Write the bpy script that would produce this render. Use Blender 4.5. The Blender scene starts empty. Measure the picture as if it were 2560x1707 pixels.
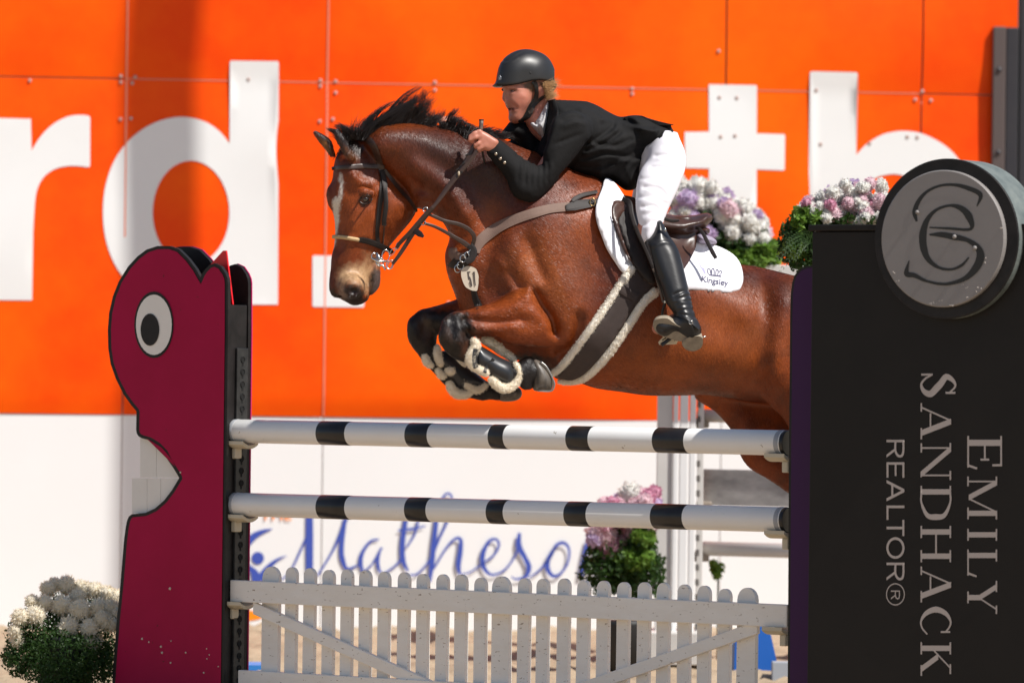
import bpy, bmesh, math, random
import numpy as np
from mathutils import Vector, Matrix, geometry
from mathutils.bvhtree import BVHTree

SC = bpy.context.scene
COL = SC.collection
random.seed(7)
RNG = np.random.RandomState(7)

# ------------------------------------------------------------------ camera
CAM_Z = 1.5
FPX = 13409.0                    # focal length in photograph pixels (2560 wide)
PITCH = math.radians(0.31)
ROLL = math.radians(0.70)
Fv = np.array([0.0, math.cos(PITCH), math.sin(PITCH)])
U0 = np.array([0.0, -math.sin(PITCH), math.cos(PITCH)])
R0 = np.array([1.0, 0.0, 0.0])
Rv = math.cos(ROLL) * R0 + math.sin(ROLL) * U0
Uv = -math.sin(ROLL) * R0 + math.cos(ROLL) * U0
CAMP = np.array([0.0, 0.0, CAM_Z])
cam_data = bpy.data.cameras.new('camera')
cam = bpy.data.objects.new('camera', cam_data)
COL.objects.link(cam)
cam.matrix_world = Matrix(((Rv[0], Uv[0], -Fv[0], 0.0), (Rv[1], Uv[1], -Fv[1], 0.0),
                           (Rv[2], Uv[2], -Fv[2], CAM_Z), (0, 0, 0, 1)))
cam_data.sensor_width = 36.0
cam_data.lens = 36.0 * FPX / 2560.0
cam_data.clip_start = 0.5
cam_data.clip_end = 2000.0
cam_data.dof.use_dof = True
cam_data.dof.focus_distance = 21.95
cam_data.dof.aperture_fstop = 3.2
SC.camera = cam

# ------------------------------------------------------------------ light
SUN_EL, SUN_AZ = math.radians(52.0), math.radians(-33.0)   # azimuth from +X, negative = towards the camera
sdir = Vector((math.cos(SUN_EL) * math.cos(SUN_AZ), math.cos(SUN_EL) * math.sin(SUN_AZ), math.sin(SUN_EL)))
world = bpy.data.worlds.new('World')
SC.world = world
world.use_nodes = True
wn = world.node_tree.nodes
bg = wn.get('Background') or wn.new('ShaderNodeBackground')
sky = wn.new('ShaderNodeTexSky')
sky.sky_type = 'NISHITA'
sky.sun_disc = False
sky.sun_elevation = SUN_EL
sky.sun_rotation = math.atan2(sdir.x, sdir.y)
world.node_tree.links.new(sky.outputs[0], bg.inputs[0])
bg.inputs[1].default_value = 0.066
sun_d = bpy.data.lights.new('sun', 'SUN')
sun_d.energy = 3.8
sun_d.angle = math.radians(0.53)
sun_d.color = (1.0, 0.965, 0.91)
sun = bpy.data.objects.new('sun', sun_d)
COL.objects.link(sun)
sun.rotation_euler = (-sdir).to_track_quat('-Z', 'Y').to_euler()
SC.view_settings.view_transform = 'Standard'
SC.view_settings.look = 'None'
SC.view_settings.exposure = 0.58
SC.view_settings.gamma = 1.0
SC.view_settings.use_curve_mapping = False
SC.render.engine = 'CYCLES'
SC.cycles.max_bounces = 8
SC.cycles.diffuse_bounces = 5
SC.cycles.use_denoising = True

# ------------------------------------------------------------------ pixel <-> place
def slopes(px, py):
    """direction of the sight line through a photograph pixel, per metre of depth"""
    px = np.asarray(px, float); py = np.asarray(py, float)
    d = [Fv[i] * FPX + Rv[i] * (px - 1280.0) + Uv[i] * (853.5 - py) for i in range(3)]
    return d[0] / d[1], d[2] / d[1]
def at(px, py, Y):
    sx, sz = slopes(px, py)
    return np.stack([sx * Y, np.asarray(Y, float) + 0 * sx, CAM_Z + sz * Y], -1)
def on_plane(px, py, p0, n):
    sx, sz = slopes(px, py)
    p0 = np.asarray(p0, float)
    t = ((p0[0]) * n[0] + p0[1] * n[1] + (p0[2] - CAM_Z) * n[2]) / (sx * n[0] + n[1] + sz * n[2])
    return np.stack([sx * t, t, CAM_Z + sz * t], -1)
def to_px(P):
    P = np.asarray(P, float) - CAMP
    f = P @ Fv
    return 1280.0 + FPX * (P @ Rv) / f, 853.5 - FPX * (P @ Uv) / f
def zm(x0, y0, k):
    return lambda pts: [(x0 + k * a, y0 + k * b) for a, b in pts]
Z1 = zm(700, 180, 600 / 1568); Z2 = zm(1100, 80, 660 / 2352); Z3 = zm(1000, 440, 600 / 1568)
Z4 = zm(1400, 440, 600 / 1176); Z5 = zm(240, 580, 440 / 1150); Z6 = zm(1960, 0, 600 / 1176)
Z7 = zm(1960, 800, 600 / 1037); B1 = zm(0, 1100, 660 / 1705); B2 = zm(560, 1000, 740 / 1641)
B3 = zm(1300, 960, 740 / 1553); B4 = zm(0, 0, 840 / 1882); B5 = zm(1600, 160, 660 / 1848)
B6 = zm(980, 700, 440 / 2029); B7 = zm(1560, 520, 340 / 1403); W1 = zm(600, 1180, 900 / 2352)
U1 = zm(1560, 0, 1000 / 2352); F1 = zm(1200, 120, 220 / 1725); H1 = zm(1140, 280, 200 / 1960)
N1 = zm(1100, 620, 120 / 1344); DD = zm(0, 0, 2560 / 2352)

def smooth_closed(pts, n=5):
    P = np.array(pts, float); m = len(P); out = []
    for i in range(m):
        a, b, c, d = P[i - 1], P[i], P[(i + 1) % m], P[(i + 2) % m]
        for j in range(n):
            t = j / n
            out.append(.5 * ((2 * b) + (-a + c) * t + (2 * a - 5 * b + 4 * c - d) * t * t + (-a + 3 * b - 3 * c + d) * t ** 3))
    return np.array(out)
def smooth_open(pts, n=6):
    P = np.array(pts, float); P = np.vstack([2 * P[0] - P[1], P, 2 * P[-1] - P[-2]]); out = []
    for i in range(1, len(P) - 2):
        a, b, c, d = P[i - 1], P[i], P[i + 1], P[i + 2]
        for j in range(n):
            t = j / n
            out.append(.5 * ((2 * b) + (-a + c) * t + (2 * a - 5 * b + 4 * c - d) * t * t + (-a + 3 * b - 3 * c + d) * t ** 3))
    out.append(P[-2])
    return np.array(out)

# ------------------------------------------------------------------ objects
def tag(o, label=None, cat=None, group=None, kind=None):
    if label: o['label'] = label
    if cat: o['category'] = cat
    if group: o['group'] = group
    if kind: o['kind'] = kind
    return o
def thing(name, label, cat, loc=(0, 0, 0), group=None):
    o = bpy.data.objects.new(name, None)
    o.empty_display_size = 0.1
    o.location = [float(v) for v in loc]
    COL.objects.link(o)
    return tag(o, label, cat, group)
def link(name, me, mat=None, parent=None):
    o = bpy.data.objects.new(name, me)
    COL.objects.link(o)
    if mat is not None and not me.materials:
        me.materials.append(mat)
    if parent is not None:
        o.parent = parent
        off = Vector((0, 0, 0)); q = parent
        while q is not None:
            off += q.location; q = q.parent
        o.location = -off
    return o
def mesh(name, V, Fc, mat=None, parent=None, smooth=False):
    me = bpy.data.meshes.new(name)
    V = np.asarray(V, np.float32)
    if isinstance(Fc, np.ndarray) and Fc.ndim == 2:
        n, k = Fc.shape
        me.vertices.add(len(V)); me.vertices.foreach_set('co', V.ravel())
        me.loops.add(n * k); me.loops.foreach_set('vertex_index', Fc.astype(np.int32).ravel())
        me.polygons.add(n); me.polygons.foreach_set('loop_start', np.arange(0, n * k, k, dtype=np.int32))
        me.update(calc_edges=True)
    else:
        me.from_pydata(V.tolist(), [], [list(map(int, f)) for f in Fc])
    if smooth:
        me.polygons.foreach_set('use_smooth', np.ones(len(me.polygons), bool))
    me.validate()
    return link(name, me, mat, parent)
class MB:
    """collects shapes for ONE mesh"""
    def __init__(s): s.V = []; s.F = []; s.n = 0
    def add(s, V, F):
        V = np.asarray(V, float); s.V.append(V)
        s.F += [[int(i) + s.n for i in f] for f in F]; s.n += len(V)
    def box(s, o, ex, ey, ez):
        """corner + three edge vectors"""
        o, ex, ey, ez = [np.asarray(v, float) for v in (o, ex, ey, ez)]
        V = [o, o + ex, o + ex + ey, o + ey, o + ez, o + ex + ez, o + ex + ey + ez, o + ey + ez]
        s.add(V, [(0, 3, 2, 1), (4, 5, 6, 7), (0, 1, 5, 4), (1, 2, 6, 5), (2, 3, 7, 6), (3, 0, 4, 7)])
    def tube(s, pts, rad, seg=10, cap=True):
        P = np.asarray(pts, float); n = len(P); rad = np.broadcast_to(np.asarray(rad, float), (n,))
        T = np.gradient(P, axis=0); T /= np.linalg.norm(T, axis=1)[:, None] + 1e-12
        up = np.array([0, 0, 1.]) if abs(T[0][2]) < .9 else np.array([1., 0, 0])
        V = []; a = np.cross(T[0], up); a /= np.linalg.norm(a)
        for i in range(n):
            a = a - T[i] * (a @ T[i]); a /= np.linalg.norm(a) + 1e-12; b = np.cross(T[i], a)
            for k in range(seg):
                t = 2 * math.pi * k / seg
                V.append(P[i] + rad[i] * (math.cos(t) * a + math.sin(t) * b))
        Fc = [(i * seg + k, i * seg + (k + 1) % seg, (i + 1) * seg + (k + 1) % seg, (i + 1) * seg + k) for i in range(n - 1) for k in range(seg)]
        if cap: Fc += [tuple(range(seg))[::-1], tuple((n - 1) * seg + k for k in range(seg))]
        s.add(V, Fc)
    def sphere(s, c, r, u=10, v=7):
        r = np.broadcast_to(np.asarray(r, float), (3,)); V = [[0, 0, 1]]
        for j in range(1, v):
            for i in range(u):
                a, b = math.pi * j / v, 2 * math.pi * i / u
                V.append([math.sin(a) * math.cos(b), math.sin(a) * math.sin(b), math.cos(a)])
        V.append([0, 0, -1]); Fc = [(0, 1 + i, 1 + (i + 1) % u) for i in range(u)]
        for j in range(v - 2):
            for i in range(u):
                a = 1 + j * u; Fc.append((a + i, a + u + i, a + u + (i + 1) % u, a + (i + 1) % u))
        a = 1 + (v - 2) * u; Fc += [(a + (i + 1) % u, a + i, len(V) - 1) for i in range(u)]
        s.add(np.array(V) * r + np.asarray(c, float), Fc)
    def ring(s, c, ax, ay, rt, seg=20, ms=6):
        """torus: centre, two radius vectors"""
        c, ax, ay = [np.asarray(v, float) for v in (c, ax, ay)]
        t = np.linspace(0, 2 * math.pi, seg + 1)[:-1]
        nrm = np.cross(ax, ay); nrm /= np.linalg.norm(nrm); V = []
        for a in t:
            r = math.cos(a) * ax + math.sin(a) * ay; u = r / np.linalg.norm(r)
            for k in range(ms):
                b = 2 * math.pi * k / ms
                V.append(c + r + rt * (math.cos(b) * u + math.sin(b) * nrm))
        s.add(V, [(i * ms + k, i * ms + (k + 1) % ms, ((i + 1) % seg) * ms + (k + 1) % ms, ((i + 1) % seg) * ms + k) for i in range(seg) for k in range(ms)])
    def build(s, name, mat, parent=None, smooth=False, bevel=0.0):
        o = mesh(name, np.vstack(s.V), s.F, mat, parent, smooth)
        if bevel > 0:
            b = o.modifiers.new('bevel', 'BEVEL'); b.width = bevel; b.segments = 2; b.limit_method = 'ANGLE'
        return o

def in_poly(x, y, loops):
    x = np.asarray(x, float); y = np.asarray(y, float); c = np.zeros(x.shape, bool)
    for L in loops:
        L = np.asarray(L, float); Q = np.roll(L, -1, 0)
        for (x1, y1), (x2, y2) in zip(L, Q):
            if y1 == y2: continue
            c ^= ((y1 > y) != (y2 > y)) & (x < (x2 - x1) * (y - y1) / (y2 - y1) + x1)
    return c
def fill(loops, step=None):
    """even-odd triangulation of 2D loops with interior grid points"""
    V = []; E = []
    for L in loops:
        L = [tuple(p) for p in L]; b = len(V); m = len(L)
        V += L; E += [(b + i, b + (i + 1) % m) for i in range(m)]
    if step:
        A = np.array(V); x0, y0 = A.min(0); x1, y1 = A.max(0)
        gx, gy = np.meshgrid(np.arange(x0 + step / 2, x1, step), np.arange(y0 + step / 2, y1, step))
        gx = gx.ravel(); gy = gy.ravel(); ins = in_poly(gx, gy, loops)
        gx, gy = gx[ins], gy[ins]
        d = np.min([(gx - p[0]) ** 2 + (gy - p[1]) ** 2 for p in V], 0) if len(gx) else np.array([])
        k = d > (step * .35) ** 2
        V += list(zip(gx[k], gy[k]))
    r = geometry.delaunay_2d_cdt([Vector(p) for p in V], E, [], 0, 1e-7)
    P = np.array([tuple(p) for p in r[0]]); T = np.array([t for t in r[2]])
    C = P[T].mean(1); T = T[in_poly(C[:, 0], C[:, 1], loops)]
    # boundary edges (used by one triangle)
    ed = {}
    for t in T:
        for a, b in ((t[0], t[1]), (t[1], t[2]), (t[2], t[0])):
            ed[(a, b)] = ed.get((a, b), 0) + 1
    bd = [(a, b) for (a, b) in ed if (b, a) not in ed]
    return P, T, bd
def sheet(name, loops, fmap, mat, parent=None, step=None, smooth=False):
    P, T, bd = fill(loops, step)
    V = fmap(P[:, 0], P[:, 1])
    return mesh(name, V, fix(V, T), mat, parent, smooth)
def fix(V, T):
    """triangles turned to face the camera"""
    T = np.asarray(T); V = np.asarray(V)
    a, b, c = V[T[:, 0]], V[T[:, 1]], V[T[:, 2]]
    n = np.cross(b - a, c - a).sum(0)
    return T if n @ (V.mean(0) - CAMP) < 0 else T[:, ::-1]
def slab(name, loops, ffront, fback, mat, parent=None, step=None, smooth=False, mb=None):
    P, T, bd = fill(loops, step)
    A = np.asarray(ffront(P[:, 0], P[:, 1])); B = np.asarray(fback(P[:, 0], P[:, 1])); n = len(A)
    T2 = fix(A, T); flip = (T2[0] != T[0]).any()
    Fc = [tuple(t) for t in T2] + [tuple(t[::-1] + n) for t in T2]
    for a, b in bd:
        Fc.append((b, a, a + n, b + n) if not flip else (a, b, b + n, a + n))
    V = np.vstack([A, B])
    if mb is not None:
        mb.add(V, Fc); return None
    return mesh(name, V, Fc, mat, parent, smooth)

# ------------------------------------------------------------------ materials
MATS = {}
def mat(name, color, rough=.6, metal=0., spec=.5, noise=None, bump=None, coat=0., sheen=0., scale=(1, 1, 1), vcol=None, sss=0., trans=0., speck=None):
    """color (linear). noise=(scale, amount, second colour or None). bump=(scale, strength, distance)"""
    m = bpy.data.materials.new(name); m.use_nodes = True
    nt = m.node_tree; N = nt.nodes; L = nt.links
    b = N['Principled BSDF']
    b.inputs['Base Color'].default_value = (*color, 1)
    b.inputs['Roughness'].default_value = rough
    b.inputs['Metallic'].default_value = metal
    b.inputs['Specular IOR Level'].default_value = spec
    b.inputs['Coat Weight'].default_value = coat
    b.inputs['Coat Roughness'].default_value = .25
    b.inputs['Sheen Weight'].default_value = sheen
    b.inputs['Subsurface Weight'].default_value = sss
    if sss: b.inputs['Subsurface Radius'].default_value = (.012, .005, .003); b.inputs['Subsurface Scale'].default_value = .6
    if trans: b.inputs['Transmission Weight'].default_value = trans
    tc = N.new('ShaderNodeTexCoord'); mp = N.new('ShaderNodeMapping'); mp.inputs['Scale'].default_value = scale
    L.new(tc.outputs['Object'], mp.inputs[0])
    src = None
    if vcol:
        at_ = N.new('ShaderNodeAttribute'); at_.attribute_name = vcol; src = at_.outputs['Color']
    if noise:
        nz = N.new('ShaderNodeTexNoise'); nz.inputs['Scale'].default_value = noise[0]; nz.inputs['Detail'].default_value = 6
        nz.inputs['Roughness'].default_value = .65
        L.new(mp.outputs[0], nz.inputs['Vector'])
        rmp = N.new('ShaderNodeMapRange'); rmp.inputs[1].default_value = .35; rmp.inputs[2].default_value = .65
        rmp.inputs[3].default_value = 0; rmp.inputs[4].default_value = noise[1]
        L.new(nz.outputs['Fac'], rmp.inputs[0])
        mx = N.new('ShaderNodeMix'); mx.data_type = 'RGBA'
        L.new(rmp.outputs[0], mx.inputs[0])
        if src: L.new(src, mx.inputs[6])
        else: mx.inputs[6].default_value = (*color, 1)
        c2 = noise[2] if len(noise) > 2 and noise[2] else tuple(c * .6 for c in color)
        mx.inputs[7].default_value = (*c2, 1)
        if vcol:
            mx.blend_type = 'MULTIPLY'
        src = mx.outputs[2]
    if speck:
        sn = N.new('ShaderNodeTexNoise'); sn.inputs['Scale'].default_value = speck[0]; sn.inputs['Detail'].default_value = 3
        L.new(mp.outputs[0], sn.inputs['Vector'])
        sr = N.new('ShaderNodeMapRange'); sr.inputs[1].default_value = speck[1]; sr.inputs[2].default_value = speck[1] + .03; L.new(sn.outputs['Fac'], sr.inputs[0])
        sx_ = N.new('ShaderNodeMix'); sx_.data_type = 'RGBA'; L.new(sr.outputs[0], sx_.inputs[0])
        if src: L.new(src, sx_.inputs[6])
        else: sx_.inputs[6].default_value = (*color, 1)
        sx_.inputs[7].default_value = (*speck[2], 1); src = sx_.outputs[2]
    if src: L.new(src, b.inputs['Base Color'])
    if bump:
        nb = N.new('ShaderNodeTexNoise'); nb.inputs['Scale'].default_value = bump[0]; nb.inputs['Detail'].default_value = 5
        L.new(mp.outputs[0], nb.inputs['Vector'])
        bp = N.new('ShaderNodeBump'); bp.inputs['Strength'].default_value = bump[1]; bp.inputs['Distance'].default_value = bump[2]
        L.new(nb.outputs['Fac'], bp.inputs['Height']); L.new(bp.outputs[0], b.inputs['Normal'])
    MATS[name] = m
    return m

# ------------------------------------------------------------------ solid sculpting (distance field + surface nets)
def depth_plane(px, py, Y0, s=0.0, X0=0.0):
    sx, sz = slopes(px, py)
    Y = (Y0 - s * X0) / (1 - s * sx)
    return sx * Y, Y, CAM_Z + sz * Y
class Sculpt:
    def __init__(S, lo, hi, h):
        S.lo = np.array(lo, float); S.h = h
        S.n = np.ceil((np.array(hi, float) - S.lo) / h).astype(int) + 1
        S.x = (S.lo[0] + h * np.arange(S.n[0])).astype(np.float32)
        S.y = (S.lo[1] + h * np.arange(S.n[1])).astype(np.float32)
        S.z = (S.lo[2] + h * np.arange(S.n[2])).astype(np.float32)
        S.F = np.full(tuple(S.n), 0.25, np.float32)
    def box(S, lo, hi):
        a = np.clip(np.floor((np.array(lo) - S.lo) / S.h).astype(int), 0, S.n)
        b = np.clip(np.ceil((np.array(hi) - S.lo) / S.h).astype(int) + 1, 0, S.n)
        return tuple(slice(a[i], max(b[i], a[i])) for i in range(3))
    def put(S, sl, f, k, op='add'):
        A = S.F[sl]
        if op == 'add':
            if k <= 0: S.F[sl] = np.minimum(A, f)
            else:
                hh = np.clip(.5 + .5 * (A - f) / k, 0, 1)
                S.F[sl] = A * (1 - hh) + f * hh - k * hh * (1 - hh)
        else:
            S.F[sl] = np.maximum(A, -f)
    def inflate(S, poly, Y0, T, R, s=0.0, X0=0.0, k=.03, grow=0.0, sm=5, T1=None, blur=2, op='add', zs=0.0):
        """outline in photograph pixels at depth Y0 (sloping s per metre in X), half thickness T, rounding R; T1=(pxa,pxb,Tb) tapers T"""
        P = smooth_closed(poly, sm) if sm else np.array(poly, float)
        X, Y, Z = depth_plane(P[:, 0], P[:, 1], Y0, s, X0)
        Q = np.stack([X, Z], 1); m = R * .6 + abs(k) + abs(grow) + .02
        lo = Q.min(0) - m; hi = Q.max(0) + m
        yc = [Y0 + s * (lo[0] - X0), Y0 + s * (hi[0] - X0)]; Tm = max(T, T1[2] if T1 else T)
        sl = S.box((lo[0], min(yc) - Tm - m, lo[1]), (hi[0], max(yc) + Tm + m, hi[1]))
        gx, gz = np.meshgrid(S.x[sl[0]], S.z[sl[2]], indexing='ij')
        if gx.size == 0: return
        d = np.full(gx.shape, 9.0, np.float32); c = np.zeros(gx.shape, bool)
        for (x1, z1), (x2, z2) in zip(Q, np.roll(Q, -1, 0)):
            ex, ez = x2 - x1, z2 - z1; l = ex * ex + ez * ez + 1e-12
            t = np.clip(((gx - x1) * ex + (gz - z1) * ez) / l, 0, 1)
            d = np.minimum(d, (gx - x1 - t * ex) ** 2 + (gz - z1 - t * ez) ** 2)
            if z1 != z2: c ^= ((z1 > gz) != (z2 > gz)) & (gx < ex * (gz - z1) / ez + x1)
        d = np.sqrt(d); d = np.where(c, -d, d) - grow
        q = np.maximum(R + d, 0)
        for _ in range(blur):
            q[1:-1, 1:-1] = (q[1:-1, 1:-1] * 4 + q[:-2, 1:-1] * 2 + q[2:, 1:-1] * 2 + q[1:-1, :-2] * 2 + q[1:-1, 2:] * 2 + q[:-2, :-2] + q[2:, :-2] + q[:-2, 2:] + q[2:, 2:]) / 16
        Tm = np.full(gx.shape, T + grow, np.float32)
        if T1:
            (a, b), (a2, b2), Tb = T1
            A = depth_plane(a, b, Y0, s, X0); B = depth_plane(a2, b2, Y0, s, X0)
            ex, ez = B[0] - A[0], B[2] - A[2]
            t = np.clip(((gx - A[0]) * ex + (gz - A[2]) * ez) / (ex * ex + ez * ez), 0, 1)
            t = t * t * (3 - 2 * t); Tm = (T + grow) * (1 - t) + (Tb + grow) * t
        w = S.y[sl[1]][None, :, None] - (Y0 + s * (gx - X0) + zs * (gz - Q[:, 1].mean()))[:, None, :]
        rr = (R / Tm)[:, None, :]
        f = (np.sqrt(q[:, None, :] ** 2 + (w * rr) ** 2) - R) * np.minimum(1, 1 / rr)
        S.put(sl, f.astype(np.float32), k, op)
    def cap(S, a, b, ra, rb, k=.02, op='add', sy=1.0):
        """rounded cone between world points"""
        a = np.array(a, float); b = np.array(b, float); r = max(ra, rb) + abs(k) + .03
        lo = np.minimum(a, b) - r; hi = np.maximum(a, b) + r
        sl = S.box(lo, hi); x = S.x[sl[0]][:, None, None]; y = S.y[sl[1]][None, :, None]; z = S.z[sl[2]][None, None, :]
        if x.size * y.size * z.size == 0: return
        e = b - a; l = e @ e + 1e-12
        t = np.clip(((x - a[0]) * e[0] + (y - a[1]) * e[1] + (z - a[2]) * e[2]) / l, 0, 1)
        f = np.sqrt((x - a[0] - t * e[0]) ** 2 + ((y - a[1] - t * e[1]) / sy) ** 2 + (z - a[2] - t * e[2]) ** 2) - (ra + (rb - ra) * t)
        S.put(sl, f.astype(np.float32), k, op)
    def chain(S, pts, rad, k=.02, **kw):
        for i in range(len(pts) - 1): S.cap(pts[i], pts[i + 1], rad[i], rad[i + 1], k, **kw)
    def ell(S, c, r, k=.02, op='add', ang=0.0):
        """ellipsoid, ang turns it in the X-Z plane"""
        c = np.array(c, float); r = np.array(r, float); m = r.max() + abs(k) + .03
        sl = S.box(c - m, c + m); x = S.x[sl[0]][:, None, None] - c[0]; y = S.y[sl[1]][None, :, None] - c[1]; z = S.z[sl[2]][None, None, :] - c[2]
        if x.size * y.size * z.size == 0: return
        ca, sa = math.cos(ang), math.sin(ang); u = x * ca + z * sa; v = -x * sa + z * ca
        f = (np.sqrt((u / r[0]) ** 2 + (y / r[1]) ** 2 + (v / r[2]) ** 2) - 1) * r.min()
        S.put(sl, f.astype(np.float32), k, op)
    def rub(S, pts, w, amp, Y, yr=(-9, 9), wr=None):
        """push the surface out (amp>0) or in (amp<0) by amp metres along a pixel polyline, width w pixels; Y depth for the pixels, yr limits in depth"""
        pts = smooth_open(pts, 4) if len(pts) > 2 else np.array(pts, float)
        if len(pts) == 1: pts = np.vstack([pts, pts + .5])
        A = at(pts[:, 0], pts[:, 1], Y); sc = Y / FPX; wm = w * sc
        lo = A.min(0) - 2.6 * wm; hi = A.max(0) + 2.6 * wm
        lo[1] = Y + yr[0]; hi[1] = Y + yr[1]
        sl = S.box(lo, hi); x, z = np.meshgrid(S.x[sl[0]], S.z[sl[2]], indexing='ij')
        if x.size == 0: return
        d = np.full(x.shape, 9.0)
        for i in range(len(A) - 1):
            ex, ez = A[i + 1][0] - A[i][0], A[i + 1][2] - A[i][2]; l = ex * ex + ez * ez + 1e-12
            t = np.clip(((x - A[i][0]) * ex + (z - A[i][2]) * ez) / l, 0, 1)
            d = np.minimum(d, (x - A[i][0] - t * ex) ** 2 + (z - A[i][2] - t * ez) ** 2)
        g = amp * np.exp(-d / (wm * wm))
        n = S.F[sl].shape[1]
        if n == 0: return
        ramp = np.ones(n)
        if yr[1] < 5:
            yy = S.y[sl[1]] - Y; e = max(.02, (yr[1] - max(yr[0], -1)) * .15)
            ramp = np.clip((yr[1] - yy) / e, 0, 1)
        S.F[sl] -= (g[:, None, :] * ramp[None, :, None]).astype(np.float32)
    def blur(S, n=1):
        for _ in range(n):
            for ax in range(3):
                A = np.moveaxis(S.F, ax, 0)
                A[1:-1] = .25 * A[:-2] + .5 * A[1:-1] + .25 * A[2:]
    def surf(S, smooth=2):
        F = S.F; s = F < 0; n = F.shape
        ex = s[:-1] != s[1:]; ey = s[:, :-1] != s[:, 1:]; ez = s[:, :, :-1] != s[:, :, 1:]
        cnt = None
        act = np.zeros((n[0] - 1, n[1] - 1, n[2] - 1), bool)
        for j in (0, 1):
            for k in (0, 1):
                act |= ex[:, j:n[1] - 1 + j, k:n[2] - 1 + k]
                act |= ey[j:n[0] - 1 + j, :, k:n[2] - 1 + k]
                act |= ez[j:n[0] - 1 + j, k:n[1] - 1 + k, :]
        idx = np.full(act.shape, -1, np.int32); c = np.argwhere(act); idx[act] = np.arange(len(c))
        P = np.zeros((len(c), 3)); K = np.zeros(len(c))
        for ax in range(3):
            o1, o2 = [a for a in range(3) if a != ax]
            for j in (0, 1):
                for k in (0, 1):
                    a = c.copy(); a[:, o1] += j; a[:, o2] += k; b = a.copy(); b[:, ax] += 1
                    fa = F[a[:, 0], a[:, 1], a[:, 2]]; fb = F[b[:, 0], b[:, 1], b[:, 2]]
                    m = (fa < 0) != (fb < 0)
                    t = np.where(m, fa / np.where(m, fa - fb, 1), 0)
                    q = a.astype(float); q[:, ax] += t
                    P[m] += q[m]; K[m] += 1
        P /= K[:, None]
        V = S.lo + S.h * P; quads = []
        for ax, e in ((0, ex), (1, ey), (2, ez)):
            o1, o2 = (ax + 1) % 3, (ax + 2) % 3
            w = np.argwhere(e)
            w = w[(w[:, o1] > 0) & (w[:, o2] > 0) & (w[:, o1] < n[o1] - 1) & (w[:, o2] < n[o2] - 1)]
            def gi(d1, d2):
                q = w.copy(); q[:, o1] -= d1; q[:, o2] -= d2; return idx[q[:, 0], q[:, 1], q[:, 2]]
            Q = np.stack([gi(1, 1), gi(0, 1), gi(0, 0), gi(1, 0)], 1)
            ins = s[w[:, 0], w[:, 1], w[:, 2]]
            Q[~ins] = Q[~ins][:, ::-1]
            quads.append(Q)
        Q = np.vstack(quads)
        E = np.vstack([Q[:, [0, 1]], Q[:, [1, 2]], Q[:, [2, 3]], Q[:, [3, 0]]])
        for it in range(smooth * 2):
            A = np.zeros_like(V); cn = np.bincount(E[:, 0], minlength=len(V)).astype(float)
            for d in range(3): A[:, d] = np.bincount(E[:, 0], V[E[:, 1], d], len(V))
            for d in range(3): A[:, d] += np.bincount(E[:, 1], V[E[:, 0], d], len(V))
            cn += np.bincount(E[:, 1], minlength=len(V))
            A /= np.maximum(cn, 1)[:, None]
            V = V + (.5 if it % 2 == 0 else -.52) * (A - V)
        return V, Q
    def build(S, name, mat, parent=None, smooth=2):
        V, Q = S.surf(smooth)
        # the largest piece only
        o = mesh(name, V, Q, mat, parent, True)
        return o, V, Q
def vcolor(o, C):
    a = o.data.color_attributes.new('coat', 'FLOAT_COLOR', 'POINT')
    C = np.hstack([C, np.ones((len(C), 1))]).astype(np.float32)
    a.data.foreach_set('color', C.ravel())
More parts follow.
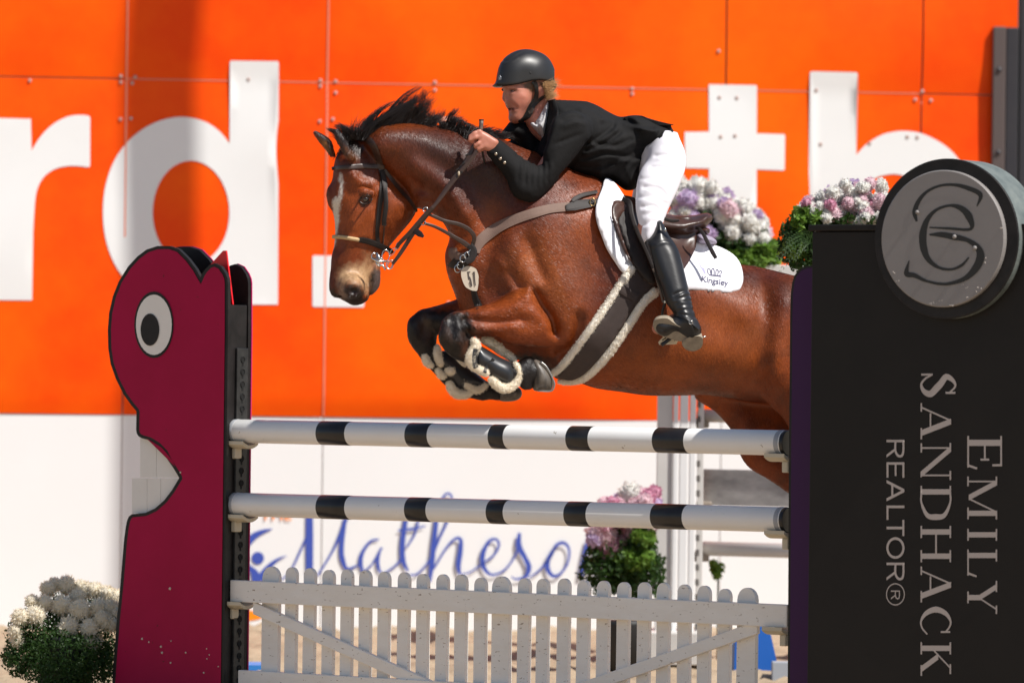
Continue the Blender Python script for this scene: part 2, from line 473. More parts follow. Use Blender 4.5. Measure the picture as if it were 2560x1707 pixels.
class Skin:
    """lays tack on a body by sight line"""
    def __init__(S, V, Q, V2=None, Q2=None):
        S.t = BVHTree.FromPolygons([tuple(v) for v in V.tolist()], Q.tolist())
    def hit(S, px, py, fb):
        sx, sz = slopes(px, py)
        d = Vector((float(sx), 1.0, float(sz))); o = Vector((0, 0, CAM_Z))
        L = d.length; h = S.t.ray_cast(o + d * 15, d.normalized(), 20)
        if h[0] is None: return fb
        return h[0].y
    def depth(S, px, py, fb=None, smooth=0):
        px = np.asarray(px, float); py = np.asarray(py, float)
        D = np.array([S.hit(a, b, np.nan) for a, b in zip(px.ravel(), py.ravel())])
        if np.isnan(D).any():
            ok = ~np.isnan(D)
            if ok.any():
                for i in np.where(~ok)[0]:
                    j = np.argmin((px.ravel()[ok] - px.ravel()[i]) ** 2 + (py.ravel()[ok] - py.ravel()[i]) ** 2)
                    D[i] = D[ok][j]
            else: D[:] = fb if fb is not None else 22.0
        if fb is not None: D = np.minimum(D, fb + 0 * D) if fb > 0 else D
        return D
    def strap(S, name, pts, width, mat, parent=None, thick=.005, off=.0, n=6, free=None, smooth=True, relax=3, maxd=None):
        """strap laid on the body along a pixel line; width in pixels (one or per point)"""
        P = smooth_open(pts, n); m = len(P)
        if np.ndim(width): W = np.interp(np.linspace(0, 1, m), np.linspace(0, 1, len(width)), width)
        else: W = np.full(m, float(width))
        T = np.gradient(P, axis=0); T /= np.linalg.norm(T, axis=1)[:, None] + 1e-9
        Nn = np.stack([-T[:, 1], T[:, 0]], 1); rows = []
        for q in (-1, -.5, 0, .5, 1):
            a = P + Nn * W[:, None] * q / 2
            D = S.depth(a[:, 0], a[:, 1]) if free is None else np.interp(np.linspace(0, 1, m), np.linspace(0, 1, len(free)), free)
            if maxd is not None: D = np.minimum(D, maxd)
            for _ in range(relax):
                E = np.concatenate([[D[0]], D, [D[-1]]]); D = np.minimum((E[:-2] + 2 * E[1:-1] + E[2:]) / 4, D + .004)
            rows.append((a, D))
        V = []
        for lay, dd in ((0, -off - thick), (1, -off + .003)):
            for qi, (a, D) in enumerate(rows):
                edge = .0015 if (qi in (0, 4) and lay == 0) else 0
                V.append(at(a[:, 0], a[:, 1], D + dd + edge))
        V = np.vstack(V); Fc = []
        def id_(l, q, i): return (l * 5 + q) * m + i
        for i in range(m - 1):
            for q in range(4):
                Fc.append((id_(0, q, i), id_(0, q, i + 1), id_(0, q + 1, i + 1), id_(0, q + 1, i)))
                Fc.append((id_(1, q, i), id_(1, q + 1, i), id_(1, q + 1, i + 1), id_(1, q, i + 1)))
            Fc.append((id_(0, 0, i), id_(1, 0, i), id_(1, 0, i + 1), id_(0, 0, i + 1)))
            Fc.append((id_(0, 4, i), id_(0, 4, i + 1), id_(1, 4, i + 1), id_(1, 4, i)))
        for i in (0, m - 1):
            for q in range(4): Fc.append((id_(0, q, i), id_(0, q + 1, i), id_(1, q + 1, i), id_(1, q, i)))
        o = mesh(name, V, Fc, mat, parent, False)
        return o
# ------------------------------------------------------------------ colours
orange = mat('banner_orange', (.90, .062, .0), .42, spec=.16, noise=(.6, 1.0, (1.0, .135, .0)))  # mottling puts the uneven light of buckled sheets into the orange
banner_white = mat('banner_white', (.82, .82, .81), .38, spec=.35, noise=(2.0, .3, (.75, .745, .74)))
board_white = mat('white_board', (.85, .85, .845), .35, spec=.35, noise=(1.2, .3, (.80, .79, .78)))
script_blue = mat('script_blue', (.045, .085, .42), .5)
print_orange = mat('print_orange', (1.0, .27, .0), .5)
print_green = mat('print_green', (.1, .55, .08), .5)
bolt_m = mat('bolt_grey', (.50, .36, .32), .5, metal=.2)
sand_m = mat('sand', (.42, .325, .225), .95, spec=.1, noise=(5.0, .7, (.31, .23, .155)), bump=(60, .5, .01))
fence_white = mat('painted_white_wood', (.85, .82, .77), .55, speck=(42, .675, (.33, .27, .21)), noise=(6.0, .5, (.76, .70, .62)), bump=(30, .3, .005), scale=(1, 1, 3))
pole_white = mat('pole_white', (.84, .83, .81), .34, speck=(38, .72, (.42, .38, .33)), noise=(6.0, .25, (.76, .72, .66)), coat=.15)
pole_black = mat('pole_black', (.012, .010, .010), .3, noise=(14.0, .5, (.03, .027, .025)))
pole_grey = mat('pole_end_grey', (.33, .34, .36), .45)
cup_m = mat('cup_cream', (.55, .49, .37), .5)
maroon = mat('maroon_paint', (.40, .007, .058), .5, spec=.12, speck=(45, .73, (.08, .02, .02)), noise=(3.0, .5, (.31, .006, .040)), bump=(40, .08, .002))
black_paint = mat('black_paint', (.008, .007, .007), .45, spec=.3, noise=(12, .5, (.03, .025, .025)))
red_m = mat('red_flag', (.8, .008, .015), .4)
pink_edge = mat('pink_edge', (.5, .01, .12), .5)
eye_white = mat('eye_white', (.82, .79, .74), .5, noise=(8, .3, (.72, .68, .62)))
purple = mat('purple_paint', (.050, .014, .070), .5, spec=.2, noise=(6, .4, (.05, .015, .06)))
sign_black = mat('sign_black', (.011, .009, .008), .5, spec=.25, noise=(5, .5, (.016, .013, .011)), bump=(300, .05, .001))
sign_text = mat('sign_letter_grey', (.46, .40, .365), .6)
disc_grey = mat('disc_grey', (.25, .23, .22), .5, noise=(7, .4, (.21, .195, .185)))
disc_rim = mat('disc_rim_grey', (.10, .12, .115), .55, noise=(12, .6, (.22, .24, .22)))
steel_dark = mat('dark_steel', (.030, .028, .034), .5, noise=(3, .4, (.05, .045, .045)))
steel_warm = mat('warm_steel', (.10, .075, .07), .55)
grey_white = mat('weathered_white', (.62, .60, .57), .5, noise=(4, .4, (.5, .48, .45)))
marble = mat('marble_print', (.52, .50, .47), .5, noise=(3.5, 1.0, (.24, .23, .22)), scale=(1.0, 1.0, 2.6))
blue_m = mat('blue_plastic', (.01, .12, .50), .45)
pot_m = mat('black_pot', (.012, .012, .012), .6)

# ------------------------------------------------------------------ ground
def ground_z(x, y):
    z = np.zeros_like(x)
    r = np.random.RandomState(3)
    for s, a in ((.9, .020), (.35, .016), (.16, .012), (.09, .007)):
        for _ in range(5):
            th = r.uniform(0, math.pi); ph = r.uniform(0, 6.28); f = 2 * math.pi / s * r.uniform(.7, 1.3)
            z += a / 2.2 * np.sin(f * (x * math.cos(th) + y * math.sin(th)) + ph + 1.3 * np.sin(x * 2.1 / s + ph) )
    for _ in range(420):                                   # hoof prints
        cx, cy = r.uniform(-5, 5), r.uniform(21, 31.5); q = r.uniform(.05, .09)
        d = ((x - cx) ** 2 + (y - cy) ** 2) / (q * q)
        z += .035 * np.where(d < 9, (d - 1) * np.exp(-d), 0)
    return z
gx = np.concatenate([[-400, -150, -60, -25, -12, -7], np.arange(-4.5, 4.51, .05), [7, 12, 25, 60, 150, 400]])
gy = np.concatenate([[-300, -100, -30, 0, 10, 16], np.arange(20, 31.6, .05), [36, 50, 90, 200, 500]])
GX, GY = np.meshgrid(gx, gy, indexing='ij'); near = ((abs(GX) < 4.6) & (GY > 19.9) & (GY < 31.7)).astype(float)
GZ = ground_z(GX, GY) * near
nx_, ny_ = GX.shape; ii, jj = np.meshgrid(np.arange(nx_ - 1), np.arange(ny_ - 1), indexing='ij'); ii = ii.ravel(); jj = jj.ravel()
gq = np.stack([ii * ny_ + jj, (ii + 1) * ny_ + jj, (ii + 1) * ny_ + jj + 1, ii * ny_ + jj + 1], 1)
g = mesh('ground', np.stack([GX.ravel(), GY.ravel(), GZ.ravel()], 1), gq, sand_m, None, True)
tag(g, kind='structure')

# ------------------------------------------------------------------ far wall with banner
WB = math.radians(7.0)
WT = np.array([math.cos(WB), math.sin(WB), 0]); WN = np.array([math.sin(WB), -math.cos(WB), 0]); WP = np.array([0, 30.8, 0])
def wall_uz(px, py):
    P = on_plane(px, py, WP, WN); return (P - WP) @ WT, P[..., 2]
Zseam = float(wall_uz(1280, 216)[1]); Zedge = float(wall_uz(700, 1040)[1])
rw = np.random.RandomState(11)
BUMPS = [(rw.uniform(-4, 4), rw.uniform(Zedge, 4.6), rw.uniform(.4, 1.0), rw.uniform(.22, .7), rw.uniform(-.028, .028)) for _ in range(40)]
def bulge(u, z):
    g_ = np.zeros_like(u)
    for a, b, su, sz_, am in BUMPS:
        g_ = g_ + am * np.exp(-((u - a) / su) ** 2 - ((z - b) / sz_) ** 2)
    up = z > Zseam
    g_ = g_ + np.where(up, .020 * (1 - np.exp(-np.abs(z - Zseam) / .22)), .016 * (1 - np.exp(-np.abs(Zseam - z) / .28)))
    g_ = g_ * np.clip((z - Zedge) / .12 + .2, 0, 1)
    return g_ + .012
def on_wall(u, z, off=0.0, flat=False):
    u = np.asarray(u, float); z = np.asarray(z, float)
    d = (0.0125 if flat else bulge(u, z)) + off
    P = WP + u[..., None] * WT + (np.asarray(d) + 0 * u)[..., None] * WN
    P[..., 2] = z
    return P
wall = thing('banner_wall', 'long orange and white banner wall with huge white letters behind the jumping horse', 'wall', (0, 30.8, 0))
mbk = MB(); mbk.box(WP - 7 * WT - WN * .12, WT * (7 + float(wall_uz(2541, 230)[0])), WN * .115, (0, 0, 4.9)); mbk.build('backing', mat('backing_board', (.62, .42, .36), .6), wall)
ux = [-7.0] + [float(wall_uz(x * 1.0884, 230)[0]) for x in (-172, 290, 751, 1665, 2115)] + [4.0]
ux[-1] = float(wall_uz(2541, 230)[0])
for i in range(len(ux) - 1):
    for z0, z1 in ((Zedge, Zseam - .004), (Zseam + .004, 4.8)):
        a, b = ux[i] + .005, ux[i + 1] - .005
        nu = max(8, int((b - a) / .05)); nz = max(8, int((z1 - z0) / .05))
        U, Z = np.meshgrid(np.linspace(a, b, nu), np.linspace(z0, z1, nz), indexing='ij')
        kk, ll = np.meshgrid(np.arange(nu - 1), np.arange(nz - 1), indexing='ij'); kk = kk.ravel(); ll = ll.ravel()
        q = np.stack([kk * nz + ll, (kk + 1) * nz + ll, (kk + 1) * nz + ll + 1, kk * nz + ll + 1], 1)
        o = mesh('panel', on_wall(U.ravel(), Z.ravel()), q, orange, wall, True)
for i in range(len(ux) - 1):
    m_ = MB(); m_.box(on_wall(ux[i] + .003, 0.0, -.0125, True), WT * (ux[i + 1] - ux[i] - .006), WN * .01, (0, 0, Zedge - .004)); m_.build('lower_board', board_white, wall)
mb_ = MB(); mb_.box(on_wall(ux[-1] + .003, 0.0, -.05, True), WT * 1.5, WN * .04, (0, 0, 1.25)); mb_.build('lower_board', board_white, wall)
def print_on(name, pieces, m, off, z_flat=False, step=.05, smooth=True):
    """pieces: loops in photo pixels, laid on the wall as ONE print (even-odd)"""
    L2 = []
    for L in pieces:
        a = np.array(L, float); u, z = wall_uz(a[:, 0], a[:, 1]); L2.append(np.stack([u, z], 1))
    P, T, bd = fill(L2, step)
    V = on_wall(P[:, 0], P[:, 1], off, z_flat)
    return mesh(name, V, fix(V, T), m, wall, smooth)
def rnd(x0, y0, x1, y1, r=5, sk=0.0):
    c = []
    for (cx, cy, a0) in ((x1 - r, y0 + r, -90), (x1 - r, y1 - r, 0), (x0 + r, y1 - r, 90), (x0 + r, y0 + r, 180)):
        for k in range(4):
            a = math.radians(a0 + 30 * k); c.append((cx + r * math.cos(a), cy + r * math.sin(a) + sk * (cx - x0)))
    return c
r_l = B4([(-140, 660), (172, 668), (176, 845)]) + B4(list(smooth_open([(176, 845), (230, 762), (300, 695), (380, 655), (450, 646), (498, 651)], 4)[1:])) + \
      B4([(504, 660), (503, 930), (495, 938)]) + B4(list(smooth_open([(490, 938), (440, 932), (380, 932), (310, 947), (250, 987), (215, 1042), (198, 1105), (190, 1200), (184, 1300)], 4))) + B4([(178, 1682), (-140, 1680)])
print_on('letter', [r_l], banner_white, .004)
bowl = smooth_open([(1284, 806), (1230, 740), (1150, 685), (1040, 658), (930, 668), (820, 712), (720, 790), (640, 900), (590, 1040), (575, 1190), (590, 1340), (640, 1480), (720, 1590), (820, 1670), (930, 1712), (1040, 1722), (1150, 1695), (1230, 1640), (1280, 1575)], 4)
d_l = B4([(1286, 350), (1292, 343), (1552, 346), (1560, 354)] + [(1554, 1706), (1278, 1706)] + list(bowl[::-1]))
inner = B4([(1068 + 215 * math.cos(a), 1192 + 290 * math.sin(a)) for a in np.linspace(0, 2 * math.pi, 41)[:-1]])
print_on('letter', [d_l, inner], banner_white, .004)
print_on('letter', [rnd(780, 639, 909, 767, 4, .012)], banner_white, .004)
t_l = B5([(475, 147), (803, 152), (811, 160), (807, 490), (998, 495), (1006, 503), (1002, 742), (994, 748), (806, 741), (803, 1690), (465, 1690), (472, 735), (305, 731), (303, 480), (474, 478)])
print_on('letter', [t_l], banner_white, .004)
h_out = smooth_open([(1360, 912), (1420, 850), (1500, 800), (1560, 781), (1640, 772), (1740, 785), (1840, 830), (1910, 880), (1960, 935), (2005, 1010), (2020, 1100)], 4)
h_in = smooth_open([(1740, 1180), (1725, 1110), (1680, 1058), (1620, 1030), (1560, 1026), (1480, 1045), (1420, 1090), (1370, 1150), (1355, 1250)], 4)
h_l = U1([(1085, 430), (1092, 424), (1358, 430), (1365, 438)] + list(h_out) + [(2020, 1800), (1740, 1800)] + list(h_in) + [(1352, 1800), (1072, 1800)])
print_on('letter', [h_l], banner_white, .004)
seam_m = mat('seam_pink', (.90, .26, .15), .5)
for (ua, za, ub, zb) in ((ux[3], Zedge, ux[3], 4.75), (ux[3], Zseam, ux[4], Zseam), (ux[4], Zseam, ux[5], Zseam), (ux[2], Zseam, ux[3], Zseam), (ux[2], Zseam - .9, ux[2], Zseam + 1.2)):
    m__ = 60; uu = np.linspace(ua, ub, m__); zz = np.linspace(za, zb, m__); e = np.array([.0045, 0]) if ua == ub else np.array([0, .003])
    vert = np.vstack([on_wall(uu - e[0], zz - e[1], .0045), on_wall(uu + e[0], zz + e[1], .0045)])
    mesh('seam_strip', vert, [(k, k + 1, m__ + k + 1, m__ + k) for k in range(m__ - 1)], seam_m, wall)
# bolts
bm = MB(); bm.sphere((0, 0, 0), (.011, .006, .011), 8, 5); bproto = None
for (x, y) in [(277, 176), (277, 190), (310, 178), (303, 192), (276, 275), (300, 273), (68, 186), (735, 186), (735, 199), (770, 188), (770, 214), (733, 280), (763, 275), (998, 190), (998, 208), (1450, 205), (1450, 217),
               (1028, 696), (1648, 119), (2100, 230), (2116, 211), (2136, 232), (570, 183), (1650, 225), (1690, 226), (1652, 315), (1685, 313), (2082, 315), (2105, 316), (1872, 208), (1882, 332), (1995, 330)]:
    u, z = wall_uz(x * 1.0884, y * 1.0884); p = on_wall(u, z, .006)
    if bproto is None:
        bproto = bm.build('bolt', bolt_m, wall); o = bproto
    else:
        o = bproto.copy(); COL.objects.link(o)
    o.location = Vector(p.tolist()) - wall.location
# script on the white boards
def ribbon(pts, w, n=6):
    P = smooth_open(pts, n) if len(pts) > 2 else np.array(pts, float); m = len(P)
    W = np.interp(np.linspace(0, 1, m), np.linspace(0, 1, len(w)), w) if np.ndim(w) else np.full(m, float(w))
    T = np.gradient(P, axis=0); T /= np.linalg.norm(T, axis=1)[:, None] + 1e-9
    Nn = np.stack([-T[:, 1], T[:, 0]], 1)
    A = P + Nn * W[:, None] / 2; B = P - Nn * W[:, None] / 2
    return A, B
def strokes_mesh(name, strokes, conv, fmap, m, parent):
    """pen strokes as thin ribbons; each is a hair above the one before so none share a plane"""
    V = []; Fc = []; n = 0
    for i, (pts, w) in enumerate(strokes):
        A, B = ribbon(pts, w); A = np.array(conv(A)); B = np.array(conv(B)); k = len(A)
        V.append(fmap(A[:, 0], A[:, 1], .0006 * i)); V.append(fmap(B[:, 0], B[:, 1], .0006 * i))
        Fc += [(n + j, n + j + 1, n + k + j + 1, n + k + j) for j in range(k - 1)]; n += 2 * k
    return mesh(name, np.vstack(V), Fc, m, parent)
def wallflat(px, py, o):
    u, z = wall_uz(px, py); return on_wall(u, z, .004 + o, True)
def circ(cx, cy, rx, ry=None, n=32):
    ry = ry or rx; return [(cx + rx * math.cos(a), cy + ry * math.sin(a)) for a in np.linspace(0, 2 * math.pi, n + 1)[:-1]]
S_ = [([(270, 702), (330, 640), (385, 530), (430, 430)], [8, 12, 14, 14]), ([(452, 225), (452, 400), (452, 655)], [44, 50, 48]), ([(505, 675), (600, 520), (660, 390), (690, 300)], [12, 14, 24, 30]),
      ([(690, 300), (662, 480), (668, 570), (700, 630), (770, 605)], [16, 32, 34, 20, 10]), ([(905, 437), (850, 452), (800, 520), (785, 590), (802, 655)], [12, 16, 24, 30, 16]),
      ([(802, 650), (860, 600), (925, 490)], [10, 12, 14]), ([(920, 490), (900, 560), (902, 620), (925, 665)], [10, 20, 22, 10]), ([(925, 665), (1000, 620), (1060, 560)], [8, 12, 16]),
      ([(1085, 285), (1060, 450), (1062, 570), (1095, 645)], [26, 34, 34, 14]), ([(1030, 380), (1120, 370), (1210, 350)], [12, 18, 8]), ([(1165, 300), (1140, 400), (1085, 490)], [14, 14, 12]),
      ([(1315, 175), (1345, 140), (1372, 145), (1380, 190), (1350, 320), (1300, 430), (1262, 530)], [14, 14, 14, 14, 16, 16, 14]), ([(1285, 280), (1265, 450), (1250, 600), (1238, 715)], [24, 34, 34, 16]),
      ([(1100, 670), (1150, 665), (1200, 620), (1250, 555)], [12, 12, 12, 14]), ([(1262, 630), (1340, 500), (1400, 435), (1438, 440), (1436, 520), (1424, 600), (1432, 665)], [12, 14, 16, 24, 32, 34, 18]),
      ([(1435, 665), (1500, 650), (1580, 595), (1655, 540), (1688, 475), (1668, 436), (1620, 455), (1582, 540), (1590, 620), (1640, 668), (1720, 640), (1785, 560), (1818, 480)], [8, 10, 10, 14, 16, 16, 22, 30, 28, 16, 12, 12, 12]),
      ([(1822, 395), (1818, 480), (1860, 560), (1884, 620), (1862, 680), (1800, 697), (1770, 680)], [20, 40, 30, 34, 22, 12, 8]),
      ([(1880, 690), (1950, 640), (2020, 560), (2060, 480), (2110, 460), (2145, 500), (2140, 580), (2100, 650), (2050, 678), (2010, 640), (2010, 570), (2055, 485)], [8, 12, 16, 22, 22, 16, 14, 14, 22, 30, 28, 18]),
      ([(2272, 430), (2245, 560), (2222, 692)], [26, 32, 30])]
strokes_mesh('script_lettering', S_, W1, wallflat, script_blue, wall)
strokes_mesh('logo_mark', [([(20, 495), (80, 425), (140, 390), (212, 368)], [52, 46, 30, 4]), ([(305, 543), (240, 572), (180, 625), (130, 700)], [3, 18, 36, 60]),
                           ([(15, 570), (60, 620), (95, 660), (112, 715)], [8, 30, 50, 70]), ([(-300, 350), (-340, 338), (-380, 320)], [16, 9, 3])], W1, wallflat, script_blue, wall)
print_on('logo_dot', [W1(circ(115, 560, 41))], script_blue, .002, True, None)
print_on('logo_swoosh', [B2([(60, 1150), (130, 1160), (190, 1175), (232, 1195), (190, 1212), (120, 1224), (60, 1228)])], print_orange, .002, True, None)
print_on('logo_leaf', [[(600, 1150), (622, 1138), (618, 1160), (606, 1182)]], print_green, .002, True, None)
def text_on(name, s, size, origin, ex, ey, m, parent, off=None, sx=1.0, shear=0.0, weight=0.0):
    """flat lettering from Blender's own font as a mesh: origin, unit vectors"""
    c = bpy.data.curves.new(name, 'FONT'); c.body = s; c.size = size; c.shear = shear; c.offset = weight
    o = bpy.data.objects.new('tmp', c); COL.objects.link(o)
    dg = bpy.context.evaluated_depsgraph_get(); dg.update()
    me = bpy.data.meshes.new_from_object(o.evaluated_get(dg))
    V = np.zeros(len(me.vertices) * 3); me.vertices.foreach_get('co', V); V = V.reshape(-1, 3)
    Fc = [tuple(p.vertices) for p in me.polygons]
    bpy.data.objects.remove(o)
    W = np.asarray(origin, float) + V[:, :1] * sx * np.asarray(ex, float) + V[:, 1:2] * np.asarray(ey, float)
    if off is not None: W = off(W)
    return mesh(name, W, Fc, m, parent)
u, z = wall_uz(*B2([(200, 663)])[0])
text_on('print_word', 'THE', .10, on_wall(u, z, .006, True), WT, (0, 0, 1), print_orange, wall)
for i, (sp_u, z0) in enumerate([]): pass

# dark steel posts at the wall's right end
def prism(name, label, px0, px1, pytop, Y, dep, m, split=None):
    a = at(px0, 900, Y)[0]; b = at(px1, 900, Y)[0]; zt = float(at(px0, pytop, Y)[2])
    t = thing(name, label, 'post', ((a + b) / 2, Y, 0))
    if split:
        c = at(split, 900, Y)[0]
        m1 = MB(); m1.box((a, Y, 0), (c - a, 0, 0), (0, dep, 0), (0, 0, zt)); m1.build('flange', steel_warm, t, bevel=.006)
        m2 = MB(); m2.box((c + .004, Y + .03, 0), (b - c, 0, 0), (0, dep, 0), (0, 0, zt - .002)); m2.build('web', m, t, bevel=.006)
        for q in (np.linspace(.4, zt - .25, 7)):
            m3 = MB(); m3.sphere((a + .035, Y - .004, q), (.016, .01, .016), 8, 5); m3.build('bolt_head', steel_dark, t)
    else:
        m1 = MB(); m1.box((a, Y, 0), (b - a, 0, 0), (0, dep, 0), (0, 0, zt)); m1.build('column', m, t, bevel=.006)
    return t
prism('steel_post', 'low dark steel post with bolted flange at the right end of the orange banner', 2474, 2537, 67, 31.06, .2, steel_dark, 2506)
prism('steel_post', 'tall dark steel column cut off by the right edge, behind the round emblem', 2541, 2700, -500, 31.14, .3, steel_dark)
# floodlight mast just outside the frame on the right; it throws the upright shadow on the banner
mu = on_wall(float(wall_uz(372 * 1.0884, 100)[0]), 1.0, .02)
mast_p = mu + np.array([sdir.x, sdir.y, 0]) / math.hypot(sdir.x, sdir.y) * 5.9
mast = thing('floodlight_mast', 'tall grey floodlight mast standing outside the frame in front of the banner wall', 'mast', (mast_p[0], mast_p[1], 0))
mm = MB(); mm.tube([(mast_p[0], mast_p[1], z_) for z_ in (0, 4, 8, 12, 14.5)], [.15, .145, .14, .14, .14], 16); mm.build('pole', steel_dark, mast, True)
mm = MB(); mm.box((mast_p[0] - .7, mast_p[1] - .05, 14.5), (1.4, 0, 0), (0, .1, 0), (0, 0, .1))
for q in (-.55, 0, .55): mm.box((mast_p[0] + q - .2, mast_p[1] - .2, 14.62), (.4, 0, 0), (0, .25, 0), (0, 0, .3))
mm.build('lamp_head', steel_dark, mast)

# ------------------------------------------------------------------ the fence line
YL, YR = 22.85, 21.15
FL = at(590, 1077, YL); FR = at(1972, 1107, YR)
FT = FR - FL; FT[2] = 0; FLEN = np.linalg.norm(FT); FT /= FLEN
FN = np.array([FT[1], -FT[0], 0])          # towards the camera and left
if FN[1] > 0: FN = -FN
def fpt(px, py, off=0.0):
    """photo pixel on the fence plane, off metres towards the viewer"""
    return on_plane(px, py, FL + FN * off, FN)
def fs(P): return (np.asarray(P) - FL) @ FT
def fp(s_, z_, off=0.0):
    P = FL + FT * s_ + FN * off; P = P.copy(); P[2] = z_; return P
# left standard
wing = thing('wing_standard', 'maroon bird-headed jump wing with a round cartoon eye and black outline', 'jump standard', (*fpt(420, 1500)[:2], 0))
SB = .0665
outl = Z5([(480, 92), (400, 92), (330, 115), (270, 160), (210, 225), (150, 320), (110, 420), (85, 530), (77, 640), (80, 760), (95, 860), (130, 960), (180, 1060), (230, 1130), (262, 1168), (264, 1180), (262, 1290), (266, 1315), (278, 1334), (300, 1346)])
mouth = Z5([(350, 1360), (400, 1390), (450, 1440), (490, 1500)]) + B1([(975, 15), (1030, 62), (1075, 115), (1120, 180), (1155, 238), (1156, 246), (1110, 322), (1060, 388), (1000, 440), (940, 468), (852, 477), (832, 492), (820, 520), (812, 560), (800, 650), (780, 900), (755, 1150), (735, 1400), (722, 1600), (704, 1930)])
right = [(557, 1850), (560, 1700), (569.8, 830), (569.8, 706)] + Z5([(858, 300), (845, 268), (815, 224), (775, 205), (742, 215), (712, 245), (690, 278), (683, 300), (676, 285), (650, 238), (600, 172), (540, 112)])
wing_loop = outl + mouth + right
def inset(loop, d):
    P = np.array(loop, float)
    out = []
    m_ = len(P)
    area = .5 * np.sum(P[:, 0] * np.roll(P[:, 1], -1) - np.roll(P[:, 0], -1) * P[:, 1])
    sg = 1 if area > 0 else -1
    for i in range(m_):
        a, b, c = P[i - 1], P[i], P[(i + 1) % m_]
        n1 = np.array([-(b - a)[1], (b - a)[0]]); n1 /= np.linalg.norm(n1) + 1e-9
        n2 = np.array([-(c - b)[1], (c - b)[0]]); n2 /= np.linalg.norm(n2) + 1e-9
        n = n1 + n2; n /= max(np.linalg.norm(n), 1e-9); k = 1 / max(.5, n @ n1)
        out.append(tuple(b + sg * n * d * k))
    return out
slab('front_board', [wing_loop], lambda a, b: fpt(a, b, SB), lambda a, b: fpt(a, b, SB) - FN * .018, black_paint, wing)
sheet('painted_face', [inset(wing_loop, 8)], lambda a, b: fpt(a, b, SB + .0025), maroon, wing)
sheet('eye_outline', [Z5(circ(378, 606, 128, 217))], lambda a, b: fpt(a, b, SB + .005), black_paint, wing)
sheet('eye', [Z5(circ(378, 606, 117, 197))], lambda a, b: fpt(a, b, SB + .0075), eye_white, wing)
sheet('pupil', [Z5(circ(352, 638, 61, 105))], lambda a, b: fpt(a, b, SB + .010), black_paint, wing)
chip_m = mat('chip_cream', (.6, .5, .4), .7)
for (a, b, r_) in [(918, 1281, 5), (962, 1302, 4), (1040, 1332, 5), (1047, 1371, 5), (1098, 957, 6), (1200, 1370, 4), (1102, 1436, 4), (1337, 1410, 3), (1352, 1384, 3), (1316, 1500, 4), (1166, 208, 4), (1105, 1295, 3), (1335, 1345, 3), (1410, 1460, 3)]:
    c_ = fpt(*B1([(a, b)])[0], SB + .003); sp = MB(); sp.sphere(c_, .0011 * r_, 6, 4); sp.build('paint_chip', chip_m, wing)
Bk = .135
shift = lambda a, b: fpt(a, b, SB) - FN * Bk
slab('back_board', [wing_loop], shift, lambda a, b: shift(a, b) - FN * .018, black_paint, wing)
slab('back_board_edge', [inset(wing_loop, -1.6)], lambda a, b: shift(a, b) - FN * .0185, lambda a, b: shift(a, b) - FN * .024, pink_edge, wing)
sR = float(fs(fpt(569, 900, SB))); ztop = float(fpt(565, 580 + 475 * .3826, SB)[2])
m_ = MB(); m_.box(fp(sR - .12, 0, SB - .020), FT * .115, -FN * .112, (0, 0, ztop)); m_.build('post', black_paint, wing, bevel=.003)
# keyhole track on the post
zt2 = float(fpt(575, 580 + 757 * .3826, SB)[2])
m_ = MB(); m_.box(fp(sR - .004, .02, SB - .055), FT * .012, -FN * .072, (0, 0, zt2 - .02)); m_.build('track', mat('track_black', (.02, .02, .021), .35, metal=.3, noise=(20, .6, (.06, .06, .06))), wing, bevel=.002)
kh = MB(); kc = -FN * .0
def keyhole_mesh(P, k):
    a, b = -FN, np.array([0, 0, 1.]); P = np.asarray(P)
    V = [P + .010 * (math.cos(t) * a + math.sin(t) * b) + FT * .0006 for t in np.linspace(0, 2 * math.pi, 13)[:-1]]
    V += [P + a * .0045 - b * .006 + FT * .0009, P - a * .0045 - b * .006 + FT * .0009, P - a * .0045 - b * .026 + FT * .0009, P + a * .0045 - b * .026 + FT * .0009]
    k.add(V, [tuple(range(12)), (12, 13, 14, 15)])
    k.ring(P + FT * .001, a * .013, b * .013, .0016, 12, 4)
hole_m = mat('hole_black', (.004, .004, .004), .9)
keyhole_mesh((0, 0, 0), kh); kproto = kh.build('keyhole', hole_m, wing)
for k, z_ in enumerate(np.arange(zt2 - .05, .08, -.0525)):
    o = kproto if k == 0 else kproto.copy()
    if k: COL.objects.link(o)
    o.location = Vector(fp(sR + .0085, z_, SB - .091).tolist()) - wing.location
# red flag
fl = Z5([(830, 122), (850, 122), (893, 473), (868, 473), (640, 330)])
slab('red_flag_plate', [fl], lambda a, b: fpt(a, b, SB - .05), lambda a, b: fpt(a, b, SB - .05) - FN * .008, red_m, wing)
# white planks in the open mouth
for (x0, y0, x1, y1) in [(905, -60, 1009, 240), (1011, -60, 1170, 240), (852, 246, 949, 472), (951, 246, 1037, 472), (1039, 246, 1170, 472)]:
    L = B1([(x0, y0), (x1, y0), (x1, y1), (x0, y1)])
    slab('plank', [L], lambda a, b: fpt(a, b, SB - .022), lambda a, b: fpt(a, b, SB - .022) - FN * .04, eye_white, wing)
m_ = MB(); m_.box(fp(sR - .5, 0, SB + .3), FT * .5, -FN * .75, (0, 0, .06)); m_.build('foot', black_paint, wing)

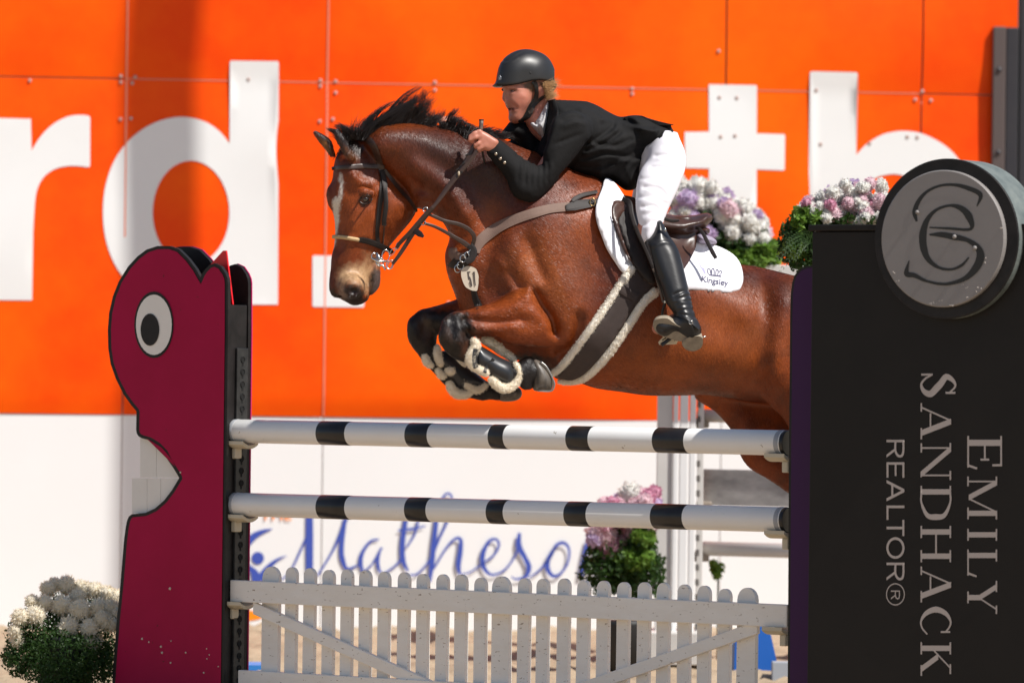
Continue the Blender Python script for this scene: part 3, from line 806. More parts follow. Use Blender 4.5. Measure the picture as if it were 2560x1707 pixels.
# jump cups
def cup(P, label, back=False):
    t = thing('jump_cup', label, 'jump cup', P, 'plastic jump cups')
    d = FT if not back else -FT; P = np.asarray(P)
    m1 = MB(); N_ = 9; V = []
    for i in range(N_):                                  # shallow cradle
        a = (i / (N_ - 1) - .5) * 2; h_ = .018 * a * a
        p = P - FN * a * .052 + np.array([0, 0, h_ - .004])
        for q, zz in ((-.012, 0), (.085, 0), (.085, -.016), (-.012, -.016)): V.append(p + d * q + np.array([0, 0, zz]))
    Fc = [(i * 4 + k, (i + 1) * 4 + k, (i + 1) * 4 + (k + 1) % 4, i * 4 + (k + 1) % 4) for i in range(N_ - 1) for k in range(4)] + [(0, 1, 2, 3), ((N_ - 1) * 4 + 3, (N_ - 1) * 4 + 2, (N_ - 1) * 4 + 1, (N_ - 1) * 4)]
    m1.add(V, Fc); m1.build('cradle', cup_m, t, bevel=.002)
    m2 = MB(); m2.box(P - FN * -.022 + d * -.010 + np.array([0, 0, -.062]), d * .03, -FN * .044, (0, 0, .045)); m2.build('lug', cup_m, t, bevel=.005)
    return t
def pole(name, label, pl, pr, bands):
    a = fpt(*pl); b = fpt(*pr); L = b - a; ln = np.linalg.norm(L); ax = L / ln
    t = thing(name, label, 'jump pole', a + L / 2, 'white and black jump poles'); r = .050
    def seg(x0, x1, rr, nm, m_, sm=True):
        mm_ = MB(); V0 = a + ax * x0; V1 = a + ax * x1
        pts = [V0, V0 + ax * .004, V1 - ax * .004, V1]
        mm_.tube(pts, [rr - .002, rr, rr, rr - .002], 40); o = mm_.build(nm, m_, t, smooth=False)
        o.data.polygons.foreach_set('use_smooth', [len(p.vertices) == 4 for p in o.data.polygons]); return o
    seg(.012, ln - .012, r, 'pole_body', pole_white)
    seg(0, .030, r + .0012, 'end_cap', pole_grey); seg(ln - .045, ln - .02, r + .0012, 'end_cap', pole_grey); seg(ln - .02, ln, r + .0006, 'end_cap', pole_black)
    for x0, x1 in bands:
        s0 = float((fpt(x0, pl[1] + (pr[1] - pl[1]) * (x0 - pl[0]) / (pr[0] - pl[0])) - a) @ ax); s1 = float((fpt(x1, pl[1] + (pr[1] - pl[1]) * (x1 - pl[0]) / (pr[0] - pl[0])) - a) @ ax)
        seg(s0, s1, r + .0008, 'band', pole_black)
    return a, b
pA = pole('jump_pole', 'upper white jump pole with five black bands, directly under the horse', (584, 1077), (1973, 1107), [(806, 880), (1028, 1086), (1236, 1276), (1430, 1488), (1646, 1727)])
pB = pole('jump_pole', 'lower white jump pole with five black bands, above the picket gate', (584, 1260), (1973, 1299), [(806, 880), (1027, 1083), (1231, 1276), (1425, 1483), (1641, 1723)])
cup(pA[0] + (0, 0, -.055) + FT * .01, 'cream cup under the left end of the upper pole')
cup(pB[0] + (0, 0, -.055) + FT * .01, 'cream cup under the left end of the lower pole')
cup(pA[1] + (0, 0, -.055) - FT * .0, 'cream cup under the right end of the upper pole', True)
cup(pB[1] + (0, 0, -.055) - FT * .0, 'cream cup under the right end of the lower pole', True)

# picket gate
gate = thing('picket_gate', 'white painted picket gate with round-topped pickets under the two poles', 'gate', (*fp(FLEN / 2, 0, 0)[:2], 0))
RT0, RT1 = fpt(579, 1449, .02), fpt(1971, 1511, .02); RB0, RB1 = fpt(579, 1503, .02), fpt(1971, 1568, .02)
s0, s1 = float(fs(RT0)), float(fs(RT1)); zT0, zT1 = float(RT0[2]), float(RT1[2]); zB0, zB1 = float(RB0[2]), float(RB1[2])
zT = lambda s_: zT0 + (zT1 - zT0) * (s_ - s0) / (s1 - s0); zB = lambda s_: zB0 + (zB1 - zB0) * (s_ - s0) / (s1 - s0)
def beam(name, a, b, h0, h1, off, th, m_, parent, bevel=.003):
    """beam between fence coordinates a=(s,zcentre) b; heights h"""
    mm_ = MB(); V = []
    for (s_, z_), h_ in ((a, h0), (b, h1)):
        for dz, o_ in ((-h_ / 2, off), (h_ / 2, off), (h_ / 2, off - th), (-h_ / 2, off - th)): V.append(fp(s_, z_ + dz, o_))
    mm_.add(V, [(0, 1, 2, 3), (7, 6, 5, 4), (0, 4, 5, 1), (1, 5, 6, 2), (2, 6, 7, 3), (3, 7, 4, 0)])
    return mm_.build(name, m_, parent, bevel=bevel)
beam('top_rail', (s0, (zT0 + zB0) / 2), (s1, (zT1 + zB1) / 2), zT0 - zB0, zT1 - zB1, .030, .034, fence_white, gate)
zl = .17
beam('bottom_rail', (s0 + .05, zl), (s1 - .05, zl), .09, .09, .030, .034, fence_white, gate)
for (p, q) in (((632, 1519), (1088, 1722)), ((1893, 1567), (1476, 1712))):
    a = fpt(*p, .02); b = fpt(*q, .02); d_ = b - a; k = (zl + .02 - a[2]) / d_[2]; b = a + d_ * k
    beam('brace', (float(fs(a)), float(a[2])), (float(fs(b)), float(b[2])), .052, .052, .020, .022, fence_white, gate)
pk = [627, 673, 715, 759, 801, 844, 887, 932, 976, 1020, 1064, 1109, 1157, 1208, 1252, 1299, 1344, 1390, 1436, 1483, 1529, 1577, 1623, 1669, 1721]
rp = random.Random(5)
for i, x in enumerate(pk):
    px = x * 1.0884; w = .090 if i in (0, 12, 24) else .058
    s_ = float(fs(fpt(px - 2, 1480, -.02))); top = zT(s_) + (.062 if i not in (11, 23) else .052) + rp.uniform(-.003, .003)
    V = []; N_ = 10; sh = top - min(w * .55, .05)
    prof = [(-w / 2, .13), (w / 2, .13)] + [(w / 2 * math.cos(a), sh + (top - sh) * math.sin(a)) for a in np.linspace(0, math.pi, N_)]
    tilt = rp.uniform(-.004, .004)
    for o_ in (-.0055, -.0275):
        for (ds, z_) in prof: V.append(fp(s_ + ds + tilt * z_, z_, o_))
    n_ = len(prof); Fc = [tuple(range(n_)), tuple(range(n_, 2 * n_))[::-1]] + [(k, k + n_, (k + 1) % n_ + n_, (k + 1) % n_) for k in range(n_)]
    mm_ = MB(); mm_.add(V, Fc); mm_.build('picket', fence_white, gate, bevel=.0015)
cup(fp(s0 - .01, zB0 + .0, 0) + (0, 0, -.012), 'cream cup under the left end of the picket gate rail')
cup(fp(s1 - .02, zB1 + .0, 0) + (0, 0, -.012), 'cream cup under the right end of the picket gate rail', True)

# right standard: purple board
wing2 = thing('wing_standard', 'narrow purple board with black edge at the right ends of the poles', 'jump standard', (*fpt(2100, 1500)[:2], 0))
Lp = Z6([(30, 1560), (33, 1440), (40, 1385), (52, 1348), (78, 1318), (112, 1303), (180, 1296), (500, 1290), (700, 1330), (740, 1500)]) + [(2350, 1900), (1968, 1900), (1972, 1200)]
slab('front_board', [Lp], lambda a, b: fpt(a, b, SB), lambda a, b: fpt(a, b, SB) - FN * .02, black_paint, wing2)
sheet('painted_face', [inset(Lp, 5.5)], lambda a, b: fpt(a, b, SB + .003), purple, wing2)
sQ = float(fs(fpt(1976, 900, SB)))
m_ = MB(); m_.box(fp(sQ + .03, 0, SB - .022), FT * .1, -FN * .11, (0, 0, 1.75)); m_.build('post', black_paint, wing2, bevel=.003)
slab('back_board', [Lp], lambda a, b: fpt(a, b, SB) - FN * .14 + FT * .1, lambda a, b: fpt(a, b, SB) - FN * .16 + FT * .1, black_paint, wing2)

# ------------------------------------------------------------------ sign box
SA = math.radians(31); ST = np.array([math.cos(SA), -math.sin(SA), 0]); SN = np.array([-math.sin(SA), -math.cos(SA), 0])
SP = at(2027, 900, 20.80)
def spt(px, py, off=0.0): return on_plane(px, py, SP + SN * off, SN)
sign = thing('sign_panel', 'tall black sign box lettered EMILY SANDHACK REALTOR at the right edge', 'sign', (SP[0], SP[1], 0))
zs = float(spt(2040, 566)[2]); P0 = SP.copy(); P0[2] = 0
m_ = MB(); m_.box(P0, ST * 1.35, -SN * .42, (0, 0, zs - .02)); m_.build('box', sign_black, sign, bevel=.004)
m_ = MB(); m_.box(P0 - ST * .013 + SN * .012 + (0, 0, zs - .018), ST * 1.38, -SN * .445, (0, 0, .024)); m_.build('top_lip', sign_black, sign, bevel=.004)
STEM, THIN, SER = .150, .050, .050
def q4(a, b, c, d): return [a, b, c, d]
def rect(x0, y0, x1, y1): return [(x0, y0), (x1, y0), (x1, y1), (x0, y1)]
def serif(xc, w, y, up): h = SER; return rect(xc - w / 2, y, xc + w / 2, y + h) if up else rect(xc - w / 2, y - h, xc + w / 2, y)
def stem(x, w=STEM, sw=.34): return [rect(x - w / 2, 0, x + w / 2, 1), serif(x, sw, 0, True), serif(x, sw, 1, False)]
def diag(x0, y0, x1, y1, w): return [(x0 - w / 2, y0), (x0 + w / 2, y0), (x1 + w / 2, y1), (x1 - w / 2, y1)]
def curve(pts, w):
    A, B = ribbon(pts, w, 5); return [tuple(p) for p in A] + [tuple(p) for p in B[::-1]]
def glyph(c, w):
    if c == 'I': return stem(w / 2)
    if c == 'E': return stem(.17) + [rect(.05, .95, w - .08, 1), rect(.05, 0, w - .05, .05), rect(.17, .48, w - .25, .53), [(w - .13, .72), (w - .08, .72), (w - .08, 1), (w - .14, 1)][:4], [(w - .08, 0), (w, .27), (w - .05, .29), (w - .14, 0)], rect(w - .27, .38, w - .22, .63)]
    if c == 'L': return stem(.17) + [rect(.05, 0, w - .05, .05), [(w - .09, 0), (w, .30), (w - .05, .32), (w - .16, 0)]]
    if c == 'H': return stem(.17) + stem(w - .17) + [rect(.17, .48, w - .17, .535)]
    if c == 'N': return [rect(.12, 0, .165, 1), serif(.14, .26, 0, True), rect(w - .165, 0, w - .12, 1), serif(w - .14, .26, 1, False), diag(.16, 1, w - .16, 0, .17), serif(.10, .2, 1, False)]
    if c == 'M': return [rect(.12, 0, .165, 1), serif(.14, .28, 0, True), rect(w - .25, 0, w - .10, 1), serif(w - .17, .34, 0, True), serif(w - .12, .24, 1, False), serif(.10, .2, 1, False), diag(.17, 1, w / 2 - .01, .05, .16), diag(w - .20, 1, w / 2 + .02, .05, .05)]
    if c == 'A': return [diag(.10, 0, w / 2 - .02, 1, .05), diag(w - .17, 0, w / 2, 1, .165), serif(.11, .24, 0, True), serif(w - .16, .32, 0, True), rect(w * .27, .30, w * .66, .35)]
    if c == 'Y': return [rect(w / 2 - .07, 0, w / 2 + .08, .48), serif(w / 2, .34, 0, True), diag(w / 2, .42, .16, 1, .16), diag(w / 2 + .03, .42, w - .12, 1, .05), serif(.16, .32, 1, False), serif(w - .12, .24, 1, False)]
    if c == 'K': return stem(.17) + [diag(.22, .42, w - .18, 1, .055), diag(w - .15, 0, .40, .58, .17), serif(w - .17, .28, 1, False), serif(w - .13, .30, 0, True)]
    if c == 'D': return stem(.17) + [curve([(.17, .975), (w * .5, .97), (w - .13, .78), (w - .08, .5), (w - .13, .22), (w * .5, .03), (.17, .025)], [.05, .06, .13, .17, .13, .06, .05])]
    if c == 'C': return [curve([(w - .10, .82), (w - .25, .95), (w * .5, .98), (.20, .82), (.09, .5), (.20, .18), (w * .5, .02), (w - .22, .05), (w - .04, .22)], [.05, .05, .06, .13, .17, .13, .06, .05, .04]), rect(w - .13, .66, w - .08, .97)]
    if c == 'S': return [curve([(w - .14, .80), (w * .55, .975), (.22, .90), (.14, .72), (.30, .57), (w * .6, .46), (w - .12, .28), (w - .18, .10), (w * .48, .02), (.18, .14), (.10, .30)], [.04, .05, .10, .15, .17, .18, .16, .12, .06, .05, .04]), rect(w - .17, .70, w - .12, .98), rect(.06, .02, .11, .34)]
def glyph_mesh(name, polys, fmap, m_, parent):
    V = []; E = []
    for L in polys:
        b = len(V); V += [tuple(p) for p in L]; E += [(b + i, b + (i + 1) % len(L)) for i in range(len(L))]
    r = geometry.delaunay_2d_cdt([Vector(p) for p in V], E, [], 0, 1e-6)
    P = np.array([tuple(p) for p in r[0]]); T = np.array(list(r[2])); C = P[T].mean(1)
    ins = np.zeros(len(C), bool)
    for L in polys: ins |= in_poly(C[:, 0], C[:, 1], [L])
    T = T[ins]; W = fmap(P[:, 0], P[:, 1]); return mesh(name, W, fix(W, T), m_, parent)
def word(chars, x_base, x_cap, first_cap=None):
    for i, (c, y0, y1) in enumerate(chars):
        xc = first_cap if (i == 0 and first_cap) else x_cap
        H_ = (xc - x_base) * 600 / 1037; y0s, y1s = 800 + y0 * 600 / 1037, 800 + y1 * 600 / 1037
        capm = H_ / .857                                   # foreshortened height -> true
        w_ = (y1s - y0s) / capm
        def fm(gx_, gy_, H_=H_, y0s=y0s, y1s=y1s, w_=w_):
            return spt(1960 + x_base * 600 / 1037 + gy_ * H_, y0s + gx_ / w_ * (y1s - y0s), .003)
        glyph_mesh('letter', glyph(c, w_), fm, sign_text, sign)
word([('E', 500, 645), ('M', 675, 860), ('I', 893, 960), ('L', 990, 1110), ('Y', 1125, 1268)], 792, 921, 942)
word([('S', 220, 340), ('A', 360, 515), ('N', 530, 692), ('D', 715, 862), ('H', 888, 1045), ('A', 1065, 1218), ('C', 1235, 1362), ('K', 1390, 1532)], 590, 722, 744)
def sans(polys, y0, y1):
    H_ = 77 * 600 / 1037
    for_ = lambda gx_, gy_: spt(1960 + 443 * 600 / 1037 + gy_ * H_, 800 + (y0 + gx_ * (y1 - y0)) * 600 / 1037, .003)
    glyph_mesh('letter', polys, for_, sign_text, sign)
th = .12; tv = .10
R_ = lambda: [rect(.02, 0, .02 + tv + .03, 1), curve([(.1, .945), (.6, .945), (.85, .86), (.86, .66), (.6, .5), (.1, .5)], [.11, .11, .13, .13, .11, .11]), diag(.88, 0, .52, .5, .15)]
sans(R_(), 515, 597); sans([rect(.05, 0, .2, 1), rect(.05, 0, 1, .11), rect(.05, .89, 1, 1), rect(.05, .46, .9, .56)], 610, 680)
sans([diag(.07, 0, .5, 1, .14), diag(.93, 0, .5, 1, .14), rect(.25, .27, .75, .38)], 690, 782); sans([rect(.05, 0, .22, 1), rect(.05, 0, 1, .11)], 797, 862)
sans([rect(.42, 0, .58, 1), rect(0, .89, 1, 1)], 862, 932)
O_ = lambda: [curve([(.5 + .44 * math.cos(a), .5 + .45 * math.sin(a)) for a in np.linspace(0, 2 * math.pi, 21)], .12)]
sans(O_(), 937, 1030); sans(R_(), 1045, 1127)
sans([curve([(.5 + .47 * math.cos(a), .5 + .5 * math.sin(a)) for a in np.linspace(0, 2 * math.pi, 25)], .05)] + [[(.32 + .42 * x, .25 + .5 * y) for x, y in L] for L in R_()], 1135, 1232)
# emblem disc
emb = thing('emblem_disc', 'thick round grey and black emblem disc with entwined letters on top of the black sign', 'emblem', spt(2368, 597))
def disc_pt(c, r, a, off): return c + r * (math.cos(a) * ST + math.sin(a) * np.array([0, 0, 1.])) + SN * off
C0 = spt(2365, 597, .045); NS = 96
def disc(name, r, o0, o1, m_, par, c=C0, chamfer=.004, cx=0):
    mm_ = MB(); V = []; prof = [(r, o0), (r, o1 - chamfer), (r - chamfer, o1)]
    for rr, oo in prof:
        for k in range(NS): V.append(disc_pt(c, rr, 2 * math.pi * k / NS, oo))
    Fc = [(j * NS + k, j * NS + (k + 1) % NS, (j + 1) * NS + (k + 1) % NS, (j + 1) * NS + k) for j in range(2) for k in range(NS)] + [tuple(2 * NS + k for k in range(NS)), tuple(range(NS))[::-1]]
    mm_.add(V, Fc); return mm_.build(name, m_, par)
RZ = 200 / FPX * 20.45
disc('rim_drum', RZ, -.20, -.003, disc_rim, emb)
disc('black_ring', RZ + .001, -.0025, .0, black_paint, emb)
disc('grey_face', RZ * .857, .0005, .022, disc_grey, emb, spt(2362, 597, .045))
eps = lambda off: (lambda px, py, o: spt(px, py, .045 + off + o))
tr = lambda pts, w: (pts, w)
emb_dark = mat('emblem_black', (.012, .011, .011), .35)
strokes_mesh('monogram', [
    tr([(650, 1085), (640, 1040), (660, 985), (700, 940), (760, 912), (830, 906), (900, 922), (962, 955), (945, 1012)], [10, 24, 20, 14, 12, 14, 22, 24, 4]),
    tr([(712, 1115), (810, 1120), (915, 1122), (905, 1060), (865, 1020), (810, 1008), (745, 1030), (700, 1080), (680, 1150), (685, 1220), (710, 1275), (760, 1312), (820, 1320), (870, 1300), (905, 1262)], [6, 12, 14, 36, 26, 12, 14, 24, 36, 34, 24, 14, 12, 14, 6]),
    tr([(712, 1150), (770, 1150), (835, 1162), (900, 1178), (950, 1215), (962, 1262), (935, 1320), (880, 1368), (790, 1392), (700, 1378), (640, 1350), (600, 1340), (612, 1278)], [8, 26, 30, 20, 30, 40, 36, 22, 14, 12, 22, 26, 4])],
    Z6, eps(.0235), emb_dark, emb)
for (a, b, r_) in ((652, 1040, .0078), (835, 1160, .0085), (935, 1215, .0085)):
    mb_ = MB(); mb_.sphere(spt(*Z6([(a, b)])[0], .045 + .027), r_, 12, 8); mb_.build('stud', disc_grey, emb, True)
mb_ = MB(); rs = random.Random(4)
for (a, b) in [(770, 1475), (740, 1485), (715, 1490), (820, 1497), (880, 1395), (893, 1410), (960, 1410), (945, 1425), (905, 1460), (985, 1265), (992, 1285), (555, 1375), (535, 1335), (1060, 1120)]:
    for _ in range(3): mb_.sphere(spt(*Z6([(a + rs.uniform(-10, 10), b + rs.uniform(-4, 4))])[0], .045 + .0222), (.003 * rs.uniform(.5, 1.5), .0006, .002 * rs.uniform(.5, 1.4)), 6, 4)
mb_.build('scuffs', mat('scuff', (.45, .40, .36), .8), emb)['kind'] = 'stuff'

# ------------------------------------------------------------------ jump behind, out of focus
YB = 27.2
bst = thing('fluted_standard', 'white fluted jump standard under the horse belly, in front of the wall', 'jump standard', (at(1690, 1600, YB)[0], YB, 0))
def bx(name, x0, x1, y0, y1, Y, dep, m_, par, yr=None):
    a = at(x0, (y0 + y1) / 2, Y); b = at(x1, (y0 + y1) / 2, Y); zt = float(at(x0, y0, Y)[2]); zb = max(0.0, float(at(x0, y1, Y)[2])) if y1 < 1700 else 0.0
    mm_ = MB(); mm_.box((a[0], Y, zb), (b[0] - a[0], 0, 0), (0, dep, 0), (0, 0, zt - zb)); return mm_.build(nm_(name), m_, par, bevel=.004)
nm_ = lambda s_: s_
bx('panel', 1640, 1679, 700, 1950, YB, .06, grey_white, bst)
for (x0, x1) in ((1681, 1693), (1697, 1718), (1722, 1737)): bx('flute', x0, x1, 700, 1950, YB - .02, .08, banner_white, bst)
bx('perforated_track', 1742, 1757, 700, 1950, YB + .0, .05, grey_white, bst)
hb = MB()
for z_ in np.arange(.2, 1.75, .075):
    a = at(1749, 900, YB)[0]; hb.box((a - .009, YB - .003, z_), (.018, 0, 0), (0, .01, 0), (0, 0, .03))
hb.build('track_holes', mat('hole_grey', (.12, .11, .10), .8), bst)['kind'] = 'stuff'
bx('foot', 1570, 1760, 1580, 1660, YB - .25, .5, grey_white, bst)
bt = np.array([math.cos(math.radians(25)), -math.sin(math.radians(25)), 0])
def back_rail(name, label, px, y0, y1, m_, flat, cat='jump pole', px2=2100):
    a = at(px, (y0 + y1) / 2, YB + .1); r = (y1 - y0) / 2 / FPX * YB
    t = thing(name, label, cat, a + bt * .5)
    mm_ = MB()
    if flat: mm_.box(a - (0, 0, r) , bt * 1.6, np.array([-bt[1], bt[0], 0]) * .03, (0, 0, 2 * r)); mm_.build('board', m_, t, bevel=.003)
    else: mm_.tube([a, a + bt * 1.6], r, 20); mm_.build('pole_body', m_, t, True)
    mm_ = MB(); mm_.box(a - (.03, .04, r + .03), (.08, 0, 0), (0, .08, 0), (0, 0, .05)); mm_.build('cup', mat('dirty_metal', (.25, .21, .17), .5), t, bevel=.01)
back_rail('jump_rail', 'grey top rail of the blurred jump behind the horse belly', 1748, 1022, 1055, grey_white, False)
back_rail('marble_plank', 'grey marble-patterned plank of the blurred jump behind', 1756, 1172, 1262, marble, True, 'jump plank')
back_rail('jump_rail', 'lower round grey rail of the blurred jump, beneath the marble plank', 1748, 1352, 1388, grey_white, False)
# low blue stand and blue and white block
bs = thing('blue_stand', 'blue wedge-shaped stand behind the right end of the picket gate', 'stand', at(1890, 1690, 26.4))
slab('wedge', [[(1838, 1600), (1905, 1560), (1922, 1560), (1952, 1700), (1834, 1700)]], lambda a, b: at(a, b, 26.4), lambda a, b: at(a, b, 26.4) + (0, .25, 0), blue_m, bs)
slab('side_panel', [[(1796, 1695), (1818, 1610), (1838, 1600), (1834, 1702)]], lambda a, b: at(a, b, 26.42), lambda a, b: at(a, b, 26.42) + (0, .2, 0), mat('pale_blue', (.35, .42, .55), .5), bs)
m_ = MB(); p = at(1930, 1710, 26.2); m_.box(p, (.10, 0, 0), (0, .1, 0), (0, 0, .11)); m_.build('foot_block', mat('block_grey', (.33, .36, .40), .6), bs, bevel=.004)
bb = thing('blue_block', 'blue and white block on the sand behind the left end of the gate', 'block', at(630, 1720, 26.0))
def bk(L, Y, d_, m_, nme): slab(nme, [L], lambda a, b: at(a, b, Y), lambda a, b: at(a, b, Y) + (0, d_, 0), m_, bb)
bk([(560, 1661), (664, 1662), (666, 1760), (560, 1760)], 26.0, .3, mat('light_blue_plastic', (.03, .22, .62), .4), 'body')
bk([(560, 1690), (652, 1690), (657, 1762), (560, 1762)], 25.985, .012, banner_white, 'white_face')
# ------------------------------------------------------------------ the horse
HS = .30
HX = float(at(1500, 700, 22.3)[0])
def HY(px, off=0.0):
    """depth of the horse's middle plane at a photo x"""
    sx, _ = slopes(px, 800); return float((22.3 + off - HS * HX) / (1 - HS * sx))
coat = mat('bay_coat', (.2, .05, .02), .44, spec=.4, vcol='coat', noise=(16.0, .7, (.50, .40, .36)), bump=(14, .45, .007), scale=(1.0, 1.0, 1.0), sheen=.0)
def hairify(m):
    nt = m.node_tree; N = nt.nodes; L = nt.links; b = N['Principled BSDF']
    tc = N.new('ShaderNodeTexCoord'); mp = N.new('ShaderNodeMapping'); mp.inputs['Rotation'].default_value = (0, .75, 0); mp.inputs['Scale'].default_value = (260, 200, 45)
    L.new(tc.outputs['Object'], mp.inputs[0]); nz = N.new('ShaderNodeTexNoise'); nz.inputs['Scale'].default_value = 1.0; nz.inputs['Detail'].default_value = 4
    L.new(mp.outputs[0], nz.inputs['Vector'])
    n2 = N.new('ShaderNodeTexNoise'); n2.inputs['Scale'].default_value = 11; n2.inputs['Detail'].default_value = 5; n2.inputs['Distortion'].default_value = .6; L.new(tc.outputs['Object'], n2.inputs['Vector'])
    r = N.new('ShaderNodeMapRange'); r.inputs[1].default_value = .35; r.inputs[2].default_value = .68; r.inputs[3].default_value = .36; r.inputs[4].default_value = .60; L.new(n2.outputs['Fac'], r.inputs[0]); L.new(r.outputs[0], b.inputs['Roughness'])
    old = [l for l in L if l.to_socket == b.inputs['Normal']][0].from_node
    bp = N.new('ShaderNodeBump'); bp.inputs['Strength'].default_value = .55; bp.inputs['Distance'].default_value = .0025
    L.new(nz.outputs['Fac'], bp.inputs['Height']); L.new(old.outputs[0], bp.inputs['Normal']); L.new(bp.outputs[0], b.inputs['Normal'])
hairify(coat)
dark_hair = mat('black_mane_hair', (.012, .008, .007), .42, spec=.5, noise=(30, .5, (.03, .018, .014)))
T0 = Sculpt((-1.03, 21.2, .30), (2.02, 23.35, 2.66), .0075)
def hin(poly, off, T, R, **kw):
    kw.setdefault('s', HS); T0.inflate(poly, 22.3 + off, T, R, X0=HX, **kw)
# trunk
trunk = Z3([(345, 460), (326, 520), (332, 600), (352, 680), (386, 760), (402, 830), (430, 930), (500, 1045), (600, 1130), (760, 1195), (900, 1250), (1005, 1310)]) + \
    [(1395, 947), (1446, 956), (1490, 970), (1553, 979), (1620, 988), (1700, 988), (1770, 987), (1850, 1000), (1935, 1010), (2040, 1020), (2130, 985), (2185, 900), (2180, 810), (2130, 745), (2050, 706), (1987, 690), (1936, 677), (1890, 667), (1849, 661), (1790, 645), (1720, 620), (1640, 580), (1590, 530), (1540, 475), (1500, 452), (1440, 438), (1390, 420), (1320, 400), (1240, 430), (1190, 520), (1150, 580)]
hin(trunk, 0, .20, .24, k=.03, T1=((1200, 700), (1450, 740), .285))
hin(Z3([(330, 470), (330, 620), (400, 830), (520, 1030), (760, 1130), (1000, 1100), (1150, 900), (1200, 500), (1000, 250), (700, 250), (500, 380)]), 0, .20, .2, k=.05)
# croup and thighs
for q in (-.17, .17):
    hin([(1930, 700), (2060, 720), (2150, 790), (2185, 900), (2150, 1010), (2060, 1060), (1985, 1040), (1900, 960), (1880, 820)], q, .13, .16, k=.06)
# neck
neck = Z1([(520, 470), (560, 430), (640, 394), (720, 364), (820, 352), (920, 353), (1010, 362), (1090, 380), (1170, 405), (1240, 450)]) + [(1240, 345), (1300, 368), (1370, 395), (1440, 430), (1500, 460), (1470, 560), (1380, 640), (1250, 700), (1150, 690)] + \
    Z1([(1130, 1220), (1140, 1140), (1112, 1050), (1075, 990), (1000, 938), (930, 905), (892, 880), (800, 780), (640, 640)])
hin(neck, 0, .125, .13, k=.05, T1=((1000, 430), (1350, 560), .20))
# head
HO = -.02
head = Z1([(430, 450), (385, 540), (358, 620), (346, 695), (330, 745), (318, 850), (340, 900), (352, 960), (352, 1050), (346, 1110), (338, 1200), (332, 1280), (324, 1340), (321, 1400), (329, 1448), (352, 1470), (395, 1482), (430, 1500), (460, 1518), (490, 1526), (530, 1517), (566, 1497), (588, 1468), (596, 1400), (606, 1330), (640, 1240), (690, 1172), (740, 1108), (790, 1048), (850, 975), (880, 925), (890, 880), (884, 800), (850, 720), (780, 620), (700, 520), (600, 440), (510, 420)])
hin(head, HO, .108, .10, k=.02, T1=((870, 460), (850, 700), .062), s=.22)
hin(Z1([(560, 1300), (620, 1230), (650, 1262), (656, 1310), (655, 1380), (644, 1412), (622, 1438), (600, 1455), (588, 1440), (592, 1370)]), HO, .040, .04, k=.02, s=.22)    # lower lip and chin
hin(Z1([(310, 765), (305, 800), (318, 850), (345, 890), (400, 850), (390, 780), (340, 740)]), HO + .075, .03, .03, k=.02)      # far brow
hin(Z1([(390, 560), (480, 540), (560, 600), (600, 700), (570, 760), (480, 760), (400, 700)]), HO, .118, .09, k=.04, s=.22)     # forehead
hin(Z1([(640, 780), (760, 740), (840, 800), (870, 880), (840, 940), (760, 1030), (680, 1060), (630, 980), (620, 860)]), HO, .112, .08, k=.03, s=.22)  # cheek
nearH = HY(880, HO)
def hp(X, Y, off): 
    (a, b), = Z1([(X, Y)]); return at(a, b, HY(a, off))
# muzzle and nostrils
T0.ell(hp(470, 1400, HO), (.055, .066, .05), .03)
for sg in (-1, 1):
    T0.ell(hp(480, 1430, HO + sg * .058), (.030, .018, .030), .015)
T0.ell(hp(482, 1430, HO - .085), (.024, .034, .020), .008, op='sub', ang=.5)
T0.ell(hp(400, 1440, HO + .075), (.02, .022, .017), .01, op='sub')
# eyes: brow, socket
T0.ell(hp(560, 790, HO - .095), (.042, .022, .020), .018, ang=-.25)
T0.ell(hp(560, 832, HO - .118), (.026, .016, .017), .008, op='sub', ang=.2)
# ears
def ear(base, tip, off, bw, lean):
    a = hp(*base, off); b = hp(*tip, off + lean); m = (a + b) / 2
    n = 10
    for i in range(n):
        t0, t1 = i / n, (i + 1) / n
        w = lambda t: bw * max(.09, (1 - t) ** .6 * (.75 + .9 * t))
        T0.cap(a + (b - a) * t0, a + (b - a) * t1, w(t0), w(t1), .006, sy=.55)
hin(Z1([(205, 367), (222, 372), (262, 396), (305, 422), (335, 446), (352, 500), (368, 560), (345, 572), (312, 530), (285, 492), (258, 462), (232, 428), (210, 394)]), .02, .026, .024, k=.008, sm=4)
hin(Z1([(338, 363), (366, 362), (392, 384), (424, 422), (456, 468), (486, 516), (514, 566), (500, 596), (440, 580), (405, 524), (382, 474), (357, 420)]), -.065, .024, .024, k=.008, sm=4)
hin(Z1([(368, 384), (405, 412), (446, 462), (478, 520), (458, 545), (418, 498), (388, 446)]), -.098, .016, .014, k=.006, op='sub', sm=4)
hin(Z1([(232, 392), (275, 424), (312, 458), (326, 516), (300, 500), (262, 452)]), -.008, .012, .012, k=.006, op='sub', sm=4)
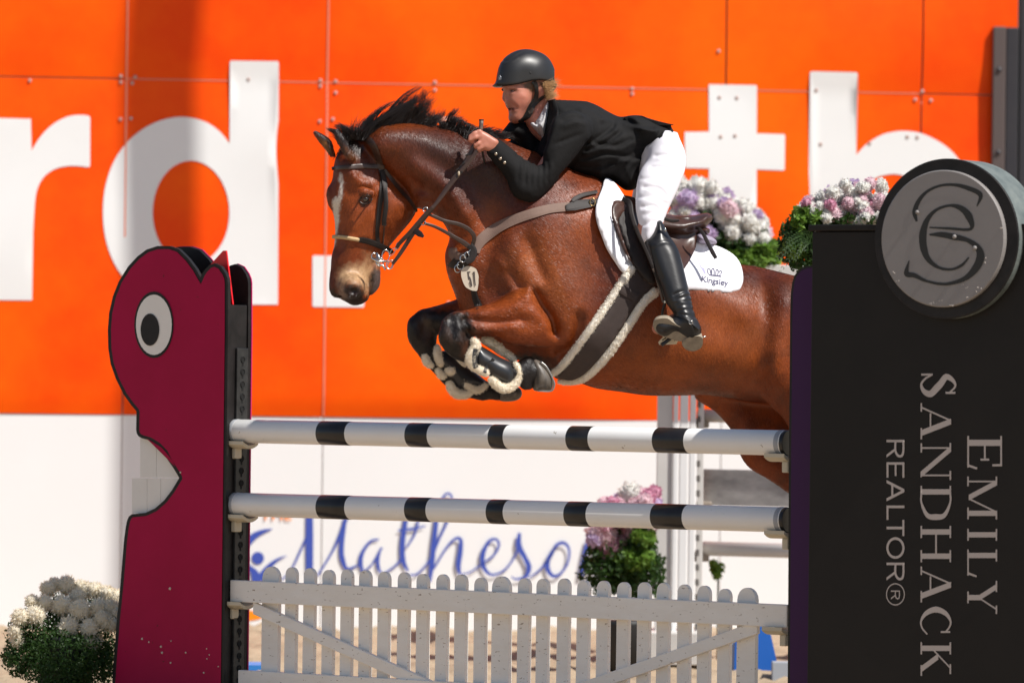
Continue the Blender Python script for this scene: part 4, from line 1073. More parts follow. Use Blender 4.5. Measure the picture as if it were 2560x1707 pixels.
# forelegs: near and far
def leg(pts, rad, px_off, sy=1.0, k=.012, dz=0):
    P = [at(x, y, HY(x, px_off) ) for x, y in pts]; T0.chain(P, rad, k, sy=sy); return P
NL, FLg = -.225, .12
fore = Z3([(325, 915), (352, 892), (400, 880), (450, 870), (550, 838), (650, 797), (740, 764), (830, 752), (885, 790), (930, 850), (970, 910), (1000, 970), (1030, 1040), (1050, 1110), (1010, 1118), (900, 1112), (800, 1108), (700, 1092), (620, 1055), (540, 1046), (470, 1050), (420, 1060), (350, 1040), (310, 980)])
hin(fore, NL, .082, .075, k=.012, T1=((1300, 830), (1170, 800), .050))
hin(Z3([(880, 800), (980, 820), (1080, 880), (1140, 960), (1135, 1060), (1090, 1130), (1040, 1130), (1000, 1050), (940, 900)]), NL + .045, .09, .09, k=.05)
knee = Z3([(300, 925), (340, 897), (390, 895), (430, 930), (450, 990), (470, 1060), (455, 1130), (440, 1200), (400, 1202), (350, 1185), (300, 1152), (264, 1110), (256, 1055), (270, 990)])
hin(knee, NL, .052, .055, k=.012)
ffore = Z3([(110, 900), (160, 870), (250, 845), (330, 820), (400, 798), (520, 800), (600, 860), (560, 980), (420, 1020), (300, 1030), (180, 1010), (110, 960)])
hin(ffore, FLg, .065, .06, k=.015)
fknee = Z3([(100, 900), (150, 872), (200, 890), (230, 950), (240, 1050), (230, 1120), (190, 1170), (140, 1152), (82, 1112), (56, 1070), (47, 1000), (60, 940)])
hin(fknee, FLg, .050, .055, k=.012)
cz = Z3([(380, 1130), (480, 1180), (600, 1245), (700, 1300)])
leg(cz, [.040, .034, .034, .040], NL, sy=.85)
leg(Z3([(700, 1290), (760, 1285), (820, 1270), (860, 1280)]), [.042, .040, .036, .042], NL)
hin(Z3([(770, 1215), (830, 1180), (868, 1185), (890, 1280), (868, 1385), (800, 1392), (770, 1350), (750, 1280)]), NL, .045, .05, k=.01)
fz = Z3([(150, 1090), (200, 1180), (320, 1310), (440, 1380), (540, 1400)])
leg(fz, [.045, .036, .034, .040, .042], FLg)
hin(Z3([(520, 1360), (600, 1372), (660, 1390), (660, 1462), (600, 1458), (540, 1440)]), FLg, .042, .045, k=.012)
# hind legs: far one shows between the rails
for off, dx in ((.14, 0), (-.15, 55)):
    q = [(1735 + dx, 985), (1790 + dx, 1030), (1835 + dx, 1085), (1850 + dx, 1135), (1875 + dx, 1170), (1925 + dx, 1200), (1990 + dx, 1245), (2060 + dx, 1290), (2110 + dx, 1330), (2150 + dx, 1300), (2120 + dx, 1230), (2110 + dx, 1120), (2100 + dx, 1000), (2000 + dx, 960), (1850 + dx, 950)] if off > 0 else \
        [(1912, 985), (1935, 1018), (1962, 1050), (1980, 1090), (2000, 1130), (2040, 1180), (2100, 1240), (2160, 1300), (2200, 1290), (2190, 1200), (2200, 1080), (2170, 960), (2050, 900), (1950, 920)]
    hin(q, off, .085, .09, k=.04)
    b_ = 2130 + dx
    leg([(b_, 1290), (b_ + 50, 1360), (b_ + 130, 1450), (b_ + 170, 1500)], [.055, .042, .036, .042], off)
    leg([(b_ + 170, 1500), (b_ + 220, 1530)], [.042, .038], off)
T0.rub([(1905, 985), (1965, 1070), (1990, 1110)], 30, -.012, 22.3, (-.6, .0))
# ---- muscle relief (photo pixels)
def rub(P, w, a, near=True): T0.rub(P, w, a * 1.5, 22.3, (-1.1, .15) if near else (-1.1, 1))
rub(Z3([(640, 330), (600, 430), (560, 540), (560, 650), (600, 760)]), 34, -.010)        # in front of the shoulder
rub(Z3([(700, 400), (740, 520), (800, 640), (850, 740)]), 40, .018)                    # shoulder
rub(Z3([(900, 330), (960, 480), (1010, 640), (1090, 780), (1150, 900)]), 55, .020)
rub(Z3([(830, 440), (880, 560), (930, 680)]), 16, -.008)
rub(Z3([(700, 640), (760, 700), (800, 745)]), 14, -.008)
rub(Z3([(640, 570), (690, 640), (720, 720)]), 12, .007)
rub(Z3([(880, 770), (930, 850), (985, 930), (1010, 1010)]), 11, -.016)                 # arm crease
rub(Z3([(1165, 930), (1150, 1020), (1110, 1110), (1040, 1150)]), 14, -.018)             # elbow crease
rub(Z3([(430, 945), (520, 950), (620, 955), (720, 960), (800, 940)]), 8, -.009)        # forearm grooves
rub(Z3([(440, 975), (520, 1000), (640, 1010), (740, 990)]), 8, .007)
rub(Z3([(520, 905), (640, 890), (760, 860)]), 12, .006)
rub(Z3([(870, 900), (930, 940), (950, 980)]), 16, .009)
rub(Z3([(420, 950), (440, 1000), (440, 1050)]), 8, -.010)
rub(Z3([(300, 960), (290, 1040)]), 12, .006); rub(Z3([(345, 950), (350, 1060)]), 7, -.006); rub(Z3([(300, 1110), (380, 1150)]), 8, -.006); rub(Z3([(400, 1000), (410, 1080)]), 10, .006); rub(Z3([(90, 960), (100, 1060)]), 10, .006, False); rub(Z3([(150, 920), (170, 1040)]), 8, -.006, False); rub(Z3([(360, 1050), (400, 1090)]), 12, .005)
rub([(1700, 700), (1820, 740), (1900, 830), (1930, 930)], 45, .010)
rub([(1900, 700), (1910, 800), (1900, 900), (1890, 960)], 30, -.016)                    # flank hollow
rub([(1960, 760), (1950, 860), (1940, 960)], 34, .014)
rub([(1860, 985), (1900, 1000), (1930, 1005)], 14, -.008)
rub([(1560, 720), (1700, 860), (1830, 930)], 70, .010)
rub([(1640, 930), (1750, 955), (1850, 950)], 22, -.006)
for i in range(0): rub([(1620 + i * 34, 800), (1640 + i * 36, 870), (1640 + i * 38, 920)], 10, .0028)
rub(Z1([(560, 520), (640, 620), (720, 700), (800, 780)]), 26, -.012)                    # jaw line to neck
rub(Z1([(700, 420), (860, 430), (1000, 480), (1120, 560)]), 34, .014)
rub(Z1([(760, 620), (860, 700), (960, 780), (1050, 880)]), 26, -.012)
rub(Z1([(900, 650), (1020, 720), (1130, 820), (1200, 940)]), 26, .013)
rub(Z1([(940, 830), (1010, 860), (1080, 920), (1130, 1010)]), 12, .010)
rub(Z1([(960, 880), (1040, 900), (1100, 960)]), 10, -.008)
rub(Z1([(1180, 620), (1260, 740), (1330, 880), (1380, 1000)]), 40, -.008)
for i in range(5): rub(Z1([(860 + i * 16, 700 + i * 10), (880 + i * 16, 760 + i * 9), (885 + i * 16, 800 + i * 8)]), 3.5, -.004)   # throat folds
# head relief
rub(Z1([(600, 920), (560, 980), (500, 1030)]), 13, .004)                    # facial crest
rub(Z1([(480, 820), (430, 930), (410, 1040), (400, 1150)]), 16, -.006)
rub(Z1([(640, 800), (700, 780), (780, 820), (830, 900), (800, 980)]), 9, .005)
rub(Z1([(690, 720), (670, 820), (640, 930)]), 10, -.005)
rub(Z1([(500, 700), (540, 740), (610, 750)]), 9, .008); rub(Z1([(520, 885), (570, 892), (610, 868)]), 9, -.0025)
rub(Z1([(520, 640), (560, 690)]), 12, -.006)
rub(Z1([(620, 1250), (600, 1330), (590, 1400), (585, 1460)]), 3.6, -.0065)               # mouth
rub(Z1([(400, 1250), (440, 1180), (470, 1100)]), 10, .004); rub(Z1([(560, 1130), (520, 1200), (500, 1290)]), 12, -.004)
T0.blur(1)
horse = thing('horse', 'bay horse with black points and white blaze leaping over the poles, forelegs tucked', 'horse', (0, 22.3, 0))
hb_, HV, HQ = T0.build('body', coat, horse, 2)
del T0.F
SK = Skin(HV, HQ)
# coat colours
px_, py_ = to_px(HV)
def soft(loops_px, wd=6):
    """1 inside a pixel outline, falling off over wd pixels"""
    P = np.array(loops_px, float); ins = in_poly(px_, py_, [P]); d = np.full(px_.shape, 1e9)
    lo, hi = P.min(0) - 4 * wd, P.max(0) + 4 * wd
    m = (px_ > lo[0]) & (px_ < hi[0]) & (py_ > lo[1]) & (py_ < hi[1]); x, y = px_[m], py_[m]; dm = np.full(x.shape, 1e9)
    for (x1, y1), (x2, y2) in zip(P, np.roll(P, -1, 0)):
        ex, ey = x2 - x1, y2 - y1; t = np.clip(((x - x1) * ex + (y - y1) * ey) / (ex * ex + ey * ey + 1e-9), 0, 1)
        dm = np.minimum(dm, (x - x1 - t * ex) ** 2 + (y - y1 - t * ey) ** 2)
    d[m] = np.sqrt(dm); sd = np.where(ins, -d, d)
    nzz = 2.2 * np.sin(px_ * .31 + py_ * .17) + 1.8 * np.sin(py_ * .43 - px_ * .23)
    return np.clip(.5 - (sd + nzz * min(1, wd / 6)) / (2 * wd), 0, 1)
def noise3(P, f, seed):
    r = np.random.RandomState(seed); z = np.zeros(len(P))
    for _ in range(7):
        v = r.normal(size=3) * f; z += np.sin(P @ v + r.uniform(0, 6.28) + 1.5 * np.sin(P @ (r.normal(size=3) * f * .6)))
    return z / 7
base = np.array([.125, .019, .003]); rust = np.array([.33, .066, .009]); darkb = np.array([.040, .009, .004]); blk = np.array([.012, .008, .007]); mealy = np.array([.60, .39, .21])
Cc = np.tile(base, (len(HV), 1))
def blend(c, w): 
    global Cc
    w = np.clip(w, 0, 1)[:, None]; Cc = Cc * (1 - w) + np.asarray(c) * w
n1 = noise3(HV, 9, 1); n2 = noise3(HV, 30, 2)
blend(rust, .5 + .9 * n1); blend(darkb, .35 * (n2 > 0) * n2 * 2)
blend(darkb, .9 * soft(Z1([(560, 400), (700, 340), (1000, 340), (1250, 420), (1568, 560), (1568, 900), (1300, 900), (1050, 700), (850, 560), (640, 470)]), 45))
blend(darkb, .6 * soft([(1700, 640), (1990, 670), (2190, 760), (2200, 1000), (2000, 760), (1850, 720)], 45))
blend(rust, .8 * soft(Z3([(500, 880), (740, 780), (840, 760), (960, 900), (980, 1090), (700, 1080), (560, 1000)]), 14))
blend(rust, .7 * soft(Z1([(400, 700), (620, 640), (820, 760), (860, 900), (760, 1020), (640, 1160), (380, 1100)]), 30))
blend(darkb, .6 * soft(Z1([(450, 470), (640, 520), (690, 700), (560, 690), (420, 620)]), 18))
blend(np.array([.42, .112, .022]), .50 * soft(Z3([(640, 420), (900, 300), (1150, 330), (1220, 600), (1200, 900), (1140, 1000), (1000, 860), (860, 720), (740, 740), (600, 640)]), 40) * (.6 + .6 * (n1 > 0)))  # sunlit gold of the shoulder painted into the coat colour
blend(np.array([.42, .112, .022]), .40 * soft([(1640, 760), (1900, 740), (1960, 860), (1860, 960), (1600, 960), (1480, 900)], 50))  # same painted sun gold along the barrel
# black points
blend(blk, soft(Z3([(250, 900), (330, 880), (440, 890), (470, 960), (500, 1020), (470, 1080), (520, 1150), (900, 1160), (1020, 1300), (1030, 1420), (700, 1500), (300, 1460), (200, 1200), (240, 1000)]), 7) * (HV[:, 1] < 22.35))
blend(np.array([.09, .026, .010]), .8 * soft(Z3([(440, 1010), (600, 1015), (600, 1040), (470, 1050)]), 6)) 
blend(blk, soft(Z3([(30, 880), (150, 860), (330, 880), (340, 1000), (500, 1200), (850, 1360), (850, 1500), (300, 1500), (0, 1200)]), 8))
blend(np.array([.08, .045, .03]), .6 * soft(Z3([(150, 890), (190, 900), (215, 1040), (190, 1100), (130, 1060), (110, 960)]), 8))
blend(blk, soft([(2120, 1220), (2420, 1500), (2420, 1800), (2000, 1800), (2100, 1400)], 20))
blend(blk, .9 * soft(Z1([(200, 350), (250, 370), (330, 440), (350, 360), (400, 375), (560, 500), (520, 560), (360, 400), (330, 560), (290, 520)]), 4))
blend(blk, .9 * soft(Z1([(338, 363), (366, 362), (404, 378), (440, 415), (470, 470), (490, 540), (450, 560), (405, 524), (382, 474), (357, 420)]), 3)); blend(np.array([.30, .12, .03]), .8 * soft(Z1([(255, 430), (300, 450), (325, 520), (310, 530), (270, 480)]), 4)); blend(np.array([.13, .045, .012]), .8 * soft(Z1([(420, 480), (470, 520), (520, 570), (480, 580), (440, 545)]), 5))
blend(np.array([.050, .026, .017]), .8 * soft(Z3([(300, 930), (400, 905), (440, 960), (420, 1060), (330, 1090), (280, 1040)]), 12) * (n2 > -.2))
blend(np.array([.11, .035, .014]), .7 * soft(Z3([(390, 1090), (440, 1080), (450, 1180), (410, 1190)]), 8))
# mealy muzzle, dark lips and nostrils, blaze
blend(mealy, .9 * soft(Z1([(400, 1300), (470, 1260), (560, 1250), (610, 1290), (605, 1380), (570, 1440), (520, 1390), (440, 1370), (395, 1400), (385, 1340)]), 13))
blend(mealy * .8, .55 * soft(Z1([(560, 1180), (640, 1210), (630, 1280), (560, 1270)]), 12))
blend(blk * 1.5, .95 * soft(Z1([(320, 1400), (380, 1440), (410, 1410), (440, 1385), (520, 1395), (550, 1440), (545, 1475), (600, 1460), (560, 1540), (300, 1540)]), 5))
blend(np.array([.09, .075, .07]), .9 * soft(Z1([(605, 1300), (660, 1290), (670, 1400), (640, 1470), (590, 1480), (600, 1380)]), 4))
blend(np.array([.45, .42, .36]), .7 * soft(Z1([(598, 1300), (612, 1320), (600, 1420), (590, 1450), (585, 1390)]), 3))
blend(np.array([.75, .70, .63]), .97 * soft(Z1([(393, 660), (408, 665), (416, 720), (412, 790), (398, 840), (392, 900), (384, 980), (376, 1060), (362, 1120), (340, 1190), (333, 1180), (343, 1100), (352, 1050), (352, 960), (346, 900), (345, 840), (356, 815), (380, 818), (392, 790), (395, 745), (384, 700)]), 2.2))
blend(np.array([.50, .33, .25]), .5 * soft(Z1([(385, 1400), (420, 1400), (430, 1470), (400, 1480), (380, 1440)]), 5))
# eye rims
blend(blk, .9 * soft(Z1([(515, 840), (530, 800), (570, 790), (605, 800), (590, 860), (540, 880)]), 5))
# hooves
hoofc = np.array([.16, .13, .10])
blend(blk, soft(Z3([(860, 1180), (1030, 1180), (1030, 1420), (860, 1420)]), 3) * .6)
blend(blk, .95 * soft(Z1([(622, 1258), (606, 1330), (595, 1400), (586, 1462), (596, 1464), (604, 1402), (615, 1330), (630, 1270)]), 1.6))
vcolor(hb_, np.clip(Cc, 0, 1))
# short coat hair lying on the skin
def fur(name, V, Q, C, n, L, w, seed, m_, parent, keep=None):
    r = np.random.RandomState(seed); nv = np.zeros_like(V)
    a = np.cross(V[Q[:, 2]] - V[Q[:, 0]], V[Q[:, 3]] - V[Q[:, 1]])
    for k in range(4): np.add.at(nv, Q[:, k], a)
    nv /= np.linalg.norm(nv, axis=1)[:, None] + 1e-12
    idx = r.randint(0, len(V), n * 2); idx = idx[nv[idx, 1] < .35]
    if keep is not None: idx = idx[keep[idx]]
    idx = idx[:n]; P = V[idx] + r.normal(0, .003, (len(idx), 3)); N_ = nv[idx]; P -= N_ * np.sum((P - V[idx]) * N_, 1)[:, None]
    px, pz = V[idx, 0], V[idx, 2]
    th = np.where(px < -.25, -1.9, -.75 - .5 * np.clip(px, -.3, 1.2)) + .35 * np.sin(px * 5 + pz * 4) + r.normal(0, .22, len(idx))
    D = np.stack([np.cos(th), 0 * th, np.sin(th)], 1); D -= N_ * np.sum(D * N_, 1)[:, None]; D /= np.linalg.norm(D, axis=1)[:, None] + 1e-9
    S_ = np.cross(N_, D); l = (L * r.uniform(.6, 1.3, len(idx)))[:, None]; lift = r.uniform(.02, .16, len(idx))[:, None]
    roll = r.normal(0, .3, len(idx))[:, None]; S_ = S_ * np.cos(roll) + N_ * np.sin(roll)
    A = P - S_ * w / 2 + N_ * .0002; B = P + S_ * w / 2 + N_ * .0002; T = P + D * l + N_ * l * lift * .8
    W = np.stack([A, B, T], 1).reshape(-1, 3); o = mesh(name, W, np.arange(len(W)).reshape(-1, 3), m_, parent, False)
    c = np.clip(C[idx] * r.uniform(.75, 1.3, (len(idx), 1)), 0, 1); vcolor(o, np.repeat(c, 3, 0)); o['kind'] = 'stuff'; return o
fur_m = mat('coat_hair', (.2, .05, .02), .44, spec=.46, vcol='coat')
fur('coat_hair', HV, HQ, Cc, 330000, .011, .0014, 31, fur_m, horse)
# eyes
eye_m = mat('horse_eye', (.012, .007, .005), .06, spec=.8, coat=1.0)
m_ = MB(); c_ = hp(558, 834, HO); dy = SK.hit(*Z1([(558, 834)])[0], 21.8); c_ = at(*Z1([(558, 832)])[0], dy + .0140); m_.sphere(c_, (.018, .018, .016), 16, 10); m_.build('eye', eye_m, horse, True)
m_ = MB(); c2 = hp(330, 815, HO + .07); m_.sphere(c2 + (.012, .0, 0), .018, 12, 8); m_.build('eye', eye_m, horse, True)
lid = mat('eyelid', (.03, .016, .012), .4)
for (P, w) in (([(518, 842), (535, 815), (570, 806), (600, 822)], .0036), ([(520, 848), (545, 862), (582, 856), (602, 830)], .0030)):
    q = smooth_open(Z1(P), 5); D = SK.depth(q[:, 0], q[:, 1]); D = np.minimum(D + .001, c_[1] - .0155)
    m_ = MB(); m_.tube(at(q[:, 0], q[:, 1], D), w, 8); m_.build('eyelid', lid, horse, True)
# hooves as their own pieces
hoof_m = mat('hoof_horn', (.14, .115, .09), .45, noise=(60, .9, (.04, .033, .028)), scale=(1, 1, .15))
HF = Sculpt((-.05, 21.6, 1.30), (.30, 22.7, 1.72), .005)
HF.inflate(Z3([(866, 1190), (920, 1212), (965, 1255), (1000, 1312), (1006, 1350), (986, 1402), (930, 1402), (868, 1398), (862, 1290)]), HY(1350, NL), .056, .05, k=0, sm=3)
HF.blur(1)
_, hv, hq = HF.build('hoof', hoof_m, horse, 1)
HF.F[:] = .25
HF.inflate(Z3([(640, 1385), (740, 1372), (790, 1390), (795, 1440), (745, 1470), (640, 1464)]), HY(1270, FLg), .050, .045, k=0, sm=3); HF.blur(1)
HF.build('hoof', hoof_m, horse, 1)
for off, dx in ((.14, 0), (-.15, 55)):
    m_ = MB(); p = at(2350 + dx, 1530, HY(2300, off)); m_.tube([p, p + (.05, 0, -.05), p + (.09, 0, -.08)], [.045, .056, .062], 16); m_.build('hoof', hoof_m, horse, True)
m_ = MB()
q = smooth_open(Z3([(918, 1212), (960, 1250), (1003, 1335), (1008, 1370), (985, 1404), (900, 1402)]), 4); m_.tube(at(q[:, 0], q[:, 1], HY(1350, NL) - .035), .004, 6); m_.build('horseshoe', mat('shoe_steel', (.35, .34, .32), .35, metal=.8), horse, True)

# ---- mane, forelock, tail
def hair(name, guides, count, jit, rad, seed, m_, parent, seg=9, wild=.10, curl=.0, clump=0):
    r = np.random.RandomState(seed); cl = [(r.uniform(0, len(guides) - 1.0001), r.normal(0, jit, 2), r.uniform(0, 6.28), r.uniform(.7, 1.12), r.uniform(-.035, .045)) for _ in range(max(1, clump))]
    G = [smooth_open([g_[0:2] for g_ in g], 5) for g in guides]
    L = max(len(g) for g in G)
    G = [np.stack([np.interp(np.linspace(0, 1, L), np.linspace(0, 1, len(g)), g[:, k]) for k in (0, 1)], 1) for g in G]
    mb = MB(); Vs = []; Fs = []; n = 0; ns = seg
    for i in range(count):
        ci = cl[r.randint(len(cl))]; t = r.uniform(0, len(G) - 1.0001) if not clump else min(max(ci[0] + r.normal(0, .28), 0), len(G) - 1.0001); k = int(t); f = t - k; c = G[k] * (1 - f) + G[k + 1] * f
        ln = (ci[3] * r.uniform(.75, 1.05)) if clump else r.uniform(.55, 1.05) if r.rand() > wild else r.uniform(.9, 1.25)
        s_ = np.linspace(0, min(1, ln), ns); c = np.stack([np.interp(s_, np.linspace(0, 1, L), c[:, q]) for q in (0, 1)], 1)
        w = np.linspace(.12, 1, ns)[:, None]
        c = c + (ci[1] * w * 1.2 + r.normal(0, jit * .22, 2) * w if clump else r.normal(0, jit, 2) * w) + (np.array([np.sin(s_ * 7 + (ci[2] if clump else r.uniform(0, 6))), np.cos(s_ * 6 + (ci[2] if clump else r.uniform(0, 6)))]).T * jit * .45 * w) + r.normal(0, 2.0, 2)
        off = (ci[4] + r.normal(0, .008) if clump else r.uniform(-.035, .045)) + np.linspace(0, r.normal(0, .035), ns)
        Y = np.array([HY(x, 0) for x in c[:, 0]]) + off
        P = at(c[:, 0], c[:, 1], Y); rr = rad * r.uniform(.6, 1.3) * np.linspace(1, .15, ns)
        T = np.gradient(P, axis=0); T /= np.linalg.norm(T, axis=1)[:, None] + 1e-9
        a = np.cross(T, [0, 1, 0.1]); a /= np.linalg.norm(a, axis=1)[:, None] + 1e-9; b = np.cross(T, a)
        for q in range(3):
            an = 2 * math.pi * q / 3; Vs.append(P + rr[:, None] * (math.cos(an) * a + math.sin(an) * b))
        for j in range(ns - 1):
            for q in range(3):
                q2 = (q + 1) % 3; Fs.append((n + q * ns + j, n + q2 * ns + j, n + q2 * ns + j + 1, n + q * ns + j + 1))
        n += 3 * ns
    return mesh(name, np.vstack(Vs), np.array(Fs), m_, parent, True)
gd = [Z1(g) for g in ([(400, 470), (350, 400), (290, 375)], [(440, 440), (400, 385), (330, 362)], [(500, 440), (470, 395), (440, 372)],
                      [(530, 440), (560, 375), (640, 300), (690, 270)], [(560, 430), (630, 330), (740, 235), (850, 175)], [(610, 412), (700, 305), (810, 215), (925, 128)], [(680, 390), (770, 300), (860, 220), (950, 130)], [(750, 375), (830, 300), (900, 230), (945, 160)], [(820, 366), (890, 310), (945, 250), (975, 200)],
                      [(880, 364), (940, 330), (995, 280), (1015, 235)], [(950, 368), (1000, 340), (1035, 305)], [(1010, 374), (1050, 350), (1060, 315)], [(1060, 385), (1100, 350), (1130, 345)], [(1120, 405), (1150, 350), (1190, 350)],
                      [(1180, 420), (1215, 360), (1250, 375)], [(1230, 440), (1290, 380), (1340, 395)], [(1300, 450), (1360, 390), (1420, 425)], [(1400, 470), (1460, 430), (1540, 470)])]
hair('mane', gd, 5200, 10, .0015, 3, dark_hair, horse, clump=75)
hair('forelock', [Z1(g) for g in ([(380, 470), (350, 400), (300, 385)], [(420, 470), (420, 400), (440, 370)], [(450, 450), (500, 360), (538, 262)], [(400, 500), (370, 560), (360, 600)])], 160, 7, .0016, 5, dark_hair, horse)
# dark velvet strip of roots along the crest
rt = hair('mane_roots', [Z1(g) for g in ([(600, 450), (610, 430), (620, 405)], [(700, 410), (710, 385), (720, 362)], [(800, 385), (815, 365), (825, 348)], [(900, 385), (915, 365), (925, 350)], [(1000, 390), (1015, 372), (1030, 358)], [(1100, 415), (1115, 395), (1130, 385)], [(1200, 455), (1220, 430), (1240, 420)])], 500, 6, .002, 9, dark_hair, horse)
hair('tail', [[(2170, 800), (2300, 760), (2460, 860), (2540, 1050)], [(2180, 830), (2290, 830), (2400, 950), (2450, 1150)], [(2175, 860), (2260, 900), (2330, 1020), (2370, 1180)]], 500, 22, .0028, 12, dark_hair, horse)
# ------------------------------------------------------------------ tack
leather = mat('brown_leather', (.040, .020, .014), .38, spec=.5, noise=(25, .5, (.075, .042, .03)), bump=(120, .15, .002))
leather_dk = mat('dark_leather', (.014, .010, .009), .6, spec=.35, noise=(25, .5, (.035, .024, .02)), bump=(120, .15, .002))
leather_sad = mat('saddle_leather', (.060, .024, .015), .36, spec=.5, noise=(12, .7, (.030, .014, .012)), bump=(150, .15, .002))
elastic = mat('taupe_elastic', (.20, .125, .095), .75, noise=(60, .4, (.15, .09, .07)), bump=(300, .4, .001))
girth_m = mat('girth_brown', (.040, .026, .022), .7, noise=(40, .5, (.06, .04, .034)), bump=(250, .4, .001))
fleece_m = mat('cream_fleece', (.90, .82, .68), .95, spec=.1, noise=(60, .5, (.84, .74, .58)), bump=(120, .6, .004))
fleece_w = mat('white_fleece', (.90, .84, .74), .95, spec=.1, noise=(60, .5, (.84, .77, .64)), bump=(120, .6, .004))
pad_m = mat('white_pad_cotton', (.80, .79, .82), .8, spec=.2, noise=(8, .3, (.76, .75, .78)), bump=(70, .35, .004))
metal = mat('bit_steel', (.62, .60, .57), .22, metal=1.0)
brass = mat('brass_buckle', (.65, .45, .2), .3, metal=1.0)
rope_m = mat('rope_cream', (.55, .38, .2), .8)
shell_m = mat('boot_shell_black', (.020, .021, .024), .32, spec=.5)
def drape(name, loop, m_, parent, off, thick, step=8, sk=None, edge=6, curve=None, smooth=True):
    sk = sk or SK
    P, T, bd = fill([loop], step); D = sk.depth(P[:, 0], P[:, 1])
    # relax depth over neighbours
    E = np.vstack([T[:, [0, 1]], T[:, [1, 2]], T[:, [2, 0]]]); cn = np.bincount(E.ravel(), minlength=len(P)).astype(float)
    for _ in range(6):
        A = np.bincount(E[:, 0], D[E[:, 1]], len(P)) + np.bincount(E[:, 1], D[E[:, 0]], len(P)); D = np.minimum(A / np.maximum(cn, 1), D + .002)
    L = np.array(loop); ed = np.min([np.hypot(P[:, 0] - q[0], P[:, 1] - q[1]) for q in L], 0)
    t = np.clip(ed / edge, 0, 1); prof = np.sqrt(1 - (1 - t) ** 2) * .75 + .25
    ex = curve(P[:, 0], P[:, 1]) if curve else 0
    A = at(P[:, 0], P[:, 1], D - off - thick * prof - ex); B = at(P[:, 0], P[:, 1], D - off + .004 - ex * .5); n = len(A)
    T2 = fix(A, T); flip = (T2[0] != T[0]).any()
    F_ = [tuple(t) for t in T2] + [tuple(t[::-1] + n) for t in T2]
    for a, b in bd: F_.append((b, a, a + n, b + n) if not flip else (a, b, b + n, a + n))
    return mesh(name, np.vstack([A, B]), F_, m_, parent, smooth)
def dens(loop, d=5):
    """points along a loop every d pixels"""
    o = []
    for a, b in zip(loop, list(loop[1:]) + [loop[0]]):
        k = max(1, int(math.hypot(b[0] - a[0], b[1] - a[1]) / d)); o += [(a[0] + (b[0] - a[0]) * i / k, a[1] + (b[1] - a[1]) * i / k) for i in range(k)]
    return o
def sm(loop, n=4): return [tuple(p) for p in smooth_closed(loop, n)]
def cen(px, py, off=0.0): return at(px, py, HY(px, off))
# saddle pad
padt = thing('saddle_pad', 'white quilted saddle pad with dark crown emblem and dark lettering', 'saddle pad', cen(1700, 640))
pad_loop = Z3([(1345, 15), (1318, 90), (1290, 160), (1276, 232), (1288, 310), (1320, 400), (1352, 480), (1405, 565), (1458, 634), (1500, 610), (1545, 560)]) + \
    [(1640, 640), (1680, 690), (1712, 725)] + Z4([(640, 562), (700, 566), (760, 569), (830, 573), (868, 565), (890, 540), (898, 495), (884, 430), (850, 385), (800, 355), (760, 340), (700, 330)]) + [(1720, 590), (1640, 560), (1570, 500), (1540, 460)]
drape('pad', sm(pad_loop, 3), pad_m, padt, .004, .016, 9, curve=lambda x, y: .040 * np.clip((1575 - np.asarray(x)) / 70, 0, 1))
pskin = SK
class Off:                                                 # print on the pad
    pass
pad_ob = padt.children[0]
def bvh_of(o):
    me = o.data; V = [tuple(v.co) for v in me.vertices]; return [V, [tuple(p.vertices) for p in me.polygons]]
PSK = Skin.__new__(Skin); PSK.t = BVHTree.FromPolygons(*bvh_of(pad_ob))
def on_pad(px, py, o=0): 
    D = PSK.depth(np.asarray(px, float), np.asarray(py, float)); return at(px, py, D - .0015 - o)
emb_m = mat('embroidery_navy', (.06, .055, .11), .7)
lav = mat('embroidery_lavender', (.35, .33, .48), .8)
strokes_mesh('crown_emblem', [([(876, 690), (1005, 706)], 14), ([(872, 684), (860, 645), (870, 625), (890, 640), (895, 680)], 9), ([(905, 685), (905, 640), (920, 622), (930, 645), (930, 690)], 10),
                              ([(948, 690), (950, 650), (960, 635), (972, 650), (968, 692)], 9), ([(985, 694), (1005, 672), (1004, 650), (990, 648), (984, 665)], 8)], B7, on_pad, emb_m, padt)
text_on('lettering', 'Kingsley', 20.5, (1752.5, 703.5, 0), (.985, .165, 0), (.10, -1.0, 0), emb_m, padt, off=lambda W: on_pad(W[:, 0], W[:, 1], .001), sx=1.0, weight=.35)
strokes_mesh('piping_swirl', [([(735, 495), (765, 530), (780, 580), (800, 615), (830, 640)], [6, 8, 8, 14, 22]), ([(815, 625), (840, 680)], [26, 14])], B7, on_pad, lav, padt)
# trim along the pad edge
q = sm(inset(sm(pad_loop, 3), 5), 1); q = [p for p in q]
